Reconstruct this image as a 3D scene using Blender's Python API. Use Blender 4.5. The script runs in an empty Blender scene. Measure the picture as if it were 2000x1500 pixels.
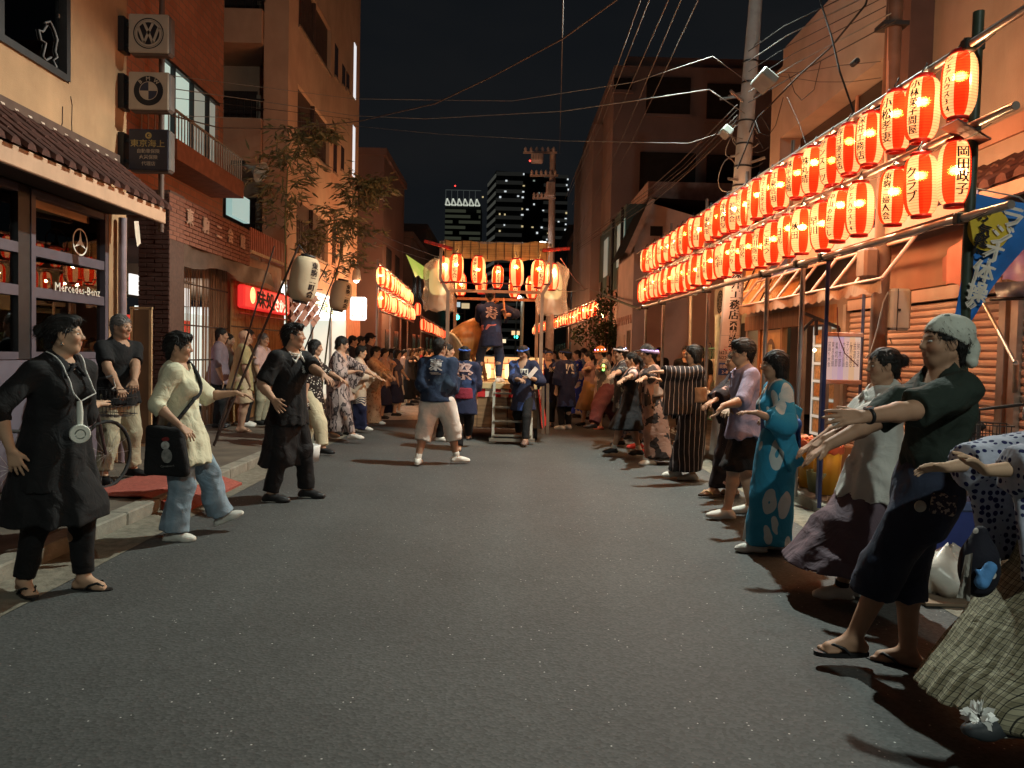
import bpy, bmesh, math, random
import numpy as np
from mathutils import Vector, Matrix
random.seed(7); np.random.seed(7)
SC = bpy.context.scene; COL = SC.collection
R_ = math.radians; PI = math.pi
# ------------------------------------------------------------------ camera
CAMZ = 1.52; FPX = 1500.0
_roll = R_(1.3)
_x = -.01*math.cos(_roll) - .04*math.sin(_roll); _y = -.01*math.sin(_roll) + .04*math.cos(_roll)
_yaw = math.atan(-_x); _pit = -math.atan(_y)
_f = Vector((math.sin(_yaw)*math.cos(_pit), math.cos(_yaw)*math.cos(_pit), math.sin(_pit)))
_r0 = Vector((math.cos(_yaw), -math.sin(_yaw), 0)); _u0 = _r0.cross(_f)
CR = _r0*math.cos(_roll) + _u0*math.sin(_roll); CU = -_r0*math.sin(_roll) + _u0*math.cos(_roll)
cam_d = bpy.data.cameras.new('camera'); cam = bpy.data.objects.new('camera', cam_d); COL.objects.link(cam)
cam_d.sensor_width = 36; cam_d.lens = 27; cam_d.clip_start = .05; cam_d.clip_end = 900
M = Matrix((( CR.x, CU.x, -_f.x, 0), (CR.y, CU.y, -_f.y, 0), (CR.z, CU.z, -_f.z, CAMZ), (0, 0, 0, 1)))
cam.matrix_world = M
SC.camera = cam
# ------------------------------------------------------------------ world: night sky over a lit town
SUN_EL, SUN_ROT = R_(-7), R_(35)
world = bpy.data.worlds.new('World'); SC.world = world; world.use_nodes = True
wn = world.node_tree.nodes; wl = world.node_tree.links
for n in list(wn): wn.remove(n)
wo = wn.new('ShaderNodeOutputWorld'); bg = wn.new('ShaderNodeBackground'); sky = wn.new('ShaderNodeTexSky')
sky.sky_type = 'NISHITA'; sky.sun_disc = False; sky.sun_elevation = SUN_EL; sky.sun_rotation = SUN_ROT
mixw = wn.new('ShaderNodeMix'); mixw.data_type = 'RGBA'; mixw.blend_type = 'ADD'; mixw.inputs[0].default_value = 1
wl.new(sky.outputs[0], mixw.inputs[6]); 
wtc = wn.new('ShaderNodeTexCoord'); wmp = wn.new('ShaderNodeMapping'); wmp.inputs['Scale'].default_value = (1, 1, 2.6); wnz = wn.new('ShaderNodeTexNoise'); wnz.inputs['Scale'].default_value = 2.2; wnz.inputs['Detail'].default_value = 5; wrp = wn.new('ShaderNodeValToRGB')
wl.new(wtc.outputs['Generated'], wmp.inputs[0]); wl.new(wmp.outputs[0], wnz.inputs['Vector']); wl.new(wnz.outputs['Fac'], wrp.inputs[0]); wrp.color_ramp.elements[0].position = .35; wrp.color_ramp.elements[1].position = .72
wrp.color_ramp.elements[0].color = (.040, .054, .072, 1); wrp.color_ramp.elements[1].color = (.092, .096, .102, 1); wl.new(wrp.outputs[0], mixw.inputs[7])
wl.new(mixw.outputs[2], bg.inputs[0]); bg.inputs[1].default_value = .10
wl.new(bg.outputs[0], wo.inputs[0])
# ------------------------------------------------------------------ exposure and sampling
SC.view_settings.view_transform = 'Standard'; SC.view_settings.look = 'None'
SC.view_settings.exposure = 0; SC.view_settings.gamma = 1; SC.view_settings.use_curve_mapping = False
SC.render.engine = 'CYCLES'
SC.cycles.use_denoising = True
try: SC.cycles.denoiser = 'OPENIMAGEDENOISE'
except Exception: pass
SC.cycles.max_bounces = 6; SC.cycles.diffuse_bounces = 3; SC.cycles.glossy_bounces = 3; SC.cycles.transmission_bounces = 4
SC.cycles.transparent_max_bounces = 12; SC.cycles.sample_clamp_indirect = 4; SC.cycles.sample_clamp_direct = 0
SC.cycles.use_light_tree = True; SC.cycles.caustics_reflective = False; SC.cycles.caustics_refractive = False
# ------------------------------------------------------------------ picture point -> place
def ray(px, py):
 return CR*((px-1000)/FPX) + CU*((750-py)/FPX) + _f
def PX(px, py, X):
 d = ray(px, py); return Vector((0, 0, CAMZ)) + d*(X/d.x)
def PY(px, py, Y):
 d = ray(px, py); return Vector((0, 0, CAMZ)) + d*(Y/d.y)
def PZ(px, py, Z=0.0):
 d = ray(px, py); return Vector((0, 0, CAMZ)) + d*((Z-CAMZ)/d.z)
# ------------------------------------------------------------------ objects
def props(o, label=None, cat=None, group=None, kind=None):
 if label: o['label'] = label
 if cat: o['category'] = cat
 if group: o['group'] = group
 if kind: o['kind'] = kind
 return o
def thing(name, label, cat, loc=(0, 0, 0), rotz=0, group=None, kind=None):
 o = bpy.data.objects.new(name, None); COL.objects.link(o); o.empty_display_size = .1
 o.location = loc; o.rotation_euler = (0, 0, rotz)
 return props(o, label, cat, group, kind)
def link(name, me, parent=None, world=True):
 o = bpy.data.objects.new(name, me); COL.objects.link(o)
 if parent is not None:
  o.parent = parent
  if world:
   top = Matrix.Identity(4); p = parent
   chain = []
   while p is not None: chain.append(p); p = p.parent
   for q in reversed(chain):
    top = top @ q.matrix_parent_inverse @ Matrix.LocRotScale(q.location, q.rotation_euler, q.scale)
   o.matrix_parent_inverse = top.inverted()
 return o
def copy_tree(o, parent=None):
 c = o.copy(); COL.objects.link(c)
 if parent is not None: c.parent = parent
 for ch in list(o.children): copy_tree(ch, c)
 return c
class MB:
 def __init__(s): s.v = []; s.f = []; s.m = []; s.sm = []
 def add(s, vs, fs, mi=0, smooth=False):
  b = len(s.v); s.v.extend([tuple(x) for x in vs])
  for q in fs: s.f.append([b+i for i in q]); s.m.append(mi); s.sm.append(smooth)
  return s
 def box(s, a, b, mi=0, M=None, bev=0):
  x0, y0, z0 = (min(a[i], b[i]) for i in range(3)); x1, y1, z1 = (max(a[i], b[i]) for i in range(3))
  if bev:
   e = bev; vs = []; 
   for z in ((z0, e), (z0+e, 0), (z1-e, 0), (z1, e)):
    i = z[1]
    for (x, y) in ((x0+e+i*0, y0+i), (x1-e, y0+i), (x1-i, y0+e), (x1-i, y1-e), (x1-e, y1-i), (x0+e, y1-i), (x0+i, y1-e), (x0+i, y0+e)): vs.append((x, y, z[0]))
   fs = [list(range(7, -1, -1)), list(range(24, 32))]
   for k in range(3):
    for j in range(8): fs.append([k*8+j, k*8+(j+1) % 8, k*8+8+(j+1) % 8, k*8+8+j])
  else:
   vs = [(x0, y0, z0), (x1, y0, z0), (x1, y1, z0), (x0, y1, z0), (x0, y0, z1), (x1, y0, z1), (x1, y1, z1), (x0, y1, z1)]
   fs = [(0, 3, 2, 1), (4, 5, 6, 7), (0, 1, 5, 4), (1, 2, 6, 5), (2, 3, 7, 6), (3, 0, 4, 7)]
  if M is not None: vs = [M @ Vector(q) for q in vs]
  return s.add(vs, fs, mi)
 def quad(s, *p, mi=0): return s.add(p, [list(range(len(p)))], mi)
 def bar(s, a, b, w, t, mi=0, up=(0, 0, 1)):
  a = Vector(a); b = Vector(b); d = (b-a).normalized(); u = Vector(up)
  if abs(d.dot(u)) > .98: u = Vector((1, 0, 0))
  x = d.cross(u).normalized(); y = x.cross(d)
  vs = [p + x*(sx*w/2) + y*(sy*t/2) for p in (a, b) for sx, sy in ((-1, -1), (1, -1), (1, 1), (-1, 1))]
  return s.add(vs, [(3, 2, 1, 0), (4, 5, 6, 7), (0, 1, 5, 4), (1, 2, 6, 5), (2, 3, 7, 6), (3, 0, 4, 7)], mi)
 def tube(s, pts, r, seg=8, mi=0, smooth=True, caps=True):
  pts = [Vector(p) for p in pts]; n = len(pts); rs = r if isinstance(r, (list, tuple)) else [r]*n
  vs = []; px = None
  for i, p in enumerate(pts):
   d = (pts[min(i+1, n-1)] - pts[max(i-1, 0)]).normalized()
   if px is None:
    u = Vector((0, 0, 1)) if abs(d.z) < .95 else Vector((1, 0, 0)); px = d.cross(u).normalized()
   else:
    px = (px - d*px.dot(d)).normalized()
   py = d.cross(px)
   for k in range(seg):
    a = 2*PI*k/seg; vs.append(p + px*(math.cos(a)*rs[i]) + py*(math.sin(a)*rs[i]))
  fs = [(i*seg+k, i*seg+(k+1) % seg, (i+1)*seg+(k+1) % seg, (i+1)*seg+k) for i in range(n-1) for k in range(seg)]
  s.add(vs, fs, mi, smooth)
  if caps: s.add(vs[:seg], [list(range(seg))[::-1]], mi); s.add(vs[-seg:], [list(range(seg))], mi)
  return s
 def lathe(s, prof, seg=16, mi=0, c=(0, 0, 0), smooth=True, matf=None):
  c = Vector(c); vs = []
  for r, z in prof:
   for k in range(seg): a = 2*PI*k/seg; vs.append(c + Vector((r*math.cos(a), r*math.sin(a), z)))
  for i in range(len(prof)-1):
   for k in range(seg):
    pass
  b = len(s.v); s.v.extend([tuple(v) for v in vs])
  for i in range(len(prof)-1):
   for k in range(seg):
    s.f.append([b+i*seg+k, b+i*seg+(k+1) % seg, b+(i+1)*seg+(k+1) % seg, b+(i+1)*seg+k])
    s.m.append(matf(k, i) if matf else mi); s.sm.append(smooth)
  return s
 def disc(s, c, r, n, seg=20, mi=0, r0=0):
  c = Vector(c); n = Vector(n).normalized(); u = n.orthogonal().normalized(); w = n.cross(u)
  o = [c + u*(r*math.cos(2*PI*k/seg)) + w*(r*math.sin(2*PI*k/seg)) for k in range(seg)]
  if r0:
   i_ = [c + u*(r0*math.cos(2*PI*k/seg)) + w*(r0*math.sin(2*PI*k/seg)) for k in range(seg)]
   return s.add(o+i_, [(k, (k+1) % seg, seg+(k+1) % seg, seg+k) for k in range(seg)], mi)
  return s.add(o, [list(range(seg))], mi)
 def mesh(s, name, mats):
  me = bpy.data.meshes.new(name); me.from_pydata(s.v, [], s.f)
  for m_ in (mats if isinstance(mats, (list, tuple)) else [mats]): me.materials.append(m_)
  if any(s.m): me.polygons.foreach_set('material_index', s.m)
  if any(s.sm): me.polygons.foreach_set('use_smooth', s.sm)
  me.update(); return me
 def build(s, name, mats, parent=None, world=True, **kw):
  return props(link(name, s.mesh(name, mats), parent, world), **kw)
# ------------------------------------------------------------------ materials
def _lin(c):
 return tuple(c) + (1,) if len(c) == 3 else tuple(c)
_mc = {}
def mat(name, col, rough=.75, var=.2, scale=6, bump=0, bscale=60, metal=0, spec=.3, stain=0, sx=(1, 1, 1), sheen=0):
 if name in _mc: return _mc[name]
 m = bpy.data.materials.new(name); m.use_nodes = True; nt = m.node_tree; N = nt.nodes; L = nt.links
 p = N['Principled BSDF']; p.inputs['Roughness'].default_value = rough; p.inputs['Metallic'].default_value = metal
 p.inputs['Specular IOR Level'].default_value = spec
 if sheen: p.inputs['Sheen Weight'].default_value = sheen
 tc = N.new('ShaderNodeTexCoord'); mp = N.new('ShaderNodeMapping'); mp.inputs['Scale'].default_value = sx
 L.new(tc.outputs['Object'], mp.inputs['Vector'])
 nz = N.new('ShaderNodeTexNoise'); nz.inputs['Scale'].default_value = scale; nz.inputs['Detail'].default_value = 5
 L.new(mp.outputs[0], nz.inputs['Vector'])
 rp = N.new('ShaderNodeValToRGB'); c = _lin(col)
 rp.color_ramp.elements[0].position = .3; rp.color_ramp.elements[1].position = .7
 rp.color_ramp.elements[0].color = tuple(x*(1-var) for x in c[:3]) + (1,); rp.color_ramp.elements[1].color = tuple(min(1, x*(1+var)) for x in c[:3]) + (1,)
 L.new(nz.outputs['Fac'], rp.inputs['Fac']); out = rp.outputs['Color']
 if stain:
  n2 = N.new('ShaderNodeTexNoise'); n2.inputs['Scale'].default_value = .9; n2.inputs['Detail'].default_value = 8; n2.inputs['Roughness'].default_value = .7
  m2 = N.new('ShaderNodeMapping'); m2.inputs['Scale'].default_value = (1, 1, .35); L.new(tc.outputs['Object'], m2.inputs[0]); L.new(m2.outputs[0], n2.inputs['Vector'])
  r2 = N.new('ShaderNodeMapRange'); r2.inputs[1].default_value = .45; r2.inputs[2].default_value = .75; r2.inputs[3].default_value = 1; r2.inputs[4].default_value = 1-stain
  L.new(n2.outputs['Fac'], r2.inputs[0]); mx = N.new('ShaderNodeMix'); mx.data_type = 'RGBA'; mx.blend_type = 'MULTIPLY'; mx.inputs[0].default_value = 1
  L.new(out, mx.inputs[6]); L.new(r2.outputs[0], mx.inputs[7]); out = mx.outputs[2]
 L.new(out, p.inputs['Base Color'])
 if bump:
  nb = N.new('ShaderNodeTexNoise'); nb.inputs['Scale'].default_value = bscale; nb.inputs['Detail'].default_value = 4
  L.new(mp.outputs[0], nb.inputs['Vector']); bp = N.new('ShaderNodeBump'); bp.inputs['Strength'].default_value = bump; bp.inputs['Distance'].default_value = .01
  L.new(nb.outputs['Fac'], bp.inputs['Height']); L.new(bp.outputs[0], p.inputs['Normal'])
 _mc[name] = m; return m
def emat(name, col=(), strength=0, base=(.5, .5, .5)):
 if name in _mc: return _mc[name]
 m = bpy.data.materials.new(name); m.use_nodes = True; p = m.node_tree.nodes['Principled BSDF']
 p.inputs['Base Color'].default_value = _lin(base); p.inputs['Emission Color'].default_value = _lin(col); p.inputs['Emission Strength'].default_value = strength
 p.inputs['Roughness'].default_value = .6
 _mc[name] = m; return m
def glass_mat(name='window_glass', tint=(.9, .95, 1), refl=1.0):
 if name in _mc: return _mc[name]
 m = bpy.data.materials.new(name); m.use_nodes = True; nt = m.node_tree; N = nt.nodes; L = nt.links
 N.remove(N['Principled BSDF']); o = N['Material Output']
 t = N.new('ShaderNodeBsdfTransparent'); t.inputs[0].default_value = _lin(tint); g = N.new('ShaderNodeBsdfGlossy'); g.inputs['Roughness'].default_value = .01
 fr = N.new('ShaderNodeFresnel'); fr.inputs[0].default_value = 1.5; mu = N.new('ShaderNodeMath'); mu.operation = 'MULTIPLY'; mu.use_clamp = True; mu.inputs[1].default_value = 2.2*refl
 L.new(fr.outputs[0], mu.inputs[0]); mx = N.new('ShaderNodeMixShader'); L.new(mu.outputs[0], mx.inputs[0]); L.new(t.outputs[0], mx.inputs[1]); L.new(g.outputs[0], mx.inputs[2])
 L.new(mx.outputs[0], o.inputs[0]); _mc[name] = m; return m
# ------------------------------------------------------------------ lettering
_tc = {}
def text_geo(body, vertical=False):
 k = (body, vertical)
 if k in _tc: return _tc[k]
 c = bpy.data.curves.new('lettering', 'FONT'); c.body = '\n'.join(body) if vertical is True else body
 c.align_x = 'CENTER'; c.resolution_u = 1; c.space_line = .98
 o = bpy.data.objects.new('lettering', c); COL.objects.link(o)
 me = bpy.data.meshes.new_from_object(o.evaluated_get(bpy.context.evaluated_depsgraph_get()))
 v = np.array([w.co[:] for w in me.vertices]); f = [list(p.vertices) for p in me.polygons]
 COL.objects.unlink(o); bpy.data.objects.remove(o); bpy.data.meshes.remove(me)
 lo = v.min(0); hi = v.max(0); v = v - (lo+hi)/2; sz = hi-lo
 _tc[k] = (v, f, sz); return _tc[k]
def text_on(mb, body, c, right, up, h, vertical=False, mi=0, off=.004, bold=0, wmax=None, slant=0):
 """lay flat lettering of total height h (or width wmax) round point c, facing right x up"""
 v, f, sz = text_geo(body, vertical); r = Vector(right).normalized(); u = Vector(up).normalized(); n = r.cross(u)
 s = h/sz[1]; sxx = s if not wmax else min(s, wmax/sz[0]) if wmax > 0 else -wmax/sz[0]
 c = Vector(c) + n*off
 pts = [c + r*(x*sxx + slant*y*s) + u*(y*s) for x, y, z in v]
 mb.add(pts, f, mi)
 if bold:
  for dx, dy in ((bold, 0), (-bold, bold*.6), (bold*.5, -bold*.6)):
   mb.add([p + r*dx + u*dy + n*.0006*(1+dx/bold) for p in pts], f, mi)
 return mb
ORD = ['first', 'second', 'third', 'fourth', 'fifth', 'sixth', 'seventh', 'eighth', 'ninth', 'tenth', 'eleventh', 'twelfth', 'thirteenth', 'fourteenth', 'fifteenth', 'sixteenth', 'seventeenth', 'eighteenth', 'nineteenth', 'twentieth', 'twenty-first', 'twenty-second', 'twenty-third', 'twenty-fourth', 'twenty-fifth', 'twenty-sixth', 'twenty-seventh', 'twenty-eighth', 'twenty-ninth', 'thirtieth']
def cable(name, label, pts, r, m, sag=0, cat='cable', n=12, group=None):
 P = [Vector(p) for p in pts]; out = []
 for i in range(len(P)-1):
  for k in range(n + (1 if i == len(P)-2 else 0)):
   t = k/n; q = P[i].lerp(P[i+1], t); q.z -= sag*4*t*(1-t); out.append(q)
 o = MB().tube(out, r, 5).build(name, m)
 return props(o, label, cat, group)
# ------------------------------------------------------------------ how strongly the lamps of the place shine
LAMP_A = 3600; LAMP_B = 980; BULB = 105; LAN_RED = 1.4; LAN_WHT = 1.5; HOT = .011; GLASS_YAW = -9
# ================================================================== SETTING
def asphalt_mat():
 m = mat('asphalt', (.058, .061, .060), .82, .12, .55, .0, stain=.18); nt = m.node_tree; N = nt.nodes; L = nt.links; p = N['Principled BSDF']
 tc = N.new('ShaderNodeTexCoord'); v = N.new('ShaderNodeTexVoronoi'); v.inputs['Scale'].default_value = 62; L.new(tc.outputs['Object'], v.inputs['Vector'])
 sp = N.new('ShaderNodeSeparateColor'); L.new(v.outputs['Color'], sp.inputs[0])
 g = N.new('ShaderNodeMapRange'); g.inputs[1].default_value = .984; g.inputs[2].default_value = .99; L.new(sp.outputs[0], g.inputs[0])
 d = N.new('ShaderNodeMapRange'); d.inputs[1].default_value = .32; d.inputs[2].default_value = .2; L.new(v.outputs['Distance'], d.inputs[0])
 mu = N.new('ShaderNodeMath'); mu.operation = 'MULTIPLY'; L.new(g.outputs[0], mu.inputs[0]); L.new(d.outputs[0], mu.inputs[1])
 h = N.new('ShaderNodeMapRange'); h.inputs[3].default_value = .78; h.inputs[4].default_value = 1.22; L.new(sp.outputs[1], h.inputs[0])
 src = p.inputs['Base Color'].links[0].from_socket
 m1 = N.new('ShaderNodeMix'); m1.data_type = 'RGBA'; m1.blend_type = 'MULTIPLY'; m1.inputs[0].default_value = 1; L.new(src, m1.inputs[6]); L.new(h.outputs[0], m1.inputs[7])
 m2 = N.new('ShaderNodeMix'); m2.data_type = 'RGBA'; L.new(mu.outputs[0], m2.inputs[0]); L.new(m1.outputs[2], m2.inputs[6]); m2.inputs[7].default_value = (.42, .42, .40, 1)
 L.new(m2.outputs[2], p.inputs['Base Color'])
 b = N.new('ShaderNodeBump'); b.inputs['Strength'].default_value = .38; b.inputs['Distance'].default_value = .005; L.new(v.outputs['Distance'], b.inputs['Height']); L.new(b.outputs[0], p.inputs['Normal'])
 return m
ASPH = asphalt_mat()
CONC = mat('gutter_concrete', (.17, .155, .12), .9, .3, 14, .5, 60, stain=.4)
KERBM = mat('kerb_concrete', (.20, .185, .15), .88, .25, 9, .4, 50, stain=.45)
PAVE = mat('pavement_concrete', (.105, .085, .065), .85, .3, 3, .25, 40, stain=.35)
DARK = mat('dark_void', (.02, .018, .016), .9)
MB().quad((-300, -60, -.02), (300, -60, -.02), (300, 600, -.02), (-300, 600, -.02)).build('ground', mat('ground_tarmac', (.05, .05, .05)), kind='structure')
MB().quad((-2.75, -8, 0), (2.75, -8, 0), (2.75, 120, 0), (-2.75, 120, 0)).build('road', ASPH, kind='structure')
for s in (-1, 1):
 MB().quad(*[(s*2.75, -8, .004), (s*3.12, -8, .012), (s*3.12, 60, .012), (s*2.75, 60, .004)][::s]).build('gutter', CONC, kind='structure')
 MB().quad(*[(s*3.29, -8, .115), (s*6.5, -8, .13), (s*6.5, 60, .13), (s*3.29, 60, .115)][::s]).build('pavement', PAVE, kind='structure')
 kb = thing('kerb', None, None, (s*3.2, 0, 0), kind='structure')
 me = MB().box((-.085, .004, -.01), (.085, .596, .125), bev=.012).mesh('kerb_stone', KERBM)
 for k in range(60):
  o = bpy.data.objects.new('kerb_stone', me); COL.objects.link(o); o.parent = kb
  o.location = (random.uniform(-.004, .004), 1.0+k*.6, random.uniform(-.004, .003)); o.rotation_euler = (0, 0, random.uniform(-.006, .006))
# worn white line across the far end of the street
MB().quad((-2.9, 16.6, .008), (-1.9, 17.0, .008), (-1.75, 21.4, .008), (-2.75, 21.6, .008)).build('road_marking', mat('road_paint', (.5, .48, .43), .8, .3, 20, stain=.5), kind='structure')
mt = MB()
mt.box((-3.86, 7.0, .132), (-3.28, 8.5, .146), bev=.005); mt.quad((-3.28, 7.0, .146), (-2.86, 7.05, .03), (-2.86, 8.45, .03), (-3.28, 8.5, .146)); mt.quad((-2.86, 7.05, .03), (-2.86, 8.45, .03), (-2.86, 8.45, .005), (-2.86, 7.05, .005))
mt.quad((-3.28, 7.0, .146), (-3.28, 7.0, .03), (-2.86, 7.05, .005), (-2.86, 7.05, .03))
mt.build('kerb_ramp_mat', mat('red_rubber', (.30, .075, .055), .7, .25, 30, .6, 140), label='red rubber ramp mat laid over the kerb behind the woman in the cream shirt', cat='mat')

# ------------------------------------------------------------------ left: corner shop with orange stucco
STUC = mat('orange_stucco', (.40, .235, .125), .9, .16, 2.2, .35, 90, stain=.25)
FRAME = mat('grey_mauve_frame', (.085, .072, .09), .5, .12, 8)
BRK = mat('black_metal', (.02, .02, .022), .45, .2, 12)
XL = -4.6
shop = thing('corner_shop', 'orange stucco corner shop with dark display windows under a tiled awning', 'building', (XL, 5, 0))
w = MB()
w.box((-9, -4, 3.05), (XL, 9.39, 3.9)); w.box((-9, -4, 3.9), (XL, 6.55, 4.22)); w.box((-9, 6.55, 3.9), (XL, 8.17, 4.22)); w.box((-9, 8.17, 3.9), (XL, 9.39, 12))
w.box((-9, -4, 4.22), (XL, 5.0, 12)); w.box((-9, 5.0, 6.2), (XL, 8.17, 12)); w.box((-9, 5.0, 4.22), (XL-.35, 8.17, 6.2)); w.box((-9, 8.95, .0), (XL+.02, 9.37, 3.05)); w.box((-9, -4, 0), (-6.3, 8.95, 3.05))
MB().box((-5.0, -4, .14), (-4.96, 8.9, 2.84)).build('inner_dark_panel', mat('dark_panel', (.018, .017, .018), .8), shop)  # added dark sheet that makes the shop interior look unlit
w.box((-6.3, -4, 2.85), (XL-.05, 8.95, 3.05)); w.box((-6.3, -4, .0), (XL-.05, 8.95, .14))
w.build('wall', STUC, shop)
b = MB().box((XL-.06, -4, .14), (XL+.02, 8.9, 1.36), bev=.01).build('base_panel', mat('mauve_panel', (.115, .10, .125), .55, .15, 4), shop)
c = PX(113, 742, XL+.03); text_on(MB(), 'lon', c, (0, 1, 0), (0, 0, 1), .24, bold=.006).build('lettering', mat('gold_letter', (.5, .34, .12), .4), shop)
# shopfront frame: posts and transoms
def ypx(px, X=XL, py=600): return PX(px, py, X).y
post_y = [5.6, 7.35, 8.86]
fr = MB(); fr.box((XL-.07, 7.28, 1.36), (XL+.03, 7.46, 3.0)); fr.build('post', BRK, shop)
for y in (5.55, 7.465, 8.83): MB().box((XL-.06, y, 1.36), (XL+.04, y+.07, 3.0)).build('post', FRAME, shop)
for z0, z1 in ((1.36, 1.43), (1.96, 2.06), (2.36, 2.46), (2.93, 3.0)): MB().box((XL-.05, -4, z0), (XL+.03, 7.28, z1)).build('transom', FRAME, shop); MB().box((XL-.05, 7.535, z0), (XL+.03, 8.83, z1)).build('transom', FRAME, shop)
GL = glass_mat('shop_glass', (.55, .58, .62), 1.35)
for y0, y1 in ((5.62, 7.28), (7.535, 8.83)):
 for z0, z1 in ((1.43, 1.96), (2.06, 2.36), (2.46, 2.93)):
  cy = (y0+y1)/2; mm = Matrix.Translation((XL-.02-math.sin(R_(abs(GLASS_YAW)))*(y1-y0)/2, cy, 0)) @ Matrix.Rotation(R_(GLASS_YAW), 4, 'Z')
  hw = (y1-y0)/2-.004
  MB().box((-.004, -hw, z0-.01), (.004, hw, z1+.01), M=mm).build('pane', GL, shop)
# three-pointed star decal and lettering on the glass
dec = MB(); c0 = PX(157, 473, XL+.045); dec.disc(c0, .145, (1, 0, 0), 32, r0=.128)
for k in range(3):
 a = PI/2 + k*2*PI/3
 tip = c0 + Vector((0, math.cos(a)*.13, math.sin(a)*.13))
 for sgn in (-1, 1):
  b_ = a + sgn*PI/3; dec.quad(c0 + Vector((.001, 0, 0)), tip + Vector((.001, 0, 0)), c0 + Vector((.001, math.cos(b_)*.03, math.sin(b_)*.03)))
WHT = mat('white_decal', (.62, .58, .50), .5, .08)
dec.build('emblem', WHT, shop)
text_on(MB(), 'Mercedes-Benz', PX(153, 566, XL+.045), (0, 1, 0), (0, 0, 1), .085, wmax=-.86, bold=.002).build('lettering', WHT, shop)
# tiled awning
TILE = mat('brown_tile', (.06, .020, .013), .85, .35, 18, .2, 40)
XA = -3.98
b = MB().box((XA-.03, -4, 2.93), (XA+.02, 9.02, 3.1), bev=.008).build('fascia_board', mat('cream_board', (.48, .29, .185), .7, .1, 5, stain=.3), shop)
MB().box((XL, -4, 3.02), (XA-.03, 9.0, 3.05)).build('soffit', mat('soffit_wood', (.06, .035, .025), .8), shop)
MB().quad((XL+.01, -4, 3.64), (XA, -4, 3.13), (XA, 9.06, 3.13), (XL+.01, 9.06, 3.64)).build('roof_bed', TILE, shop)
tm = MB(); 
sl = Vector((XA+.06-XL, 0, 3.12-3.66)); ln = sl.length; sd = sl.normalized()
for k in range(4):
 a = Vector((0, 0, 0)) + sd*(ln*k/4) ; e = Vector((0, 0, 0)) + sd*(ln*(k+1)/4+.02)
 n = 5; vs = []
 for p, r, dz in ((a, .060, 0), (e, .064, .005)):
  for j in range(n): t = PI*j/(n-1); vs.append((p.x, -math.cos(t)*r, p.z + math.sin(t)*r*1.05+dz))
 tm.add(vs, [(j, j+1, n+j+1, n+j) for j in range(n-1)] + [(9, 8, 7, 6, 5)], 0, False)
tm = tm.mesh('tile', TILE)
caps = MB().disc((XL+.07, 0, 3.64), .03, (1, 0, .4), 8).mesh('tile_cap', mat('pale_cap', (.5, .38, .3), .6))
for k in range(50):
 y = 9.0 - k*.2
 o = bpy.data.objects.new('tile', tm); COL.objects.link(o); o.parent = shop; o.location = (0, y-5, 3.66-.02+random.uniform(-.006, .006)); o.rotation_euler = (0, 0, random.uniform(-.012, .012))
 o2 = bpy.data.objects.new('tile_cap', caps); COL.objects.link(o2); o2.parent = shop; o2.location = (-XL, y-5, .02)
MB().box((XL, -4, 3.63), (XL+.07, 9.1, 3.72)).build('ridge_board', mat('ridge_wood', (.09, .05, .035), .8), shop)
# torn flag-like cloth scrap under the awning end, drain pipe
rag = [(PX(262, 432, XA)), PX(271, 432, XA), PX(275, 475, XA), PX(268, 482, XA), PX(264, 455, XA)]
MB().quad(*rag).build('cloth_scrap', mat('white_rag', (.6, .5, .4)), shop)
MB().tube([(XL+.1, 9.1, .13), (XL+.1, 9.1, 3.0)], .045, 10).build('drain_pipe', mat('pipe_mauve', (.22, .17, .19), .4), shop)
# upper window
uw = MB(); uw.box((XL-.3, 5.0, 4.22), (XL-.05, 8.17, 4.24))
uw.build('sill', FRAME, shop)
ALU = mat('dark_aluminium', (.07, .065, .065), .4, .1, 10, metal=.6)
for y in (5.0, 6.02, 7.04, 8.1): MB().box((XL-.12, y, 4.24), (XL+.02, y+.07, 6.2)).build('window_frame', ALU, shop)
for z in (4.22, 6.13): MB().box((XL-.11, 5.07, z), (XL+.03, 8.1, z+.07)).build('window_frame', ALU, shop)
MB().box((XL-.08, 5.0, 4.86), (XL-.05, 8.1, 4.9)).build('window_bar', mat('grey_bar', (.3, .25, .2)), shop)
for k in range(3): MB().box((XL-.045, 5.07+k*1.02, 4.3), (XL-.04, 6.02+k*1.02, 6.13)).build('pane', glass_mat('upper_glass', (.35, .36, .4), .6), shop)
# outline figure drawn on the last pane
fg = [(PX(x, y, XL-.03)) for x, y in ((88, 45), (98, 42), (106, 58), (112, 78), (108, 100), (112, 112), (104, 118), (110, 130), (107, 138))]
fg2 = [(PX(x, y, XL-.03)) for x, y in ((92, 50), (84, 62), (76, 58), (80, 78), (90, 84), (84, 110), (90, 118), (100, 112))]
MB().tube(fg, .012, 4).tube(fg2, .012, 4).build('drawing', mat('chalk_line', (.18, .17, .17)), shop)
# cracks in the render
for pts in (((138, 188), (141, 205), (140, 240), (141, 275)), ((122, 208), (122, 240), (115, 262), (116, 290))):
 MB().tube([PX(x, y, XL+.004) for x, y in pts], .005, 3).build('crack', mat('crack_dark', (.07, .035, .02)), shop)

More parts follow.
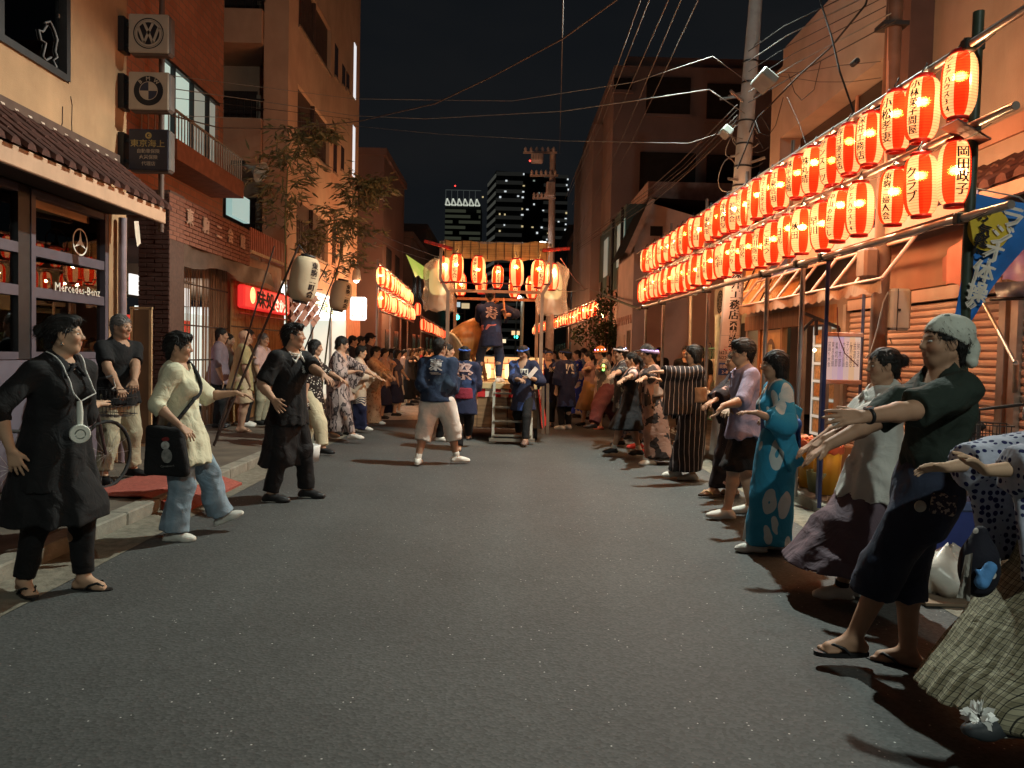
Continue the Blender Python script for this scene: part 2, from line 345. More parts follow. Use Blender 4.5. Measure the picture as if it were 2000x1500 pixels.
# ------------------------------------------------------------------ projecting signs on the corner
SX0, SX1 = -4.49, -4.0; SY = 9.18
def sign_box(name, label, pyc, h, face, draw, rim=(.10, .08, .07)):
 c = PY(291, pyc, SY); hw = .245; hh = h/2
 t = thing(name, label, 'sign', c, group='square signs stacked on the shop corner')
 MB().box((c.x-hw, SY, c.z-hh), (c.x+hw, SY+.16, c.z+hh), bev=.03).build('casing', mat('sign_casing', rim, .5), t)
 MB().box((c.x-hw+.012, SY-.012, c.z-hh+.012), (c.x+hw-.012, SY+.002, c.z+hh-.012), bev=.01).build('face', face, t)
 draw(t, Vector((c.x, SY-.0135, c.z)))
 for dz in (-.12, .12): MB().box((XL, SY+.05, c.z+dz-.02), (c.x-hw, SY+.11, c.z+dz+.02)).build('bracket', BRK, t)
 MB().box((XL, SY+.0, c.z-.2), (XL+.07, SY+.16, c.z+.2)).build('wall_plate', BRK, t)
 return t
PALE = mat('sign_pale', (.40, .33, .26), .45, .08, 6); INK = mat('sign_ink', (.012, .014, .02), .4); INKB = mat('sign_navy', (.03, .035, .06), .4, .1)
N_ = (0, -1, 0); RX = (1, 0, 0); UZ = (0, 0, 1)
def d_vw(t, c):
 m = MB(); m.disc(c, .178, N_, 36, r0=.165); m.disc(c, .155, N_, 36)
 m.build('emblem_ring', INK, t)
 q = MB(); o = c + Vector((0, -.0015, 0)); q.disc(o, .152, N_, 36, r0=.128)
 def stroke(a, b): q.bar(o + Vector((a[0], 0, a[1])), o + Vector((b[0], 0, b[1])), .028, .001, up=(0, 1, 0))
 q2 = []
 def st(a, b, w=.030):
  a = Vector((a[0], 0, a[1])); b = Vector((b[0], 0, b[1])); d = (b-a).normalized(); n = Vector((d.z, 0, -d.x))*(w/2)
  q.quad(o+a-n, o+b-n, o+b+n, o+a+n)
 st((-.055, .125), (0, .01)); st((.055, .125), (0, .01))
 st((-.118, .068), (-.052, -.112)); st((.118, .068), (.052, -.112)); st((-.052, -.112), (0, .012)); st((.052, -.112), (0, .012))
 q.build('emblem', PALE, t)
def d_bmw(t, c):
 m = MB(); m.disc(c, .172, N_, 36); m.build('emblem_ring', INK, t)
 o = c + Vector((0, -.0015, 0)); m = MB(); m.disc(o, .108, N_, 36, r0=.1); 
 for k in range(4):
  pts = [o] + [o + Vector((math.cos(a)*.1, 0, math.sin(a)*.1)) for a in [k*PI/2 + j*PI/16 for j in range(9)]]
  m.quad(*pts, mi=k % 2)
 m.build('emblem', [PALE, INKB], t)
 m = MB()
 for ch, a in (('B', 132), ('M', 92), ('W', 50)):
  a = R_(a); d = Vector((math.cos(a), 0, math.sin(a))); r = Vector((math.sin(a), 0, -math.cos(a)))
  text_on(m, ch, o + d*.14, r, d, .045, off=.001, bold=.002)
 m.build('lettering', PALE, t)
def d_tok(t, c):
 m = MB(); g = mat('sign_gold', (.35, .27, .10), .4); m.disc(c + Vector((-.0, -.001, .165)), .038, N_, 20, r0=.02); m.disc(c + Vector((.008, -.001, .165)), .013, N_, 12)
 text_on(m, '東京海上', c + Vector((-.01, 0, .075)), RX, UZ, .085, off=.001, bold=.002, wmax=-.40); m.build('lettering', g, t)
 m = MB(); 
 for s_, dz in (('自動車保険', -.015), ('火災保険', -.085), ('代理店', -.16)): text_on(m, s_, c + Vector((0, 0, dz)), RX, UZ, .05, off=.001, bold=.001)
 m.build('lettering', PALE, t)
sign_box('roundel_sign', 'pale square sign with a ringed two-letter roundel, topmost on the shop corner', 66, .47, PALE, d_vw)
sign_box('quartered_roundel_sign', 'pale square sign with a black-ringed quartered roundel, middle of the corner signs', 178, .46, PALE, d_bmw)
sign_box('insurance_sign', 'dark navy sign with gold lettering, lowest of the corner signs', 293, .50, mat('sign_dark_face', (.022, .024, .04), .35), d_tok)
MB().tube([(-4.22, SY+.3, 2.9), (-4.22, SY+.3, 7)], .035, 8).build('drain_pipe', mat('pipe_brown', (.10, .06, .045), .5), label='brown drain pipe behind the square corner signs', cat='pipe')

# ------------------------------------------------------------------ left: brick hall
def brick_mat(name, c1, c2, mortar, sc, bw=.5, rh=.25, axes='YZ'):
 m = bpy.data.materials.new(name); m.use_nodes = True; nt = m.node_tree; N = nt.nodes; L = nt.links; p = N['Principled BSDF']
 tc = N.new('ShaderNodeTexCoord'); sp = N.new('ShaderNodeSeparateXYZ'); cb = N.new('ShaderNodeCombineXYZ'); L.new(tc.outputs['Object'], sp.inputs[0])
 ad = N.new('ShaderNodeMath'); ad.operation = 'ADD'; L.new(sp.outputs[0], ad.inputs[0]); L.new(sp.outputs[1], ad.inputs[1])
 L.new(ad.outputs[0], cb.inputs[0]); L.new(sp.outputs[2], cb.inputs[1])
 bt = N.new('ShaderNodeTexBrick'); bt.inputs['Scale'].default_value = sc; bt.inputs['Color1'].default_value = _lin(c1); bt.inputs['Color2'].default_value = _lin(c2); bt.inputs['Mortar'].default_value = _lin(mortar)
 bt.inputs['Mortar Size'].default_value = .02; bt.inputs['Brick Width'].default_value = bw; bt.inputs['Row Height'].default_value = rh
 L.new(cb.outputs[0], bt.inputs['Vector']); nz = N.new('ShaderNodeTexNoise'); nz.inputs['Scale'].default_value = 1.2; nz.inputs['Detail'].default_value = 6; L.new(tc.outputs['Object'], nz.inputs['Vector'])
 mr = N.new('ShaderNodeMapRange'); mr.inputs[3].default_value = .6; mr.inputs[4].default_value = 1.35; L.new(nz.outputs['Fac'], mr.inputs[0])
 mx = N.new('ShaderNodeMix'); mx.data_type = 'RGBA'; mx.blend_type = 'MULTIPLY'; mx.inputs[0].default_value = 1; L.new(bt.outputs['Color'], mx.inputs[6]); L.new(mr.outputs[0], mx.inputs[7]); L.new(mx.outputs[2], p.inputs['Base Color'])
 bp = N.new('ShaderNodeBump'); bp.inputs['Strength'].default_value = .5; bp.inputs['Distance'].default_value = .01; bp.invert = True; L.new(bt.outputs['Fac'], bp.inputs['Height']); L.new(bp.outputs[0], p.inputs['Normal'])
 p.inputs['Roughness'].default_value = .85; return m
BRICK = brick_mat('red_brick_wall', (.33, .125, .07), (.27, .10, .055), (.19, .11, .075), 2.0)
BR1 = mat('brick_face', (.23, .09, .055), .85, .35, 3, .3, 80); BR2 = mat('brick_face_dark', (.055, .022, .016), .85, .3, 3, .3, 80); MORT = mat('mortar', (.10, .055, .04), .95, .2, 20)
XF = -4.66; Y0 = PX(331, 420, XF).y; Y1 = PX(489, 500, XF).y; ZT = 3.68; ZB = PX(331, 466, XF).z
hall = thing('brick_hall', 'red brick neighbourhood hall with lettered fascia and railed balcony', 'building', (-6, 12, 0))
w = MB(); w.box((-10, Y0+.7, 3.9), (-5.5, Y1+.9, 4.9)); w.box((-10, Y0-1.2, 4.9), (-5.5, 12.35, 14)); w.box((-10, 14.75, 4.9), (-5.5, Y1+.9, 14)); w.box((-10, 12.35, 6.12), (-5.5, 14.75, 14)); w.box((-10, Y0-1.2, 3.68), (-5.5, Y0+.7, 4.9))
w.build('wall', BRICK, hall)
MB().box((-6.1, Y0+.01, .1), (-5.13, Y1, 3.64)).box((-10, Y0+.1, .1), (-8, Y1, 3.6)).build('inner_wall', mat('dim_plaster', (.10, .06, .04), .9), hall) if False else None
MB().box((-8.2, Y0+.02, ZB), (XF-.03, Y1-.02, ZT-.02)).build('fascia_core', MORT, hall)
bl, bh = .225, .064; nrow = int((ZT-ZB)/bh)
bm_ = MB().box((0, .006, .005), (.03, bl-.006, bh-.005), bev=.003)
bme = bm_.mesh('brick', BR1)
def lay(parent, me, x, y0, y1, z0, rows, L_=bl, face='X'):
 for r in range(rows):
  y = y0 - (L_/2 if r % 2 else 0)
  while y < y1-.02:
   a = max(y, y0); e = min(y+L_, y1); 
   if e-a > .03:
    o = bpy.data.objects.new('brick', me); COL.objects.link(o); o.parent = parent
    j = random.uniform(-.004, .003)
    if face == 'X': p = Vector((x+j, a, z0+r*bh)); o.scale = (1, (e-a)/L_, 1)
    else: p = Vector((a, x+j, z0+r*bh)); o.rotation_euler = (0, 0, -PI/2); o.scale = (1, (e-a)/L_, 1)
    o.location = p - parent.location
    if face != 'X': o.location.x = e - parent.location.x if False else a - parent.location.x; 
   y += L_
lay(hall, bme, XF-.03, Y0, Y1, ZB, nrow)
# pillar that faces the camera
XP0 = PY(270, 420, Y0).x
MB().box((XP0, Y0+.03, .1), (XF-.005, Y0+.5, ZT-.01)).build('pillar_core', MORT, hall)
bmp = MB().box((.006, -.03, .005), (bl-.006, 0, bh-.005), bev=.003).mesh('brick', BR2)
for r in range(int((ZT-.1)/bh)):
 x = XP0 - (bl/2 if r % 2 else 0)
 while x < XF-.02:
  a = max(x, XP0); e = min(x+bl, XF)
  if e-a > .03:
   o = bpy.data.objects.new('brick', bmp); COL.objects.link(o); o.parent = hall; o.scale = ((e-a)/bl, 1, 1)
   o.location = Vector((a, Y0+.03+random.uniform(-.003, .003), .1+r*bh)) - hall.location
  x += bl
LET = mat('hall_letter', (.66, .42, .30), .4, .1, metal=.3)
for ch, px, py in (('東', 370, 424), ('駒', 401, 440), ('二', 427, 453), ('会', 449, 460), ('館', 473, 472)):
 c = PX(px, py, XF+.012); tx = MB()
 for off in (0, .012): text_on(tx, ch, c, (0, 1, 0), (0, 0, 1), .235 if ch != '二' else .17, off=.004+off, bold=.008)
 tx.build('letter', LET, hall)
# balcony with rail and lit window
XB = -4.9; by0 = PX(346, 300, XB).y; by1 = PX(476, 375, XB).y
MB().box((-5.5, by0, 4.28), (XB, by1, 4.58)).build('balcony', mat('balcony_brick', (.24, .095, .055), .85, .2, 8, .3), hall)
rl = MB(); zt_ = 5.0
rl.bar((XB-.04, by0, zt_), (XB-.04, by1, zt_), .035, .03); rl.bar((-5.5, by0+.03, zt_), (XB-.04, by0+.03, zt_), .035, .03)
rl.build('rail', mat('pale_rail', (.42, .36, .30), .4, metal=.5), hall)
n = 26; bmesh_ = MB().tube([(0, 0, 4.58), (0, 0, 4.99)], .011, 5).mesh('baluster', mat('pale_rail', ()))
for k in range(n+1):
 o = bpy.data.objects.new('baluster', bmesh_); COL.objects.link(o); o.parent = hall; o.location = Vector((XB-.04, by0+.03+(by1-by0-.06)*k/n, 0)) - hall.location; 
for k in range(5):
 o = bpy.data.objects.new('baluster', bmesh_); COL.objects.link(o); o.parent = hall; o.location = Vector((XB-.14-k*.1, by0+.03, 0)) - hall.location
LITG = emat('lit_pale_green', (.62, .90, .78), .55); LITD = emat('lit_dim_green', (.45, .66, .58), .28)
for i, (y, e) in enumerate(((12.35, 12.75), (12.8, 13.5), (13.55, 14.2), (14.25, 14.75))):
 f_ = MB().box((-5.58, y, 4.9), (-5.5+.012, y+.045, 6.12)).box((-5.58, y+.045, 6.07), (-5.5+.012, e+.05, 6.12)).build('window_frame', BRK, hall)
 MB().quad((-5.56, y+.045, 4.9), (-5.56, e+.05, 4.9), (-5.56, e+.05, 6.07), (-5.56, y+.045, 6.07)).build('pane', [LITG, LITG, LITD, LITD][i], hall)
wn2 = PX(470, 405, -5.5)
MB().box((-5.6, wn2.y-.55, wn2.z-.25), (-5.48, wn2.y+.5, wn2.z+.25)).build('window', emat('lit_cyan_window', (.5, .85, .80), .5), hall)
# lower railing with ornate red balusters
for k in range(22):
 y = Y1+.1+k*.11
 MB().box((XF-.05, y, 3.3), (XF-.02, y+.035, 3.72)).build('baluster', mat('rust_rail', (.45, .13, .07), .5), hall)
MB().box((XF-.06, Y1, 3.24), (XF+.02, Y1+2.6, 3.3)).build('ledge', mat('ledge_cream', (.5, .36, .22)), hall)
# entrance: dim hall with lit paper windows and red-white curtain behind a reed screen
MB().box((-8, Y0+.5, .1), (-7.9, Y1+2, 3.2)).build('back_wall', mat('warm_plaster', (.25, .14, .08)), hall)
PAPER = emat('lit_paper', (1, .97, .92), 1.1)
for y0_, y1_, z0_, z1_ in ((11.2, 11.9, 2.25, 2.55), (12.1, 12.7, 2.25, 2.55), (12.8, 13.3, 2.2, 2.5), (11.0, 11.7, .5, 1.45), (12.25, 12.95, .4, 1.5)):
 MB().box((-5.45, y0_, z0_), (-5.42, y1_, z1_)).build('window', PAPER, hall)
cur = emat('red_curtain_glow', (1, .06, .04), .6, (.45, .03, .02))  # curtain cloth emits red itself, in place of light behind it
MB().box((-5.41, 10.9, 1.5), (-5.38, 13.2, 1.95)).box((-5.41, 11.75, .3), (-5.38, 12.2, 1.5)).build('curtain', cur, hall)
MB().box((-5.35, Y0+.4, 1.36), (-4.78, Y0+.42, 1.4)).build('bar', BRK, hall)
REED = mat('reed', (.19, .095, .045), .7, .5, 3, sx=(30, 30, 1)); REEDG = mat('reed_gold', (.36, .20, .085), .7, .45, 3, sx=(30, 30, 1))
def reed_screen(name, label, X, y0, y1, z0, z1, step, m, ties, skip=0):
 t = thing(name, label, 'screen', (X, (y0+y1)/2, z0))
 r = MB(); y = y0
 while y < y1:
  if random.random() > skip: r.tube([(X+random.uniform(-.006, .006), y, z0), (X+random.uniform(-.006, .006), y+random.uniform(-.02, .02), z1)], random.uniform(.006, .01), 4, caps=False)
  y += step*random.uniform(.7, 1.3)
 r.build('reed', m, t, kind='stuff')
 for z in ties: MB().box((X+.006, y0, z-.012), (X+.014, y1, z+.012)).build('tie', mat('reed_tie', (.05, .03, .02)), t)
reed_screen('reed_screen', 'dark reed screen with light showing through, hung in the hall entrance', -5.0, Y0+.35, 13.9, .2, 3.0, .022, REED, (.7, 1.3, 1.85, 2.5), .58)
reed_screen('reed_fence', 'golden reed fence beside the red lit sign', -4.95, 13.95, 17.3, .15, 2.75, .02, REEDG, (.6, 1.25, 1.9), 0)
MB().box((-5.35, 13.95, .1), (-5.05, 17.4, 3.3)).build('back_wall', mat('warm_plaster2', (.3, .17, .09)), hall)
tb = thing('entrance_light', 'fluorescent tube glowing under the brick fascia', 'light', (-5.0, 11.6, 3.0)); 
MB().box((-5.02, 11.2, 3.0), (-4.96, 12.6, 3.04)).build('tube', emat('tube_white', (.9, .95, 1), 5), tb); MB().box((-5.05, 11.15, 3.042), (-4.93, 12.65, 3.09)).build('housing', mat('housing_white', (.6, .6, .58)), tb)
# drooping tarpaulin under the fascia
tp = MB(); ny = 14; nz = 3; vs = []
for i in range(ny+1):
 for j in range(nz+1):
  y = Y0+.3 + (Y1+1.5-Y0-.3)*i/ny; vs.append((-4.7+.04*math.sin(i*1.7+j), y, 3.02-.28*j/nz - .06*math.sin(i*.9)*j/nz))
tp.add(vs, [(i*(nz+1)+j, i*(nz+1)+j+1, (i+1)*(nz+1)+j+1, (i+1)*(nz+1)+j) for i in range(ny) for j in range(nz)], 0, True)
tp.build('entrance_valance', mat('brown_tarp', (.09, .06, .045), .6, .3), label='brown cloth valance drooping under the brick fascia', cat='cloth')
# ------------------------------------------------------------------ left: apartment block over a lit shop
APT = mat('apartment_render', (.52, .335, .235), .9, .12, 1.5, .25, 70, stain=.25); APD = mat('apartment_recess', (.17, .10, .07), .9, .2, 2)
XA2 = -5.0; AY0 = 17.6; AY1 = 25.9; AZ = 13.1
apt = thing('apartment_block', 'tall orange rendered apartment block with balconies and slit windows', 'building', (-7, 20, 0))
w = MB()
rows = [(9.06, 10.35), (6.45, 7.75), (3.85, 5.1)]
zc = [3.1]
# facade pieces round the balcony recesses
wy0, wy1 = 18.4, 21.7
w.box((-12, wy1, 3.05), (XA2, AY1, AZ)); w.box((-5.55, AY0, 3.05), (XA2, wy0, AZ+3))
zz = 3.05
for z0, z1 in reversed(rows):
 w.box((-5.5, wy0, zz), (XA2, wy1, z0)); zz = z1
w.box((-5.5, wy0, zz), (XA2, wy1, AZ+2)); w.box((-12, AY0+1.3, 3.05), (-5.55, wy1, AZ+3))
w.build('wall', APT, apt)
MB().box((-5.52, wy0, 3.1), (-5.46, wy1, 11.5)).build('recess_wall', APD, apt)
for z0, z1 in rows:
 for a, e in ((wy0+.03, 19.9), (20.05, wy1-.03)):
  MB().box((XA2-.12, a, z0+.03), (XA2-.09, e, z1)).build('window', mat('dark_slats', (.075, .045, .035), .6, .3, 4, sx=(1, 18, 1)), apt)
  MB().box((XA2-.14, a-.05, z0), (XA2+.05, e+.05, z0+.06)).build('sill', mat('sill_grey', (.25, .17, .12), .6), apt)
  MB().box((XA2-.08, a, z0+.06), (XA2-.02, a+.06, z1)).build('frame', mat('frame_dark', (.09, .05, .04), .5), apt)
  for k in range(9): MB().box((XA2-.05, a+.12+k*.15, z0+.06), (XA2-.03, a+.14+k*.15, z0+.8)).build('baluster', mat('frame_dark', ()), apt)
for y, z0, z1 in ((22.2, 9.3, 10.2), (22.2, 6.6, 7.6), (23.2, 9.4, 10.0), (23.2, 6.9, 7.6), (23.8, 9.5, 10.0), (22.2, 4.0, 5.0), (23.2, 4.2, 4.9)):
 MB().box((XA2-.0, y, z0), (XA2+.012, y+.42, z1)).build('window', mat('dark_pane', (.05, .032, .03), .25), apt)
 MB().box((XA2, y-.05, z0-.06), (XA2+.05, y+.47, z0)).build('sill', mat('sill_grey', ()), apt)
SLIT = emat('slit_lit', (.95, .97, 1), .8)
for z0, z1 in ((9.6, 11.3), (7.1, 8.7)): MB().box((XA2, 24.9, z0), (XA2+.015, 25.25, z1)).build('window', SLIT, apt)
for pz0, pz1 in ((8.3, 9.05), (5.6, 6.65), (3.05, 3.9)):
 MB().box((-7.5, AY0-.15, pz0), (-5.56, AY0-.02, pz1)).box((-7.5, AY0-.02, pz0), (-5.56, AY0+1.3, pz0+.15)).build('balcony', APT, apt)
 rr = MB(); rr.bar((-7.5, AY0-.1, pz1+.42), (-5.5, AY0-.1, pz1+.42), .04, .03); rr.bar((-7.5, AY0-.1, pz1+.2), (-5.5, AY0-.1, pz1+.2), .03, .02)
 for k in range(12): rr.bar((-7.4+k*.16, AY0-.1, pz1), (-7.4+k*.16, AY0-.1, pz1+.42), .02, .02)
 rr.build('rail', BRK, apt)
 MB().box((-6.9, AY0+1.27, pz0+.15), (-6.1, AY0+1.31, pz0+2.1)).build('door', mat('door_brown', (.06, .04, .035), .5), apt)
 MB().box((-6.0, AY0+.9, pz0+1.3), (-5.7, AY0+1.28, pz0+1.9)).build('air_conditioner', mat('ac_beige', (.4, .32, .25), .6), apt)
# horn loudspeaker on the block corner
hs = thing('horn_loudspeaker', 'pale horn loudspeaker pointing down the street from the hall balcony end', 'loudspeaker', PY(490, 332, 15.2))
c = PY(478, 322, 15.2)
hm = MB(); prof = [(.03, 0), (.035, .1), (.06, .2), (.11, .3), (.20, .40), (.215, .41), (.19, .395), (.1, .29), (.03, .15)]
hm.lathe(prof, 20); Mh = Matrix.Translation(c) @ Vector((.8, -.25, -.38)).to_track_quat('Z', 'Y').to_matrix().to_4x4()
hm.v = [tuple(Mh @ Vector(q)) for q in hm.v]; hm.build('horn', mat('horn_white', (.55, .56, .52), .4), hs)
MB().box((c.x-.25, 15.1, c.z-.02), (c.x+.02, 15.2, c.z+.06)).build('bracket', BRK, hs)
# lit convenience shop on the ground floor
SX = -4.88; SH0 = 17.75; SH1 = 23.6
cs = thing('lit_shop', 'brightly lit white shop front under the apartment block', 'shop', (-6, 20, 0))
MB().box((SX-.3, SH0, 2.42), (SX, SH1, 2.98)).build('fascia', emat('shop_sign_white', (.95, 1, .96), 2.2), cs)
MB().box((SX+.001, SH0+.1, 2.86), (SX+.006, SH1, 2.9)).build('stripe', emat('stripe_red', (1, .35, .3), .9), cs)
tx = MB(); text_on(tx, '千歳屋', Vector((SX+.002, 20.9, 2.66)), (0, 1, 0), (0, 0, 1), .32, bold=.012, wmax=-2.4); tx.build('lettering', mat('sign_green', (.05, .32, .12), .5), cs)
MB().box((-8.5, SH0, .13), (-8.45, SH1, 2.42)).build('back_wall', emat('shop_wall_glow', (.88, .97, .84), .55), cs)  # room walls and ceiling glow themselves, standing in for indoor light
MB().box((-8.5, SH0, 2.39), (SX-.3, SH1, 2.42)).build('ceiling', emat('shop_ceiling_glow', (.95, 1, .95), .9), cs)
MB().box((-8.5, SH1, .13), (SX, SH1+.1, 2.42)).build('side_wall', emat('shop_side_glow', (.9, .9, .68), .50), cs)
MB().box((-8.45, SH0+.1, .13), (SX-.05, SH1, .15)).build('floor_panel', mat('shop_floor', (.5, .5, .46), .3), cs)
for y in (SH0, 19.6, 21.7): MB().box((SX-.06, y, .13), (SX, y+.07, 2.42)).build('post', mat('alu_post', (.4, .4, .38), .4, metal=.5), cs)
MB().box((-6.6, 19.0, .14), (-6.1, 22, 1.2)).build('counter', mat('counter_white', (.55, .56, .5), .4), cs)
for y in (18.5, 20.4): MB().lathe([(.25, 0), (.28, .02), (.10, .14), (.02, .16)], 16, c=(SX-1.0, y, 2.05)).build('lamp_shade', emat('lamp_shade_lit', (.9, 1, .85), .7), cs)
MB().box((SX, SH0-.5, .13), (SX+.1, SH0-.3, 3.05)).build('pier', mat('pier_brown', (.12, .06, .04)), cs)
MB().box((-5.2, SH1+.1, .13), (SX+.02, AY1, 3.05)).build('end_wall', mat('end_wall_pink', (.38, .17, .11), .9, .15), cs)
# red lit sign on the reed fence
XS = -4.72; a = PX(478, 578, XS); e = PX(566, 582, XS)
rs = thing('red_lit_sign', 'glowing red shop sign with yellow crest and cream brush lettering', 'sign', (XS, (a.y+e.y)/2, a.z))
z0 = PX(478, 601, XS).z; z1 = PX(478, 555, XS).z
MB().box((XS-.14, a.y, z0), (XS, e.y, z1), bev=.03).build('panel', emat('sign_red', (1, .035, .03), .75, (.6, .03, .03)), rs)
YEL = emat('sign_yellow', (1, .78, .30), 1.3); q = MB(); cc = PX(494, 577, XS+.004); q.disc(cc, .155, (1, 0, 0), 24); q.build('crest', YEL, rs)
q = MB(); q.disc(cc + Vector((.003, 0, 0)), .115, (1, 0, 0), 24, r0=.1); q.bar(cc+Vector((.003, -.1, 0)), cc+Vector((.003, .1, 0)), .02, .002); q.build('crest_mark', emat('sign_orange', (1, .35, .05), .8), rs)
q = MB(); text_on(q, '味処', Vector((XS, a.y+1.25, (z0+z1)/2)), (0, 1, 0), (0, 0, 1), .33, bold=.02, wmax=-1.1); q2 = MB(); text_on(q2, 'さかえ', Vector((XS, a.y+2.3, (z0+z1)/2-.05)), (0, 1, 0), (0, 0, 1), .25, bold=.015, wmax=-.9)
q.build('lettering', mat('sign_black', (.02, .01, .01)), rs); q2.build('lettering', emat('sign_cream', (1, .85, .6), 1.2), rs)
MB().tube([(XS-.05, a.y-.12, z0-.1), (XS-.05, e.y+.1, z0-.1)], .02, 6).build('rail', mat('red_rail', (.4, .05, .03)), rs)
# small white box sign by the kerb
cw = PY(700, 603, 20.6); hw = .21
ws = thing('white_box_sign', 'bright white lit box sign projecting over the pavement', 'sign', cw)
MB().box((cw.x-hw, 20.5, cw.z-.31), (cw.x+hw, 20.7, cw.z+.31), bev=.04).build('box', emat('box_sign_white', (1, .98, .97), 1.5), ws)
q = MB()
for sx, sz in ((-1, 1), (1, 1), (1, -1), (-1, -1)): 
 o_ = cw + Vector((sx*.15, -.103, sz*.22)); q.quad(o_, o_+Vector((-sx*.07, 0, 0)), o_+Vector((0, 0, -sz*.07)))
q.build('corner_mark', emat('sign_pink', (1, .30, .28), .8), ws)
MB().tube([(cw.x-.15, 20.6, cw.z+.3), (-4.9, 20.6, cw.z+.75)], .012, 5).build('stay', mat('alu_post', ()), ws)
# street luminaire with glass shade seen past the block end
lc = PY(696, 548, 24.5)
lp = thing('street_luminaire', 'small hooded street luminaire beside the end of the apartment block', 'street lamp', lc)
MB().tube([(-4.9, 24.5, lc.z+.5), (lc.x-.2, 24.5, lc.z+.62), (lc.x, 24.5, lc.z+.4)], .03, 6).build('arm', mat('lamp_grey', (.3, .28, .26), .4, metal=.5), lp)
MB().lathe([(.05, .4), (.12, .3), (.14, .05), (.13, 0)], 12, c=lc).build('hood', mat('lamp_grey', ()), lp); MB().lathe([(.09, .0), (.06, -.06), (.001, -.08)], 10, c=lc).build('bulb', emat('bulb_white', (1, .98, .9), 8), lp)

# ------------------------------------------------------------------ right side
XR = 4.15
STR = mat('beige_stucco', (.29, .22, .18), .9, .14, 1.8, .3, 80, stain=.28); TRIM = mat('salmon_trim', (.32, .17, .12), .8, .2, 3); 
rb = thing('shutter_shop', 'beige stucco shop house with closed roller shutters and a tiled pent roof', 'building', (6, 7, 0))
sy0 = 6.15; sy1 = 9.3; stop = 2.12
w = MB(); w.box((XR, 2, 2.2), (9, 9.6, 3.5)); w.box((XR+.25, 2, 3.5), (9, 8.1, 8)); w.box((XR, sy1, .1), (9, 9.6, 2.2)); w.box((XR, 2, .1), (9, 4.6, 2.2))
w.build('wall', STR, rb)
MB().box((XR, 8.1, 3.5), (9, 8.35, 8.2)).build('party_wall', mat('dark_reddish_wall', (.10, .055, .045), .9, .2, 2), rb)
MB().box((XR-.03, 2, 3.4), (XR+.27, 8.1, 3.56)).build('band', TRIM, rb)
# upper window at the frame edge
for y, e, z, z2 in ((4.2, 5.9, 3.72, 3.80), (4.2, 5.9, 4.7, 4.78)): MB().box((XR+.2, y, z), (XR+.30, e, z2)).build('window_frame', mat('cream_frame', (.42, .3, .2), .5), rb)
for y in (4.2, 5.82): MB().box((XR+.2, y, 3.8), (XR+.30, y+.08, 4.7)).build('window_frame', mat('cream_frame', ()), rb)
MB().box((XR+.235, 4.28, 3.8), (XR+.245, 5.82, 4.7)).build('pane', mat('frosted_pane', (.30, .22, .16), .35, .1), rb)
SHUT = mat('shutter_steel', (.52, .36, .29), .45, .15, 3, metal=.1, stain=.2)
def shutter(y0, y1):
 sh = .068; nS = int((stop-.13)/sh)
 pr = [(0, 0), (-.006, .006), (-.016, .02), (-.016, .045), (-.004, .062), (0, .066)]
 m = MB(); vs = [(XR+p[0], y, p[1]) for y in (y0, y1) for p in pr]; k = len(pr)
 m.add(vs, [(i, i+1, k+i+1, k+i) for i in range(k-1)]); me = m.mesh('slat', SHUT)
 for i in range(nS):
  o = bpy.data.objects.new('slat', me); COL.objects.link(o); o.parent = rb; o.location = Vector((random.uniform(-.002, .002), 0, .13+i*sh)) - rb.location
 MB().box((XR+.02, y0, .1), (XR+.03, y1, stop)).build('shutter_back', mat('shutter_gap', (.05, .03, .025)), rb)
 MB().box((XR-.06, y0-.09, .12), (XR+.02, y0-.005, 2.2)).build('guide_rail', mat('rail_steel', (.38, .33, .28), .35, metal=.7), rb); MB().box((XR-.06, y1+.005, .12), (XR+.02, y1+.09, 2.2)).build('guide_rail', mat('rail_steel', ()), rb)
 MB().box((XR-.05, y0, stop), (XR+.02, y1, 2.24)).build('shutter_box', SHUT, rb)
shutter(6.35, 9.2); shutter(4.75, 6.1)
MB().box((XR-.02, 6.1+.09, .1), (XR+.05, 6.35-.09, 2.2)).build('pier', TRIM, rb)
q = MB(); q.box((XR-.02, 7.0, 1.33), (XR-.018, 7.16, 1.39)); q.build('sticker', mat('sticker_cream', (.6, .45, .3)), rb)
# pent roof tiles
pr0 = Vector((XR, 0, 3.2)); pr1 = Vector((XR-.5, 0, 2.86))
MB().quad((XR, 5, 3.18), (XR, 9.6, 3.18), (XR-.5, 9.6, 2.84), (XR-.5, 5, 2.84)).build('roof_bed', TILE, rb)
MB().box((XR-.53, 5, 2.74), (XR-.48, 9.6, 2.84)).build('fascia_board', mat('salmon_board', (.38, .23, .17), .7, .15), rb)
m = MB()
for k in range(3):
 a = pr0.lerp(pr1, k/3); e = pr0.lerp(pr1, (k+1)/3); nn = 5; vs = []
 for p, r, dz in ((a, .06, 0), (e, .07, .012)):
  for j in range(nn): t = PI*j/(nn-1); vs.append((p.x, -math.cos(t)*r, p.z+math.sin(t)*r+dz))
 m.add(vs, [(j+nn, j+1+nn, j+1, j) for j in range(nn-1)] + [(5, 6, 7, 8, 9)])
me = m.mesh('tile', TILE)
for k in range(22):
 o = bpy.data.objects.new('tile', me); COL.objects.link(o); o.parent = rb; o.location = Vector((0, 5.1+k*.205, random.uniform(-.005, .005))) - rb.location
# salmon wall panel over the shutters
MB().box((XR-.02, 6.2, 2.26), (XR-.005, 9.3, 2.74)).build('sign_panel', mat('salmon_panel', (.38, .19, .12), .7, .15, 2), rb)
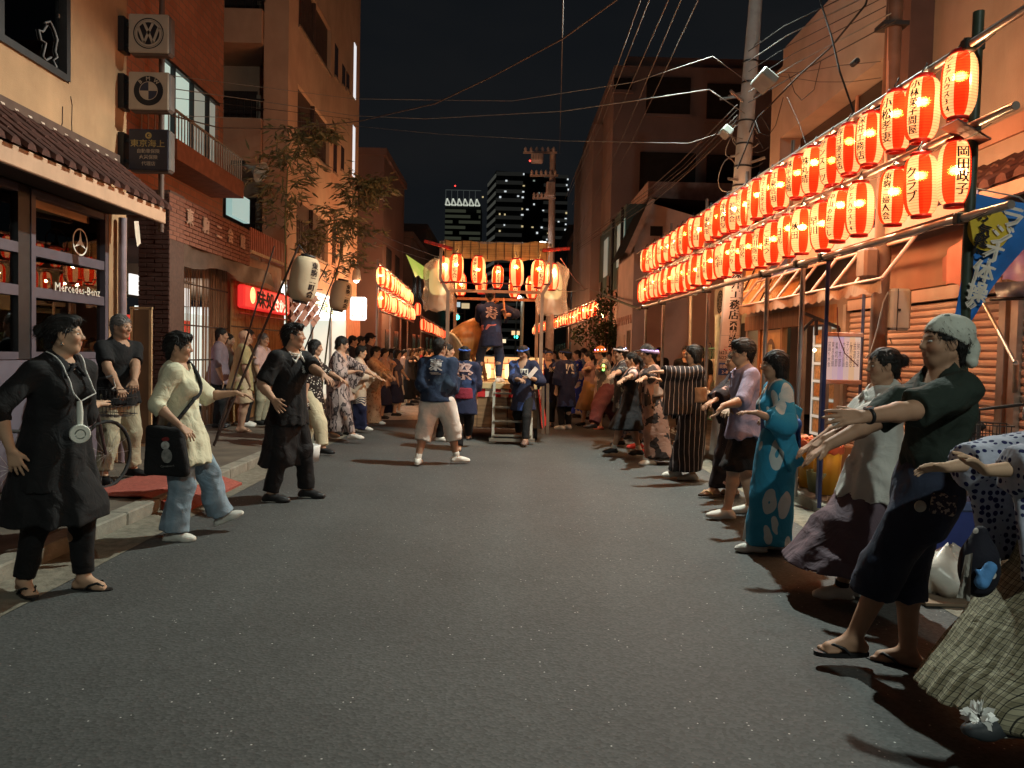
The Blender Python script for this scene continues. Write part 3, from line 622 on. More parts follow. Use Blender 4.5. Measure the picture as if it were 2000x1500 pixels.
# awning frame of salmon pipes with scalloped valance
SAL = mat('salmon_pipe', (.46, .29, .22), .5, .15, 6)
af = thing('pipe_awning', 'bare awning frame of salmon pipes with a scalloped valance along its front', 'awning', (3.7, 8.5, 2.4))
ay0, ay1 = 6.9, 11.2
def AW(y, t): return Vector((XR-.05 - t*.72, y, 3.25 - t*.98))
for k in range(9):
 y = ay0 + (ay1-ay0)*k/8; MB().tube([AW(y, 0), AW(y, 1)], .017, 6).build('pipe', SAL, af)
for t in (.03, .62, 1.0): MB().tube([AW(ay0, t), AW(ay1, t)], .017, 6).build('pipe', SAL, af)
vl = MB(); nseg = 80
for i in range(nseg):
 y = ay0 + (ay1-ay0)*i/nseg; e = ay0 + (ay1-ay0)*(i+1)/nseg
 def dr(yy): return .10 + .035*abs(math.sin(yy*PI/.22))
 x = AW(0, 1).x; z = AW(0, 1).z
 vl.quad((x-.005+.01*math.sin(y*9), y, z), (x-.005+.01*math.sin(e*9), e, z), (x-.005+.015*math.sin(e*9+1), e, z-dr(e)), (x-.005+.015*math.sin(y*9+1), y, z-dr(y)))
vl.build('valance', mat('valance_cream', (.32, .19, .12), .8, .2), af)
MB().quad(AW(8.95, .05), AW(11.1, .05), AW(11.1, .6), AW(8.95, .6)).build('cloth', mat('navy_cloth', (.035, .035, .06), .8, .2, 4), af)
q = [PY(1880, 462, 6.3), PY(1838, 505, 6.9), PY(1838, 552, 6.9), PY(1880, 560, 6.3)]
m = MB(); n_ = 10; vs = []
for i in range(n_+1):
 t = i/n_; a = q[0].lerp(q[1], t); b_ = q[3].lerp(q[2], t); b_.z -= .02*math.sin(t*12); a.x += .02*math.sin(t*9); b_.x += .035*math.sin(t*9)
 vs += [a, b_]
m.add(vs, [(2*i, 2*i+1, 2*i+3, 2*i+2) for i in range(n_)], 0, True); m.build('hanging_cloth', mat('salmon_cloth', (.46, .17, .12), .8, .15, 5), label='salmon cloth hanging beside the blue banner', cat='cloth')
# stall canopy at the right edge: purple and dark tarps
tarp = mat('purple_tarp', (.12, .09, .22), .35, .3, 5, .3, 20); tarp2 = mat('dark_tarp', (.06, .065, .09), .35, .3, 5, .3, 20)
def sheet(name, P, m, parent=None, nx=10, nz=6, wav=.04, **kw):
 a, b_, c, d = [Vector(p) for p in P]; nrm = (b_-a).cross(d-a).normalized(); vs = []
 for i in range(nx+1):
  for j in range(nz+1):
   u, v = i/nx, j/nz; p = a.lerp(b_, u).lerp(d.lerp(c, u), v); p += nrm*(wav*(math.sin(u*9+v*3)+.6*math.sin(u*17-v*5+1))*v); vs.append(p)
 return MB().add(vs, [(i*(nz+1)+j, (i+1)*(nz+1)+j, (i+1)*(nz+1)+j+1, i*(nz+1)+j+1) for i in range(nx) for j in range(nz)], 0, True).build(name, m, parent, **kw)
cn = thing('stall_canopy', 'purple tarpaulin canopy sagging over the closed shutters at the frame edge', 'canopy', (3.9, 5.2, 2.3))
sheet('tarpaulin', [PY(1952, 485, 6.2), PY(2080, 470, 5.6), PY(2080, 545, 5.4), PY(1955, 552, 6.0)], tarp, cn)
sheet('skirt', [PY(1942, 552, 6.0), PY(2080, 545, 5.4), PY(2080, 580, 5.4), PY(1942, 580, 6.0)], tarp2, cn, wav=.03)
MB().tube([PY(1935, 585, 6.1), PY(2080, 580, 5.4)], .014, 6).build('pole', BRK, cn)
MB().tube([PY(1920, 590, 6.3), PY(1982, 708, 5.7)], .016, 6).build('strut', mat('galvanised', (.33, .31, .28), .35, metal=.8), cn)
MB().tube([PY(1984, 708, 5.7), PZ(1974, 960, .13)], .022, 8).build('post', mat('galvanised', ()), cn)
# realtor's shop: slanted sign awning, lit window
ra = thing('realtor_shop', 'warmly lit realtor shop with a slanted brown lettered awning', 'shop', (5, 11.5, 0))
ra0 = PX(1582, 600, 4.0).y; ra1 = PX(1436, 600, 4.0).y
A0 = Vector((3.75, ra0, 2.32)); A1 = Vector((3.75, ra1, 2.32)); B0 = Vector((4.15, ra0, 3.15)); B1 = Vector((4.15, ra1, 3.15))
sheet('awning', [B0, B1, A1, A0], mat('awning_brown', (.44, .20, .055), .65, .25, 3), ra, wav=.008)
dirU = (B0-A0).normalized(); nA = Vector((-dirU.z, 0, dirU.x))
q = MB()
for i, ch in enumerate('深井工務店不動産'):
 t = (i+.6)/8.2; c = A1.lerp(A0, t)*.52 + B1.lerp(B0, t)*.48; text_on(q, ch, c, (0, -1, 0), dirU, .30, off=.02, bold=.006)
text_on(q, '3623-0022', A1.lerp(A0, .30)*.88 + B1.lerp(B0, .30)*.12, (0, -1, 0), dirU, .10, off=.02, bold=.003); text_on(q, '3622-6200', A1.lerp(A0, .72)*.88 + B1.lerp(B0, .72)*.12, (0, -1, 0), dirU, .10, off=.02, bold=.003)
q.build('lettering', mat('awning_cream', (.72, .56, .34), .6), ra)
for t in (.26, .62): MB().bar(A1.lerp(A0, t)+nA*-.0+Vector((-.02, 0, .01)), B1.lerp(B0, t)+Vector((-.02, 0, .01)), .02, .02).build('rib', mat('rib_dark', (.05, .03, .02)), ra)
MB().box((3.74, ra0, 2.24), (3.8, ra1, 2.31)).build('awning_rail', mat('rail_cream', (.5, .38, .24), .5), ra)
WOOD = mat('warm_wood', (.26, .12, .05), .6, .3, 2, sx=(8, 8, 1)); WARM = emat('warm_interior', (1, .66, .30), .55, (.6, .45, .3))
MB().box((4.203, ra0-1.2, 2.24), (9, ra1, 3.15)).box((4.2, ra1-.12, .1), (4.4, ra1, 2.24)).build('wall', STR, ra)
MB().box((4.18, ra0-1.1, 2.0), (4.24, ra1, 2.24)).build('lintel', WOOD, ra)
MB().box((5.6, ra0-1.1, .1), (5.65, ra1, 2.2)).build('back_wall', mat('interior_cream', (.6, .42, .22), .8), ra)
MB().box((4.25, ra0-1.1, 2.16), (5.6, ra1, 2.2)).build('ceiling_light', emat('ceiling_warm', (1, .78, .45), 1.6), ra)
pcs = [(ra0-1.1, .10, WOOD), (9.95, .06, mat('frame_grey', (.2, .17, .15), .4)), (10.75, .07, mat('frame_grey', ())), (11.5, .08, WOOD), (12.5, .10, WOOD)]
for y, wd, m_ in pcs: MB().box((4.16, y, .1), (4.24, y+wd, 2.0)).build('door_post', m_, ra)
# glazed case of papers in the window
gc = MB()
MB().box((4.3, 9.1, .5), (4.33, 10.6, 1.98)).build('notice_case', mat('case_cream', (.62, .52, .34), .6), ra)
for i in range(4):
 for j in range(6):
  y = 9.13 + i*.37; z = .55 + j*.24
  MB().box((4.285, y, z), (4.298, y+.31, z+.18)).build('notice', [mat('notice_buff', (.50, .33, .18), .7, .3, 30), mat('notice_orange', (.55, .27, .10), .7, .3, 30), mat('notice_pale', (.62, .5, .33), .7, .3, 30)][(i+j*2) % 3], ra)
for j in range(7): MB().box((4.27, 9.1, .5+j*.24), (4.284, 10.6, .535+j*.24)).build('case_rail', emat('case_strip', (.85, .95, .85), .35), ra)
for i in range(5): MB().box((4.268, 9.1+i*.37, .5), (4.283, 9.13+i*.37, 1.98)).build('case_rail', emat('case_strip', ()), ra)
sp = MB().lathe([(.0, -.03), (.03, 0), (0, .03)], 8, c=PX(1591, 684, 4.2)).build('spot_bulb', emat('spot_bulb_warm', (1, .85, .4), 9), ra)
MB().box((4.17, 8.75, .1), (4.24, 9.08, 2.0)).build('door', mat('red_wood', (.22, .07, .03), .5, .25, 3, sx=(6, 6, 1)), ra)
MB().box((4.19, 11.6, .1), (4.22, 12.5, 1.98)).build('door', mat('door_amber', (.45, .26, .09), .5, .2), ra)
av = [Vector((4.15, 11.75+.25*(1-math.cos(t)), .9+ .9*min(1, t/PI)*1 if False else .9 + .75*math.sin(t/2))) for t in [PI*k/8*2/2 for k in range(9)]]
ar = MB(); ov = [(4.185, 12.05+.28*math.cos(a_), 1.35+.5*math.sin(a_)) for a_ in [2*PI*k/20 for k in range(20)]]
ar.add(ov, [list(range(20))]).build('arched_panel', mat('arch_dark', (.05, .025, .02), .3), ra)
gr = MB()
for k in range(-3, 4): gr.tube([(4.18, 12.05+k*.07, .95), (4.18, 12.05+k*.05+.03*math.sin(k), 1.35), (4.18, 12.05+k*.02, 1.75)], .008, 4)
gr.build('grille', mat('brass', (.6, .45, .2), .3, metal=.8), ra)
MB().box((4.0, 9.0, .1), (4.16, 11.4, .5)).build('plinth', WOOD, ra)
# old white stucco house behind the realtor: beige gable wall with a deep window
hb = thing('beige_house', 'two storey beige house with a deep upper window behind the lantern frame', 'building', (6, 11, 3))
w = MB(); hy0 = 8.36; hy1 = 12.45
w.box((4.2, hy1-.45, 3.16), (9, hy1, 6.05)); w.box((4.2, hy0, 4.95), (9, hy1-.45, 6.3)); w.box((4.2, hy0, 3.16), (9, hy1-.45, 3.95)); w.box((4.55, hy0, 3.95), (9, hy1-.45, 4.95)); w.build('wall', STR, hb)
MB().box((4.5, hy0, 4.0), (4.545, hy1-.5, 4.93)).build('window', mat('dark_window', (.03, .022, .02), .2), hb); MB().box((4.48, 10.0, 3.95), (4.52, 10.06, 4.95)).build('frame', TRIM, hb)
MB().box((4.1, hy0, 6.03), (9, hy1+.05, 6.12)).build('eave', mat('eave_pale', (.42, .3, .22), .8), hb) if False else None
# vacant lot: green lit wall, mesh fence, air conditioner
gl = thing('green_lit_wall', 'pale green rendered side wall behind the mesh fence', 'wall', (5.2, 14.8, 0))
MB().box((4.9, 13.35, .1), (5.0, 16.9, 1.1)).box((4.9, 13.35, 2.25), (5.0, 16.9, 3.3)).build('wall', mat('pale_green_render', (.36, .36, .25), .9, .15, 2, .2), gl); MB().box((4.92, 13.35, 1.1), (4.98, 16.9, 2.25)).build('dark_opening', DARK, gl)
fe = thing('mesh_fence', 'green diamond mesh fence across the vacant lot', 'fence', (3.9, 14.6, 0))
GRN = mat('fence_green', (.10, .26, .16), .5, .15)
for y in (12.9, 14.0, 15.1, 16.2): MB().tube([(3.95, y, .1), (3.95, y, 1.72)], .025, 6).build('post', GRN, fe)
for z in (.35, 1.7): MB().tube([(3.95, 12.9, z), (3.95, 16.2, z)], .02, 6).build('rail', GRN, fe)
wr = MB(); n_ = 34
for k in range(-14, n_):
 for sg in (1, -1):
  y0_ = 12.9 + k*.1; a_, b_ = 0.0, 1.33
  P = [(3.95, y0_ + (t if sg > 0 else 1.33-t), .36+t) for t in (0, 1.33)]
  ya, yb = P[0][1], P[1][1]
  def clipy(p, q_):
   if p[1] == q_[1]: return p
   y = min(max(p[1], 12.9), 16.2); t = (y-p[1])/(q_[1]-p[1]); return (3.95, y, p[2]+(q_[2]-p[2])*t)
  if max(ya, yb) < 12.9 or min(ya, yb) > 16.2: continue
  wr.tube([clipy(P[0], P[1]), clipy(P[1], P[0])], .004, 3, caps=False)
wr.build('mesh_wire', GRN, fe, kind='stuff')
acc = PX(1410, 590, 4.6); ac = thing('air_conditioner_unit', 'beige outdoor air conditioner mounted high on the pale green wall', 'air conditioner', acc)
x0 = 4.55
MB().box((x0, acc.y-.42, acc.z-.3), (x0+.33, acc.y+.42, acc.z+.3), bev=.02).build('casing', mat('ac_cream', (.5, .45, .33), .5, .08), ac)
MB().disc((x0-.004, acc.y-.06, acc.z), .25, (-1, 0, 0), 24).build('fan_opening', DARK, ac); 
fg_ = MB()
for r_ in (.08, .14, .2, .25): fg_.disc((x0-.008-.001*r_, acc.y-.06, acc.z), r_+.006, (-1, 0, 0), 24, r0=r_-.006)
for k in range(8): fg_.bar((x0-.01, acc.y-.06, acc.z), (x0-.01, acc.y-.06+.25*math.cos(k*PI/4), acc.z+.25*math.sin(k*PI/4)), .008, .004)
fg_.build('fan_guard', mat('guard_grey', (.3, .28, .22)), ac)
for dy in (-.3, .3): MB().bar((x0+.02, acc.y+dy, acc.z-.32), (4.92, acc.y+dy, acc.z-.32), .03, .04).build('bracket', BRK, ac)
uc = PX(1385, 690, 3.97)
MB().tube([uc + Vector((0, .2*math.cos(a_), .2*math.sin(a_))) for a_ in [2*PI*k/20 for k in range(21)]], .012, 5).build('cable_ring', BRK, label='black hoop of cable hung on the mesh fence', cat='cable')
b_ = PX(1402, 690, 3.9); MB().box((3.82, b_.y-.25, 1.1), (3.94, b_.y+.25, 1.5), bev=.02).build('meter_box', mat('ac_cream', ()), label='cream meter box fixed below the mesh fence rail', cat='box')
MB().tube([PX(1345, 850, 3.8), PX(1350, 560, 3.8)], .03, 8).build('pale_pipe', mat('pale_pipe_m', (.5, .48, .36), .5), label='pale green standing pipe in the vacant lot', cat='pipe')
MB().tube([PX(1400, 850, 3.7), PX(1402, 615, 3.7)], .05, 8).build('wrapped_post', mat('wrap_green', (.40, .48, .36), .6, .3), label='post wrapped in pale green sheeting beside the utility pole', cat='post')
# pink gabled house and its neighbours
PINK = mat('pink_render', (.60, .42, .36), .9, .12, 1.5, .25, 60, stain=.2)
gh = thing('gabled_house', 'pink rendered house with steep gable and black roof beyond the lot', 'house', (6, 19, 0))
gy0 = 20.0; gy1 = 22.7; gx = PY(1239, 478, gy0).x
pk = PX(1272, 398, gx+1.0)
w = MB(); w.box((gx, gy0, .1), (gx+6, gy1, 3.5)); 
GP = PY(1270, 396, gy0+.0); gL = PY(1239, 478, gy0); 
wl_ = gx; hz = GP.z
w.add([(wl_, gy0, 3.5), (wl_+6, gy0, 3.5), (wl_+6, gy0, 4.0), (GP.x, gy0, hz), (wl_, gy0, gL.z), (wl_, gy1, 3.5), (wl_+6, gy1, 3.5), (wl_+6, gy1, 4.0), (GP.x, gy1, hz), (wl_, gy1, gL.z)], [(0, 1, 2, 3, 4), (9, 8, 7, 6, 5), (0, 4, 9, 5), (1, 6, 7, 2)])
w.build('wall', PINK, gh)
RF = mat('black_roof', (.022, .020, .020), .7, .2)
m = MB(); m.add([(GP.x, gy0-.3, hz+.08), (wl_-.25, gy0-.3, gL.z-.25), (wl_-.25, gy1, gL.z-.25), (GP.x, gy1, hz+.08), (GP.x+4.5, gy0-.3, hz-.1), (GP.x+4.5, gy1, hz-.1)], [(0, 1, 2, 3), (0, 3, 5, 4), (0, 4, 5, 3, 2, 1)]); m.build('roof', RF, gh)
MB().bar((GP.x, gy0-.32, hz+.04), (wl_-.22, gy0-.32, gL.z-.27), .03, .14).build('barge_board', mat('barge_pale', (.5, .36, .3)), gh)
MB().box((GP.x+.02, gy0-.02, hz-.85), (GP.x+.34, gy0-.005, hz-.6)).build('vent', DARK, gh)
for y0_, y1_ in ((20.2, 20.8), ): MB().box((gx-.012, y0_, .6), (gx, y1_, 2.2)).build('window', mat('dim_pane', (.16, .11, .085), .3), gh)
MB().box((gx-.02, 21.1, .12), (gx, 22.3, 2.1)).build('shutter', SHUT, gh)
for y in (20.9, 22.4): MB().box((gx-.1, y, 1.25), (gx, y+.22, 1.75)).build('meter', DARK, gh)
for k in range(7): MB().tube([(gx-.01, 20.2+k*.38+.1*math.cos(t), 2.5+.12*math.sin(t*1.3)) for t in [2*PI*j/8 for j in range(8)]], .018, 4).build('scroll_relief', mat('relief_pink', (.46, .24, .19)), gh)
th = thing('teal_glazed_house', 'house with teal lit upper glazing over pink brick, past the gabled house', 'house', (5, 25.5, 0))
tx0 = 3.45; ty0 = 22.75; ty1 = 29.0
w = MB(); w.box((tx0, ty0, .1), (tx0+5, ty1, 3.6)); w.build('wall', brick_mat('pink_brick', (.33, .16, .12), (.28, .13, .10), (.2, .1, .08), 2.5), th)
MB().box((tx0+.05, ty0, 3.6), (tx0+5, ty1, 6.0)).build('upper_wall', mat('teal_wall', (.06, .10, .095), .6, .2), th)
for y0_, y1_ in ((22.9, 24.4), (26.6, 27.6)): MB().box((tx0+.03, y0_, 4.3), (tx0+.05, y1_, 5.6)).build('window', emat('teal_lit', (.10, .50, .46), .22), th)
for y0_ in (23.4, 25.8, 28.0): MB().box((tx0-.01, y0_, 3.2), (tx0, y0_+.5, 4.2)).build('window', mat('dim_pane', ()), th)
for y in (24.8, 22.85): MB().tube([(tx0-.05, y, .1), (tx0-.05, y, 5.9)], .05, 6).build('drain_pipe', BRK, th)
MB().box((tx0-.02, 24.2, .1), (tx0, 26, 2.0)).build('shutter', SHUT, th)
# big dark apartment slab behind
bt = thing('brown_slab_block', 'big dark brown slab block rising behind the gabled house', 'building', (8, 30, 0))
DBR = mat('dark_brown_render', (.22, .17, .16), .9, .15, .5, stain=.2)
bx0 = PY(1193, 400, 26.5).x; zt_ = PY(1230, 128, 26.5).z
MB().box((bx0, 26.5, 6), (16, 37, zt_)).box((bx0+.5, 27, zt_), (16, 36, zt_+.5)).build('wall', DBR, bt); MB().box((bx0-.35, 29.2, .1), (bx0+.3, 37, zt_-1.2)).build('stair_tower', DBR, bt)
for px, py, hw, hh in ((1305, 188, .75, .62), (1216, 165, .3, .2), (1303, 345, .95, .8), (1420, 200, .7, .6), (1430, 350, .9, .8)):
 c = PY(px, py, 26.5); MB().box((c.x-hw, 26.44, c.z-hh), (c.x+hw, 26.49, c.z+hh)).build('window', DARK, bt)
 MB().box((c.x-hw-.06, 26.40, c.z-hh-.1), (c.x+hw+.06, 26.5, c.z-hh)).build('sill', DBR, bt)
wb = PY(1350, 390, 24); MB().box((wb.x-1.5, 23.2, 3.7), (wb.x+3, 26.3, wb.z+.35)).build('white_annex', mat('pale_annex', (.36, .25, .22), .9), label='pale flat-roofed annex between the gabled house and the slab block', cat='building')
# far street: dark blocks both sides
def block(name, label, x0, x1, y0, y1, h, col, nwin=0, side=1):
 t = thing(name, label, 'building', ((x0+x1)/2, y0, 0))
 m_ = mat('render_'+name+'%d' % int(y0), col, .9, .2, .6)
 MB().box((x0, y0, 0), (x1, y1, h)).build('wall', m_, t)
 MB().box((x0-.1, y0-.1, h), (x1+.1, y1+.1, h+.25)).build('parapet', m_, t)
 xf = x1 if side < 0 else x0
 for k in range(nwin):
  y = y0+.8+k*2.2; 
  if y+1.2 > y1: break
  for z in (1.0, 4.0, 7.0):
   if z+1.4 < h: MB().box((xf-.03, y, z), (xf+.03, y+1.2, z+1.3)).build('window', mat('dim_dark_pane', (.04, .035, .035), .25), t)
 return t
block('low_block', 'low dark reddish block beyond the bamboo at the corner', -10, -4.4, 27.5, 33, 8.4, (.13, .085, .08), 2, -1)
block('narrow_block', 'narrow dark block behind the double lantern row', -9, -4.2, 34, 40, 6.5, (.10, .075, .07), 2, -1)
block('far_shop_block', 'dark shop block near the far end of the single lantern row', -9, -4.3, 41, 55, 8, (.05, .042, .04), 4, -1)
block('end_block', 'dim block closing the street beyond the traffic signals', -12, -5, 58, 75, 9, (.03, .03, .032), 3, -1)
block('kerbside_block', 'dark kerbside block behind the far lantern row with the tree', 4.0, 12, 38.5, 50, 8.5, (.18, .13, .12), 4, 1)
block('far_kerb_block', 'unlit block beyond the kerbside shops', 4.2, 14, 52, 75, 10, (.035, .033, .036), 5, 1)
far = thing('cross_street_block', 'dark block across the far end of the street with a few lit windows', 'building', (0, 95, 0))
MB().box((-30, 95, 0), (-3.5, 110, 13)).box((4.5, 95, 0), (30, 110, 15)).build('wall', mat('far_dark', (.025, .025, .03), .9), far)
for k in range(26):
 x = random.choice([random.uniform(-12, -4), random.uniform(5, 13)]); z = random.uniform(2, 11); MB().box((x, 94.9, z), (x+random.uniform(.4, 1), 94.98, z+random.uniform(.4, .8))).build('window', emat('far_lit_%d' % (k % 3), [(1, .9, .7), (.8, .95, 1), (1, .75, .4)][k % 3], .6), far)
# ------------------------------------------------------------------ towers
def tower_pts(px, py, Y): return PY(px, py, Y)
TY = 250
ta = thing('striped_tower', 'greenish banded office tower with lit white triangles under its crown', 'tower', (-15, TY, 0))
x0 = PY(869, 450, TY).x; x1 = PY(938, 450, TY).x; zt_ = PY(900, 398, TY).z; ztop = PY(900, 372, TY).z
MB().box((x0, TY, 0), (x1, TY+18, zt_)).build('core', mat('tower_dark', (.012, .013, .013), .8), ta)
TGR = emat('tower_band_glow', (.30, .33, .22), .09, (.1, .1, .08))  # bands and masts given a faint glow; no lamp lights this tower
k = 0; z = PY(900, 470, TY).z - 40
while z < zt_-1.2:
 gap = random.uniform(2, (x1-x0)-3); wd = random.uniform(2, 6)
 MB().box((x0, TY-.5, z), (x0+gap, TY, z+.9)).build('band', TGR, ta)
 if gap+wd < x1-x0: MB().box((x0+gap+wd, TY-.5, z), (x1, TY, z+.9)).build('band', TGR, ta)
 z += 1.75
for i in range(6):
 xa = x0 + (x1-x0)*(i+.05)/6; xb = x0 + (x1-x0)*(i+.85)/6
 q = MB(); zb_ = zt_-.6; zh = zt_+ (ztop-zt_)*.34
 for a_, b_ in (((xa, zb_), (xb, zb_)), ((xb, zb_), (xa+.5, zh)), ((xa+.5, zh), (xa, zb_))): q.bar((a_[0], TY-.7, a_[1]), (b_[0], TY-.7, b_[1]), .45, .3, up=(0, 1, 0))
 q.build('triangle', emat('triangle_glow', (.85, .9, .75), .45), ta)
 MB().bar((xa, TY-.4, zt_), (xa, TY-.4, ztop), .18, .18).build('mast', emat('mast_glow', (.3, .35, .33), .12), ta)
MB().bar((x0, TY-.4, ztop), (x1, TY-.4, ztop), .2, .2).build('crown_rail', emat('mast_glow', ()), ta)
MB().lathe([(0, -.3), (.3, 0), (0, .3)], 8, c=PY(889, 363, TY)).build('beacon', emat('beacon_red', (1, .05, .04), 3), ta)
tw = thing('apartment_tower', 'tall dark apartment tower dotted with lit windows above the stage roof', 'tower', (8, TY+10, 0))
TB = TY+10
fx0 = PY(968, 400, TB).x; fx1 = PY(1108, 400, TB).x; sx0 = PY(952, 400, TB+18).x; zt_ = PY(1000, 334, TB).z
MB().add([(fx0, TB, 0), (fx1, TB, 0), (fx1, TB+18, 0), (sx0, TB+18, 0), (fx0, TB, zt_), (fx1, TB, zt_-1.5), (fx1, TB+18, zt_-1), (sx0, TB+18, zt_-1)], [(0, 1, 5, 4), (1, 2, 6, 5), (2, 3, 7, 6), (3, 0, 4, 7), (4, 5, 6, 7)]).build('core', mat('tower_core', (.03, .03, .03), .8), tw)
SLB = emat('balcony_glow', (.34, .34, .30), .032, (.12, .12, .11)); SLB2 = emat('balcony_side_glow', (.55, .56, .47), .08, (.12, .12, .11))  # dim glow put into the balcony slabs, standing in for city light
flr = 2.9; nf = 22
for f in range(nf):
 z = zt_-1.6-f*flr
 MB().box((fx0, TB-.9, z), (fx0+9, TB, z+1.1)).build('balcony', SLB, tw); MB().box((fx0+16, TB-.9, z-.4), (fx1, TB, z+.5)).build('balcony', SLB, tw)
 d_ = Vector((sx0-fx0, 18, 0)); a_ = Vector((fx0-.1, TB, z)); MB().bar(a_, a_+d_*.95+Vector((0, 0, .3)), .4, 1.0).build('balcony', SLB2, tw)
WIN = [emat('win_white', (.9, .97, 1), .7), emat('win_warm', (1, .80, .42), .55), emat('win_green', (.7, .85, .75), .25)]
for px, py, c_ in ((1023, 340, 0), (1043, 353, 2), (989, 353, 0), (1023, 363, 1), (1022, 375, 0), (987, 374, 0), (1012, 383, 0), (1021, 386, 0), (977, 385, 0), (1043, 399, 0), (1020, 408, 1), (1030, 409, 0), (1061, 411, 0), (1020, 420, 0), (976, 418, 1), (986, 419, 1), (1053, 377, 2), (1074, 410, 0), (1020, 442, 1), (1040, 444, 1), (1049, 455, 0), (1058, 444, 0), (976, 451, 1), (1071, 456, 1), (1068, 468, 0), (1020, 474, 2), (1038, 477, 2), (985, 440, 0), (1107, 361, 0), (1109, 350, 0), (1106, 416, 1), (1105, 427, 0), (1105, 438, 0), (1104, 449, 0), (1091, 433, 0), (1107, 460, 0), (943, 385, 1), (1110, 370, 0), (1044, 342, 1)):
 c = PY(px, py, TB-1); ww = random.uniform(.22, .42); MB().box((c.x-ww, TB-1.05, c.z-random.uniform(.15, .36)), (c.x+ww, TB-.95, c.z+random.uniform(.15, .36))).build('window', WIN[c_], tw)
MB().box((fx0+9.5, TB-.5, 5), (fx0+15, TB-.02, zt_-2)).build('dark_recess', mat('tower_dark', ()), tw)
# ================================================================== POLES, LAMPS, WIRES
POLEC = mat('pole_concrete', (.36, .35, .33), .85, .18, 5, .25, 60, stain=.3)
PB = PZ(1408, 884, .13); PY0 = PB.y; PT = PY(1476, 0, PY0)
def pole_pt(z): t = (z-.13)/(PT.z-.13); return PB.lerp(PT, t)
def pole_r(z): return .168 - (z-.13)*.0115
pole = thing('utility_pole', 'concrete utility pole with a white realtor sign and a mess of cables', 'utility pole', PB)
MB().tube([pole_pt(z) for z in (.1, 1, 2, 3, 4, 5, 6, 7.5)], [pole_r(z) for z in (.1, 1, 2, 3, 4, 5, 6, 7.5)], 20).build('shaft', POLEC, pole)
for z in (4.02, 4.3, 4.62, 4.95, 5.5, 5.8): MB().tube([pole_pt(z-.012), pole_pt(z+.012)], pole_r(z)+.008, 18).build('band', BRK, pole)
def wrap(mb, body, z, h, a0, r, cfun, vertical=False, mi=0, bold=0, wmax=None, off=.006):
 v, f, sz = text_geo(body, vertical); s = h/sz[1]; sx = s if not wmax else min(s, wmax/sz[0])
 for dx in ((0,) if not bold else (0, bold, -bold)):
  pts = []
  for x, y, _z in v:
   zz = z + y*s; c = cfun(zz); rr = (r(zz) if callable(r) else r) + off + (0 if dx == 0 else .0004*(1.5+dx/abs(dx))); a = a0 + (x*sx+dx)/rr
   pts.append((c[0]+rr*math.cos(a), c[1]+rr*math.sin(a), zz))
  mb.add(pts, f, mi)
def curved(mb, z0, z1, a0, a1, r, cfun, mi=0, off=.003, nz=2, na=14):
 vs = []
 for i in range(nz+1):
  z = z0+(z1-z0)*i/nz; c = cfun(z); rr = (r(z) if callable(r) else r)+off
  for k in range(na+1): a = a0+(a1-a0)*k/na; vs.append((c[0]+rr*math.cos(a), c[1]+rr*math.sin(a), z))
 mb.add(vs, [(i*(na+1)+k, i*(na+1)+k+1, (i+1)*(na+1)+k+1, (i+1)*(na+1)+k) for i in range(nz) for k in range(na)], mi, True)
av_ = math.atan2(-PB.y, -PB.x)            # towards the walker in the road
aS = av_ + .30
zs = lambda py: PY(1432, py, PY0-.1).z
q = MB(); curved(q, zs(655), zs(520), aS-1.25, aS+.75, pole_r, pole_pt); curved(q, zs(705), zs(656), aS-1.25, aS+.75, pole_r, pole_pt)
q.build('sign_sheet', mat('pole_sign_white', (.62, .52, .47), .5, .08), pole)
q = MB(); wrap(q, '深井工務店', (zs(526)+zs(624))/2, zs(526)-zs(624), aS-.05, pole_r, pole_pt, True, bold=.006)
wrap(q, '建築 設計 施工 リフォーム', (zs(530)+zs(640))/2, .6, aS+.62, pole_r, pole_pt, True, bold=0)
curved(q, zs(678), zs(628), aS-.38, aS+.30, pole_r, pole_pt, off=.006); wrap(q, '3623-0022', zs(689), .05, aS-.35, pole_r, pole_pt, bold=.002, off=.006); wrap(q, '3622-6200', zs(699), .05, aS-.35, pole_r, pole_pt, bold=.002, off=.006)
q.build('lettering', mat('ink_black', (.015, .013, .013), .5), pole)
q = MB(); wrap(q, '不動産', (zs(630)+zs(676))/2, zs(630)-zs(676), aS-.04, pole_r, pole_pt, True, bold=.004, off=.011); q.build('lettering', mat('pole_sign_white', ()), pole)
q = MB(); wrap(q, 'ここ→', zs(681.5), .055, aS-.1, pole_r, pole_pt, bold=.006); q.build('lettering', mat('ink_red', (.5, .03, .03), .5), pole)
q = MB(); curved(q, zs(733), zs(709), aS-1.2, aS+.3, pole_r, pole_pt, off=.005); q.build('address_plate', mat('plate_blue', (.03, .07, .24), .4), pole)
q = MB(); wrap(q, '東駒形', zs(716), .06, aS-.5, pole_r, pole_pt, off=.009, bold=.003); wrap(q, '2-8', zs(727), .05, aS-.5, pole_r, pole_pt, off=.009, bold=.003); q.build('lettering', mat('pole_sign_white', ()), pole)
# fittings clutter
for k in range(12):
 z = random.uniform(3.8, 6.0); a = random.uniform(0, 2*PI); c = pole_pt(z); r0 = pole_r(z)
 p = Vector((c.x+math.cos(a)*r0, c.y+math.sin(a)*r0, z)); d = Vector((math.cos(a), math.sin(a), random.uniform(-.2, .4)))
 MB().bar(p, p+d*random.uniform(.08, .3), .03, .03).build('fitting', mat('zinc', (.35, .35, .34), .4, metal=.8), pole)
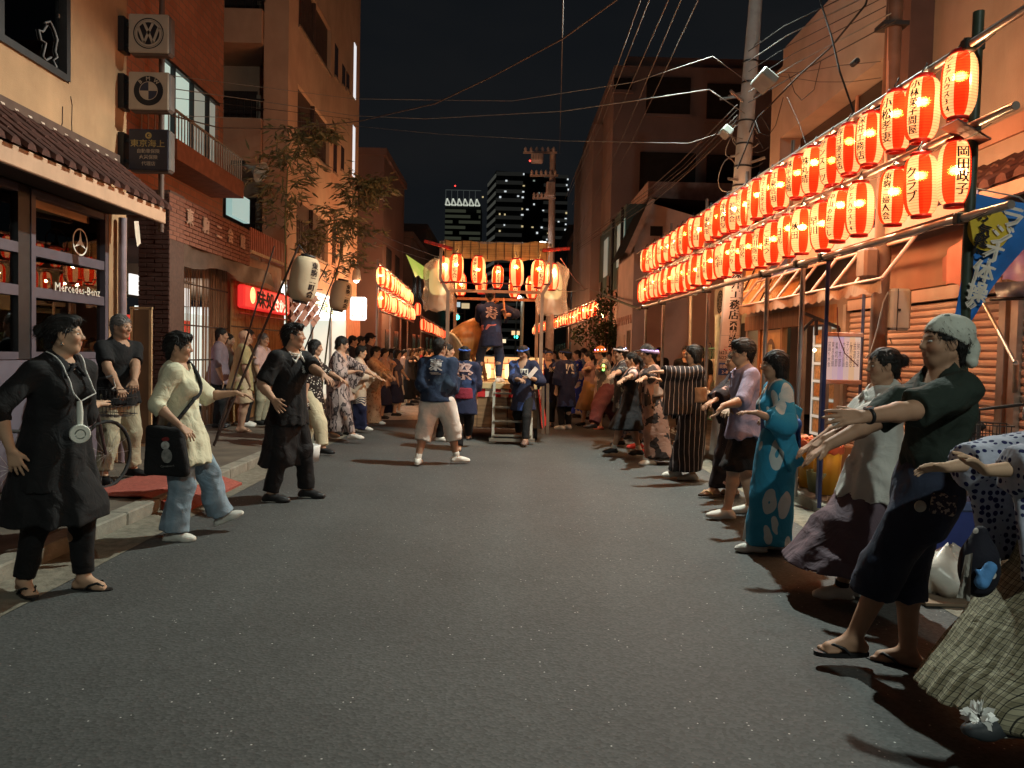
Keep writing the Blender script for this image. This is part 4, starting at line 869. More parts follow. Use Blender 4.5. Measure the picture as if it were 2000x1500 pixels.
# loops of slack cable round the pole
for k in range(9):
 z = random.uniform(3.7, 5.2); a = random.uniform(0, 6.28); c = pole_pt(z); rr = random.uniform(.1, .22); o_ = c + Vector((math.cos(a)*.22, math.sin(a)*.18, 0))
 MB().tube([o_ + Vector((rr*math.cos(t)*.8, .1*math.sin(t*2), rr*math.sin(t)*1.2)) for t in [j*2*PI/16+.3 for j in range(14)]], .008, 4).build('cable_loop', BRK if k % 2 else mat('cable_pale', (.20, .20, .19), .7), pole)
def boxy(px, py, Y, w, d, h, name, label, m, rot=0, tiltx=0, cat='box'):
 c = PY(px, py, Y); return MB().box((-w/2, -d/2, -h/2), (w/2, d/2, h/2), bev=.015, M=Matrix.Translation(c) @ Matrix.Rotation(R_(rot), 4, 'Z') @ Matrix.Rotation(R_(tiltx), 4, 'Y')).build(name, m, label=label, cat=cat)
boxy(1493, 158, 9.4, .22, .45, .09, 'junction_box', 'pale cable junction box slung from the wires beside the utility pole', mat('junction_pale', (.25, .28, .26), .5), 0, 38)
boxy(1418, 258, 10.3, .14, .25, .10, 'junction_box', 'small pale junction box slung on the wires low on the pole', mat('junction_pale', ()), 0, 38)
# street lamp high on the utility pole, its head turned to the road
LPT = Vector((2.5, 9.7, 7.1))
sl = thing('street_lamp', 'white street lamp high on the utility pole above the picture edge', 'street lamp', LPT)
MB().tube([pole_pt(7.3), LPT+Vector((.1, .05, .16))], .03, 8).build('arm', mat('zinc', (.35, .35, .34), .4, metal=.8), sl)
MB().lathe([(.02, .2), (.10, .16), (.17, .03), (.18, 0), (.16, 0)], 18, c=LPT).build('hood', mat('zinc', ()), sl)
MB().lathe([(.155, 0.0), (.13, -.05), (.06, -.085), (.002, -.09)], 18, c=LPT).build('lens', emat('lamp_lens', (.92, 1, .98), 25), sl)
def lamp(name, loc, power, col, aim, ang, rad=.09):
 d = bpy.data.lights.new(name, 'SPOT'); d.energy = power; d.color = col; d.shadow_soft_size = rad; d.spot_size = R_(ang); d.spot_blend = .45
 o = bpy.data.objects.new(name, d); COL.objects.link(o); o.location = loc; o.rotation_euler = (Vector(aim)-Vector(loc)).to_track_quat('-Z', 'Y').to_euler(); return o
lamp('street_lamp_light', LPT + Vector((0, 0, -.16)), LAMP_A, (.90, 1, .90), (-.9, 8.2, 0), 101)
# the next lamp of the street stands just behind the photographer, on the same kerb
L2 = Vector((2.6, -3.2, 6.1)); s2 = thing('street_lamp', 'next white street lamp of the street, on its own pole behind the viewer', 'street lamp', L2)
MB().tube([(3.4, -3.2, .1), (3.4, -3.2, 6.6)], .07, 10).tube([(3.4, -3.2, 6.3), L2 + Vector((.1, 0, .14))], .03, 8).build('arm', mat('zinc', ()), s2)
MB().lathe([(.02, .2), (.10, .16), (.17, .03), (.18, 0), (.16, 0)], 18, c=L2).build('hood', mat('zinc', ()), s2); MB().lathe([(.155, 0.0), (.13, -.05), (.06, -.085), (.002, -.09)], 18, c=L2).build('lens', emat('lamp_lens', ()), s2)
lamp('street_lamp_light', L2 + Vector((0, 0, -.16)), LAMP_B, (.90, 1, .88), (-.6, 3.2, 0), 130)
# brown steel pole with boxes in front of the shutters
P2 = PZ(1715, 980, .13); P2 = Vector((3.62, PX(1715, 600, 3.62).y, .1)); ptop = PX(1748, 0, 3.66)
bp2 = thing('steel_pole', 'dark brown steel pole with meter boxes standing before the shutter shop', 'pole', P2)
MB().tube([P2, P2.lerp(ptop, .5), ptop, ptop+(ptop-P2)*.3], [.085, .08, .075, .07], 14).build('shaft', mat('pole_brown', (.13, .075, .05), .6, .3, 6, stain=.3), bp2)
def onp(px, py, d=-.1): return PX(px, py, 3.62)
for px, py, w, h, dd, m_, nm in ((1694, 515, .14, .29, .20, mat('meter_brown', (.16, .10, .07), .6, .2), 'meter_box'), (1753, 605, .20, .40, .16, mat('cabinet_grey', (.33, .29, .25), .5, .1), 'cabinet')):
 c = PY(px, py, P2.y-.05); MB().box((c.x-w/2, c.y-dd/2, c.z-h/2), (c.x+w/2, c.y+dd/2, c.z+h/2), bev=.025).build(nm, m_, bp2)
c = PY(1753, 605, P2.y-.14); MB().box((c.x-.004, c.y-.002, c.z-.2), (c.x+.004, c.y, c.z+.2)).box((c.x+.0, c.y-.008, c.z-.01), (c.x+.03, c.y, c.z+.01)).build('cabinet_seam', BRK, bp2)
MB().tube([PY(1735, 570, P2.y-.1), PY(1725, 590, P2.y-.1), PY(1715, 640, P2.y-.1), PY(1700, 690, P2.y-.1), PY(1690, 700, P2.y-.1)], .008, 5).tube([PY(1738, 660, P2.y-.1), PY(1742, 672, P2.y-.1), PY(1732, 672, P2.y-.1), PY(1730, 655, P2.y-.1)], .008, 5).build('loose_cable', mat('cable_pale', ()), bp2)
MB().tube([PX(1737, 0, 3.6), PX(1730, 330, 3.6)], .014, 6).build('conduit', mat('conduit_salmon', (.42, .25, .18), .5), bp2)
MB().box((P2.x-.1, P2.y-.1, PY(1748, 52, P2.y).z-.02), (P2.x+.14, P2.y+.1, PY(1748, 52, P2.y).z+.02)).build('band', BRK, bp2)
# ------------------------------------------------------------------ far utility pole with transformers
UP = 33.0; ub = PY(1073, 700, UP); ut = PY(1080, 292, UP)
up = thing('far_utility_pole', 'distant utility pole crowded with transformers and crossarms against the tower', 'utility pole', (ub.x, UP, 0))
DM = mat('pole_dim', (.36, .28, .26), .8); DM2 = mat('transformer_grey', (.5, .4, .38), .6)
MB().tube([(ub.x, UP, 0), ut], [.2, .13], 10).build('shaft', DM, up)
for py, x0_, x1_ in ((298, 1022, 1088), (343, 1035, 1090), (387, 1040, 1085)):
 a = PY(x0_, py, UP-.2); b = PY(x1_, py, UP-.2); MB().bar(a, b, .08, .08).build('crossarm', DM, up)
 for k in range(6):
  p = a.lerp(b, (k+.4)/6); MB().lathe([(.03, 0), (.07, .05), (.05, .1), (.075, .14), (.02, .24)], 8, c=p).build('insulator', DM2, up)
for px, py, w, h in ((1049, 309, .5, .36), (1075, 371, .36, .62)):
 c = PY(px, py, UP-.35); MB().box((c.x-w/2, c.y-.25, c.z-h/2), (c.x+w/2, c.y+.25, c.z+h/2), bev=.04).build('transformer', DM2, up)
 for k in range(4): MB().box((c.x-w/2+.06+k*w/4.6, c.y-.3, c.z-h/2+.06), (c.x-w/2+.1+k*w/4.6, c.y-.24, c.z+h/2-.1)).build('fin', DM, up)
c = PY(1058, 478, UP); MB().lathe([(.02, .08), (.16, .05), (.17, 0), (.1, -.07), (.001, -.1)], 14, c=c+Vector((0, -.4, 0))).build('lamp_head', emat('far_lamp', (1, 1, .92), 14), up); MB().tube([c+Vector((0, -.4, .06)), (ut.x-.05, UP, c.z+.15)], .03, 6).build('lamp_arm', DM, up)
MB().lathe([(0, -.05), (.05, 0), (0, .05)], 8, c=PY(1035, 314, UP-.3)).build('beacon', emat('beacon_red', ()), up)
# slimmer posts and lamps further off
for i, (px, py0, Y, r, lab, em) in enumerate(((1021, 580, 40, .09, 'slim pale lamp post right behind the stage corner', 1), (1010, 572, 62, .07, 'thin distant lamp post behind the slim pale post', 1))):
 t = thing('lamp_post', lab, 'street lamp', PY(px, 690, Y))
 b = PY(px-4, 700, Y); b.z = 0; a = PY(px, py0, Y); MB().tube([b, a], r, 8).build('post', mat('post_pale', (.30, .33, .29), .6), t)
 if em: MB().lathe([(.001, .12), (.22, .06), (.2, 0), (.001, -.08)], 10, c=a+Vector((-.3, -.3, -.05))).build('lamp_head', emat('far_lamp', ()), t)
 MB().tube([a, a+Vector((-.35, -.3, .05))], .03, 5).build('arm', mat('post_pale', ()), t)
def signal(px, py, Y, lab, gx=1):
 c = PY(px, py, Y); t = thing('traffic_signal', lab, 'traffic signal', c)
 MB().box((c.x-.75*gx, c.y, c.z-.22), (c.x+.3*gx, c.y+.2, c.z+.22), bev=.05).build('housing', mat('signal_housing', (.05, .06, .06), .5), t)
 MB().disc((c.x, c.y-.01, c.z), .17, (0, -1, 0), 14).build('green_light', emat('signal_green', (.06, 1, .72), 7), t); MB().disc((c.x-.4*gx, c.y-.01, c.z), .14, (0, -1, 0), 14).build('dark_light', DARK, t)
 MB().tube([(c.x+.5*gx, c.y+.3, 0), (c.x+.5*gx, c.y+.3, c.z+.6)], .07, 8).bar((c.x, c.y+.2, c.z+.3), (c.x+.5*gx, c.y+.3, c.z+.3), .06, .06).build('pole', mat('post_dim', (.08, .08, .08), .6), t)
signal(893, 620, 55, 'green traffic signal glowing beside the left stage post'); signal(1008, 658, 70, 'green traffic signal low down behind the drummer')
xs = thing('crossing_sign', 'small lit orange and white sign above the lower traffic signal', 'sign', PY(1008, 650, 66)); c = PY(1007, 652, 66); MB().box((c.x-.35, 66, c.z-.1), (c.x+.35, 66.1, c.z+.25)).build('panel', emat('sign_amber', (1, .6, .3), 1.2), xs)
for px, py, Y, cl, lab in ((1176, 618, 24.2, 0, 'bare warm bulb glowing on the near post of the far lantern row'), (974, 684, 80, 1, 'small yellow-green lit panel far down the street'), (963, 622, 78, 2, 'tiny pale lit window panel left of the drummer'), (982, 666, 80, 0, 'small warm shop light far down the street')):
 c = PY(px, py, Y); s_ = .05 if Y < 30 else .32
 if Y < 30: MB().lathe([(.001, -.06), (.05, -.02), (.055, .02), (.02, .08)], 12, c=c).build('bulb', emat('bulb_warm', (1, .80, .35), 22), label=lab, cat='bulb')
 else: MB().box((c.x-s_, Y, c.z-s_*.6), (c.x+s_, Y+.1, c.z+s_*.6)).build('lit_notice', emat('far_panel_%d' % cl, [(1, .8, .5), (.8, 1, .35), (.8, .95, 1)][cl], 1.2), label=lab, cat='lit panel')
# yellow-green awning behind the left stage corner, lamplight put in as its own glow
aw = [PY(793, 497, 27), PY(842, 530, 27), PY(842, 548, 26.2), PY(812, 540, 26.4)]
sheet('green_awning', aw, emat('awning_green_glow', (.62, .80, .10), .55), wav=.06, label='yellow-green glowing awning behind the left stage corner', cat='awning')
# ------------------------------------------------------------------ wires
CB = mat('cable_black', (.02, .019, .018), .75); CP = mat('cable_pale', ())
cl_ = pole_pt(5.05)
def W(lab, pts, r=.011, m=CB, sag=.0, n=8): return cable('cable', lab, pts, r*.62, m, sag, n=n)
W('pale thick cable running from the pole clamp across the street below the top one', [pole_pt(5.05), PY(1385, 175, 9.9), PY(1100, 217, 13), PY(830, 232, 16), PY(690, 226, 17), PY(560, 205, 15), PY(330, 172, 11)], .012, CP)
W('pale cable running from the upper pole clamp across the street', [pole_pt(5.5), PY(1392, 110, 9.9), PY(1240, 160, 11.4), PY(1000, 197, 14), PY(830, 195, 17), PY(690, 193, 17), PY(430, 160, 13), PY(320, 146, 10.5)], .009, CP)
W('pale cable meeting the pole lowest of those crossing the street', [pole_pt(4.7), PY(1400, 262, 10.2), PY(1345, 280, 10.6), PY(1100, 275, 13), PY(860, 262, 15), PY(690, 246, 17), PY(520, 232, 14), PY(340, 226, 11)], .008, CP)
W('dark cable swooping down from the top edge to the brick hall', [PY(1215, -8, 9), PY(1100, 75, 10), PY(960, 150, 11.5), PY(850, 202, 13), PY(700, 237, 15), PY(560, 252, 13.6), PY(430, 250, 12), PY(335, 226, 10.8)], .017, mat('cable_brown', (.09, .07, .06), .7))
W('thin dark cable under the swooping one by the hall window', [PY(690, 233, 17), PY(560, 217, 14.5), PY(330, 190, 11)], .008)
W('loose pale cable sagging from the bamboo to the stage roof', [PY(720, 448, 18), PY(790, 478, 16.5), PY(850, 500, 14.2), PY(880, 503, 13.6)], .012, CP)
W('second loose pale cable sagging beside it to the stage roof', [PY(716, 455, 18), PY(780, 490, 16.5), PY(850, 512, 14.2), PY(878, 512, 13.6)], .009, CP)
labs = ['outermost', 'next', 'third', 'fourth', 'fifth', 'sixth', 'seventh', 'eighth']
for i, (xa, ya, xb, yb) in enumerate(((1253, -5, 1104, 388), (1270, -5, 1110, 384), (1308, -5, 1118, 400), (1332, -5, 1122, 468), (1366, -5, 1128, 480), (1100, -5, 1093, 300))):
 W('%s of the long grey wires running overhead to the distant utility pole' % labs[i], [PY(xa, ya, 8.5), PY((xa*.42+xb*.58), ya*.42+yb*.58+14, 17), PY(xb, yb, 31)], .010, mat('wire_grey', (.10, .095, .09), .7), n=6)
for i in range(5):
 o_ = i*7
 W('%s strand of the tangled bundle from the pole down towards the gabled house' % labs[i], [PY(1440, 205+o_*1.4, 10), PY(1330+o_*.7, 318+o_*.5+random.uniform(-5, 5), 13), PY(1270+o_*.4, 368+o_*.8, 18), PY(1125, 478+o_*.5, 30)], random.uniform(.008, .014), CB if i % 2 else mat('wire_grey', ()), n=7)
for i in range(6):
 W('%s taut wire leaving the pole over the beige house' % labs[i], [PY(1462, 100+i*20, 10), PY(1530+i*6, 52+i*18, 9), PY(1700+i*10, -30+i*14, 7)], random.uniform(.006, .011), [CB, CP, CB][i % 3])
W('thick dark cable climbing from the pole past the beige house roof', [PY(1440, 330, 10), PY(1480, 230, 9.8), PY(1560, 148, 8.8), PY(1620, 95, 8), PY(1690, 10, 7), PY(1700, -20, 7)], .016)
W('dark diagonal cable dropping from the roof edge to the lantern frame', [PY(1600, -5, 8), PY(1625, 75, 7.4), PY(1640, 140, 7.1), PY(1668, 220, 6.9)], .014)
W('drooping cable loop hanging under the pole bundle', [PY(1540, 145, 9), PY(1552, 180, 9), PY(1566, 196, 9), PY(1590, 175, 9), PY(1603, 120, 8.6)], .007)
W('long drooping cable below the pole towards the lantern frame', [PY(1475, 235, 9.7), PY(1483, 258, 9.6), PY(1500, 266, 9.5), PY(1515, 245, 9.4), PY(1530, 190, 9.2)], .007)
W('thin dark cable hanging from the pole to the second lantern rail', [PY(1538, 190, 9), PY(1560, 240, 8.6), PY(1575, 285, 8.3)], .005)
W('thin horizontal cable pinned on the beige wall', [PX(1480, 140, 4.1), PX(1560, 142, 4.1), PX(1640, 128, 4.1), PX(1720, 120, 4.1)], .006)
W('lower thin cable pinned on the beige wall', [PX(1520, 148, 4.1), PX(1600, 160, 4.1), PX(1660, 160, 4.1), PX(1720, 152, 4.1)], .006)
W('white cable looping from the stage to the lantern frame', [PY(1086, 565, 13.5), PY(1110, 570, 15), PY(1138, 567, 18), PY(1148, 563, 20), PY(1180, 575, 19), PY(1218, 584, 17)], .012, CP)
W('pink cable hanging in the gap beside the stage corner', [PY(1095, 505, 14), PY(1112, 530, 15), PY(1125, 548, 17), PY(1145, 565, 20)], .012, mat('cable_pink', (.5, .22, .2), .6))
W('black cable running low past the tree to the teal house', [PY(1240, 480, 20), PY(1225, 455, 22), PY(1215, 430, 26)], .02)
boxy(1670, 122, 6.9, .05, .12, .05, 'cable_clamp', 'dark cable clamp dangling on the wires before the stucco column', BRK, cat='clamp')
# ================================================================== PAPER LANTERNS
LH = .43; LR = .117
def lan_r(z, R=LR, H=LH, rc=.058):
 t = min(1, abs(2*z/H)); return rc + (R-rc)*(max(0, 1-t**3.4))**.55
def paper_mat(name, col, em, e2, tr=.25, thru=(1, .9, .75), lit=.06, hot=(1, .8, .4), hw=.02):
 m = bpy.data.materials.new(name); m.use_nodes = True; nt = m.node_tree; N = nt.nodes; L = nt.links; N.remove(N['Principled BSDF']); o = N['Material Output']
 E_ = N.new('ShaderNodeEmission'); E_.inputs[0].default_value = _lin(em); E_.inputs[1].default_value = e2
 T = N.new('ShaderNodeBsdfTranslucent'); T.inputs[0].default_value = _lin([x*lit for x in col]); P = N.new('ShaderNodeBsdfTransparent'); P.inputs[0].default_value = _lin(thru)
 a = N.new('ShaderNodeMixShader'); a.inputs[0].default_value = tr; L.new(T.outputs[0], a.inputs[1]); L.new(P.outputs[0], a.inputs[2])
 G = N.new('ShaderNodeBsdfRefraction'); G.inputs[0].default_value = _lin(hot); G.inputs['Roughness'].default_value = .5; G.inputs['IOR'].default_value = 1.35
 g = N.new('ShaderNodeMixShader'); g.inputs[0].default_value = hw; L.new(a.outputs[0], g.inputs[1]); L.new(G.outputs[0], g.inputs[2]); a = g
 c = N.new('ShaderNodeAddShader'); L.new(a.outputs[0], c.inputs[0]); L.new(E_.outputs[0], c.inputs[1]); L.new(c.outputs[0], o.inputs[0])
 return m
PRED = paper_mat('lantern_red_paper', (.85, .10, .02), (1, .018, .003), LAN_RED, .14, (1, .34, .16), .012, (1, .42, .06), HOT); PWHT = paper_mat('lantern_white_paper', (.9, .60, .28), (1, .36, .13), LAN_WHT, .16, (1, .85, .62), .011, (1, .85, .4), HOT)
PRED2 = paper_mat('lantern_red_rib', (.5, .06, .012), (1, .016, .003), LAN_RED*.5, .05, (1, .34, .16), .005, (1, .42, .06), HOT*.5); PWHT2 = paper_mat('lantern_white_rib', (.55, .36, .16), (1, .34, .12), LAN_WHT*.55, .05, (1, .85, .62), .007, (1, .85, .4), HOT*.5)
CAPR = mat('lantern_cap_red', (.35, .012, .01), .4); 
_lm = {}
def lantern_mesh(ribs, seg):
 if (ribs, seg) in _lm: return _lm[(ribs, seg)]
 pr = []
 for k in range(ribs+1):
  z = -LH/2 + LH*k/ribs; pr.append((lan_r(z)+.0005, z))
  if k < ribs: z2 = z+LH/ribs*.24; pr.append((lan_r(z2)-.0012, z2))
 m = MB(); m.lathe(pr, seg, matf=lambda k, i: (0 if (k*8//seg) % 2 else 1)+(2 if i % 2 == 0 and ribs > 9 else 0)); me = m.mesh('paper_lantern', [PRED, PWHT, PRED2, PWHT2]); _lm[(ribs, seg)] = me; return me
capm = MB().lathe([(.060, LH/2-.006), (.070, LH/2-.004), (.072, LH/2+.022), (.058, LH/2+.024), (.02, LH/2+.026)], 14).mesh('cap', CAPR)
basem = MB().lathe([(.058, -LH/2-.02), (.070, -LH/2-.018), (.071, -LH/2+.006), (.06, -LH/2+.007)], 14).mesh('base_ring', CAPR)
hookm = MB().tube([(0, 0, LH/2+.02), (.02, 0, LH/2+.05), (0, .01, LH/2+.085), (-.015, 0, LH/2+.11)], .006, 5).mesh('hook', BRK)
LINK = mat('lantern_ink', (.02, .012, .01), .7); LINKR = mat('lantern_ink_red', (.35, .01, .01), .7)
_lt = {}
def lantern_text(body, ink):
 k = (body, ink.name)
 if k not in _lt:
  q = MB(); body_ = body
  n = len(body); h = min(.37, n*.082)
  v, f, sz = text_geo(body_, True)
  wrap(q, body_, 0, h, R_(22.5), lambda z: lan_r(z*1.0), lambda z: (0, 0), True, bold=.0022, wmax=.085, off=.002)
  _lt[k] = q.mesh('lettering', ink)
 return _lt[k]
def lantern(p, face, text, label, group, near=True, scale=1.0, bulb=0, tilt=0, ink=None, bare=False):
 o = bpy.data.objects.new('paper_lantern', lantern_mesh(22, 24) if near else lantern_mesh(5, 16)); COL.objects.link(o)
 o.location = p; o.rotation_euler = (random.uniform(-.055, .055), random.uniform(-.055, .055)+tilt, face - R_(22.5)); o.scale = (scale,)*3
 props(o, label, 'lantern', group)
 for nm, me in ((('cap', capm), ('base_ring', basem), ('hook', hookm)) if near else (('cap', capm), ('base_ring', basem))):
  c = bpy.data.objects.new(nm, me); COL.objects.link(c); c.parent = o
 if text:
  c = bpy.data.objects.new('lettering', lantern_text(text, ink or LINK)); COL.objects.link(c); c.parent = o
 if bulb:
  d = bpy.data.lights.new('lantern_bulb', 'POINT'); d.energy = bulb; d.color = (1, .76, .50); d.shadow_soft_size = .028; b = bpy.data.objects.new('lantern_bulb', d); COL.objects.link(b); b.parent = o
  b.location = (0, 0, random.uniform(.0, .09))
 return o
PIPE = mat('scaffold_pipe', (.36, .33, .30), .35, .15, 10, metal=.75); PIPEG = mat('green_post', (.035, .05, .035), .45, .3, 8); CLAMP = mat('clamp_dark', (.05, .05, .045), .5, metal=.6)
XRG = lambda Y: 3.08 - .031*(Y-5.0)
zt = PX(1905, 76, 3.06).z; zm = PX(1905, 240, 3.06).z; zb = PX(1905, 417, 3.06).z
RIG1 = 15.9
rig = thing('lantern_scaffold', 'long scaffold pipe frame along the kerb carrying two rows of lanterns', 'frame', (3.05, 5, .1))
for z, y0_ in ((zt, 4.0), (zm, 4.72), (zb, 4.72)): MB().tube([(XRG(y0_), y0_, z), (XRG(RIG1), RIG1+.2, z)], .027, 10).build('rail', PIPE, rig)
def rigpost(px, py=600, z1=None, m=PIPE, r=.026):
 # stands where that sight line meets the frame
 y = 5.0
 for _ in range(8): y = PX(px, py, XRG(y)+.06).y
 MB().tube([(XRG(y)+.06, y, .1), (XRG(y)+.06, y, z1 or zb+.05)], r, 10).build('post', m, rig)
 for z in (zb, zm, zt):
  if z < (z1 or zb+.05)+.02: MB().box((XRG(y)-.04, y-.035, z-.04), (XRG(y)+.1, y+.035, z+.04), bev=.01).build('clamp', CLAMP, rig)
 return y
rigpost(1893, 430, zt+.22, PIPEG, .036)
for px in (1566, 1497, 1383, 1296, 1262): rigpost(px, 600, None if px != 1296 else zt+.1)
for px in (1611, ): rigpost(px, 700, zb, mat('blue_pipe', (.03, .04, .12), .4), .02)
for y in (8.2, 9.6, 11.3, 13.4): MB().tube([(XRG(y)+.03, y, zb), (XRG(y)+.03, y, zt+.18)], .022, 8).build('post', mat('scaffold_dull', (.2, .17, .15), .5, metal=.5), rig)
MB().tube([(XRG(15.7), 15.7, zb-.02), PY(1178, 577, 24.4)], .03, 8).build('link_pipe', mat('green_pipe', (.14, .16, .10), .5), rig)
TOP = ['シェアハウス34', '小林菓子問屋', '小松孝妻', '深井工務店', '春日運送店', 'サンスーツ', '株丸晴', '株平設備', '江東信用', 'カフェスタイル', 'ロプロア', '信栄木材', '若葉会', '本所食堂', '包丁会', '東駒形', '二丁目', '青年部', '山口商店', '中村酒店', '町会', '若睦', '田中', '石原', '青木', '大野']
BOT = ['岡田政子', 'クラブ', '東駒二婦人会', 'シェアハウス34', '中山のおこし', '早川', '秋田', '日光', 'こまつ', '石川商店', '若宮', 'みどり', '上田', '松本', '大黒屋', '三河屋', '高橋', '佐野', '吉田', '平井', '川口', '原', '村田', '亀戸', '柳島']
z_top = PX(1870, 176, 3.06).z; z_bot = PX(1858, 344, 3.06).z
y0t = PX(1870, 176, 3.05).y; y0b = PX(1859, 344, 3.05).y; ys_top = [y0t+.382*i for i in range(27)]; ys_bot = [y0b+d for d in (0, .38, .75, 1.28, 1.66)] + [y0b+2.04+.385*i for i in range(22)]
for row, ys, zc, TX in (('upper', ys_top, z_top, TOP), ('lower', ys_bot, z_bot, BOT)):
 for i, y in enumerate(ys):
  y += random.uniform(-.03, .03); dr = .0
  tx_ = TX[i] if i < len(TX) else None; fa = R_(random.uniform(192, 214) if i < 12 else random.uniform(185, 240))
  if row == 'lower' and i == 0: fa = R_(262)
  lab = 'red and white paper lantern lettered %s, %s from the near post in the %s row' % (tx_, ORD[i], row) if tx_ and i < 12 else 'red and white paper lantern, %s from the near post in the %s kerbside row' % (ORD[i], row)
  lantern((XRG(y)-.02+random.uniform(-.02, .02), y, zc+random.uniform(-.025, .02)), fa, tx_, lab, 'lanterns on the long kerbside frame', True, random.uniform(.97, 1.04), BULB*random.uniform(.5, 1.5), ink=LINKR if tx_ == 'カフェスタイル' else None)
for z, lab in ((zt-.03, 'thin lamp cord strung under the top rail of the long lantern frame'), (zm-.03, 'thin lamp cord strung under the middle rail of the long lantern frame'), (zb+.01, 'thin lamp cord drooping under the bottom rail of the long lantern frame')):
 pts = []
 for k in range(60): y = 4.9 + k*.185; pts.append((XRG(y)-.03, y, z-.025-.03*abs(math.sin(k*1.1))))
 MB().tube(pts, .004, 4).build('festoon_cable', BRK, label=lab, cat='cord')
# board clipped over the nearest lower lantern
MB().add([(-.13, -.1, .0), (.13, -.1, 0), (.13, .1, .03), (-.13, .1, .03), (-.13, -.1, .012), (.13, -.1, .012), (.13, .1, .042), (-.13, .1, .042)], [(3, 2, 1, 0), (4, 5, 6, 7), (0, 1, 5, 4), (1, 2, 6, 5), (2, 3, 7, 6), (3, 0, 4, 7)])
pcl = MB().box((-.13, -.1, 0), (.13, .1, .012), M=Matrix.Translation((XRG(5.2)-.02, 5.18, z_bot+LH/2+.03)) @ Matrix.Rotation(.5, 4, 'Y')).build('rain_board', mat('rain_board_brown', (.14, .06, .05), .7), label='brown board tilted over the nearest lower lantern', cat='board')
# second frame further along the right kerb
def row(name, lab, a, b, n, zoff, group, labf, face, posts=(), scale=1, rails=True, bulb=0):
 a = Vector(a); b = Vector(b); t = thing(name, lab, 'frame', (a.x, a.y, 0))
 if rails:
  for dz in (.31, -.29): MB().tube([a+Vector((0, -.3, dz)), b+Vector((0, .3, dz))], .028, 8).build('rail', PIPE, t)
 for k in posts:
  p = a.lerp(b, k); MB().tube([(p.x+.08*(1 if p.x > 0 else -1), p.y, .05), (p.x+.08*(1 if p.x > 0 else -1), p.y, p.z+.45)], .03, 8).build('post', mat('post_pink', (.30, .22, .19), .5, metal=.3), t)
 for i in range(n):
  p = a.lerp(b, i/(n-1)) + Vector((0, 0, random.uniform(-.03, .03)))
  lantern(p, face+random.uniform(-.5, .5), None, labf % ORD[i], group, False, scale*random.uniform(.96, 1.05), bulb)
row('lantern_scaffold', 'farther pipe frame with one row of lanterns beyond the tree', PY(1163, 604, 24.6), PY(1043, 645, 49), 28, 0, 'lanterns of the farther right-hand row', 'small glowing paper lantern, %s from the tree in the farther single row', R_(200), (0, .1, .3, .55, .8, 1), bulb=BULB*.7)
row('lantern_scaffold', 'upper pipe rail of the double lantern row beyond the lit shop', PY(744, 540, 20), PY(801, 582, 29), 17, 0, 'lanterns of the double row by the lit shop', 'small glowing paper lantern, %s from the white box sign in the upper far row', R_(-30), (0, .35, .7, 1), bulb=BULB*1.9)
row('lantern_scaffold', 'lower pipe rail of the double lantern row beyond the lit shop', PY(746, 587, 20), PY(806, 614, 30), 18, 0, 'lanterns of the double row by the lit shop', 'small glowing paper lantern, %s from the white box sign in the lower far row', R_(-30), (), bulb=BULB*1.2)
row('lantern_scaffold', 'short far pipe frame with one row of lanterns left of the stage', PY(826, 634, 31), PY(867, 653, 45), 15, 0, 'lanterns of the farthest left-hand row', 'tiny glowing paper lantern, %s from the near end of the farthest left row', R_(-30), (0, .5, 1))
lantern(PY(816, 604, 30.3), 0, None, 'single small lantern standing up above the end of the double row', 'lanterns of the double row by the lit shop', False, 1.1)
# ================================================================== STAGE CART
SYF = 13.3; SYB = 15.2
sx0_ = PY(873, 700, SYF).x; sx1_ = PY(1056, 700, SYF).x; sxc = (sx0_+sx1_)/2
DZ = 1.0
STW = mat('stage_wood', (.20, .11, .055), .6, .3, 3, .2, sx=(1, 1, 8)); STD = mat('stage_dark_panel', (.07, .04, .025), .6, .3, 2); 
st = thing('stage_cart', 'wheeled wooden drum stage with lantern canopy and aluminium steps', 'stage', (sxc, SYF, 0))
MB().box((sx0_, SYF, .22), (sx1_, SYB, DZ-.09)).build('body', STD, st)
MB().box((sx0_-.03, SYF-.06, DZ-.09), (sx1_+.03, SYB+.05, DZ)).build('deck', mat('deck_ply', (.48, .34, .17), .6, .2, 2), st)
for k in range(6): MB().box((sx0_+.02+k*(sx1_-sx0_-.04)/6, SYF-.012, .24), (sx0_+k*(sx1_-sx0_-.04)/6+(sx1_-sx0_)/6, SYF-.001, DZ-.24)).build('panel', STW, st)
for k in range(12): MB().box((sx0_+k*(sx1_-sx0_)/12, SYF-.03, DZ-.24), (sx0_+(k+1)*(sx1_-sx0_)/12-.002, SYF-.013, DZ-.1)).build('band_square', [mat('band_red', (.45, .02, .02), .7), mat('band_white', (.6, .52, .42), .7)][k % 2], st)
for x in (sx0_+.05, sx1_-.05):
 for y in (SYF+.2, SYB-.2): 
  m = MB(); m.lathe([(.04, -.03), (.11, -.03), (.11, .03), (.04, .03)], 14); Mx = Matrix.Translation((x, y, .115)) @ Matrix.Rotation(PI/2, 4, 'Y'); m.v = [tuple(Mx @ Vector(q)) for q in m.v]; m.build('wheel', BRK, st)
POSTM = mat('stage_post', (.26, .17, .12), .45, .2, 6, metal=.3)
bz = PY(980, 570, SYF).z; tzp = PY(980, 488, SYF).z
xo0 = PY(861, 520, SYF).x; xo1 = PY(1076, 520, SYF).x
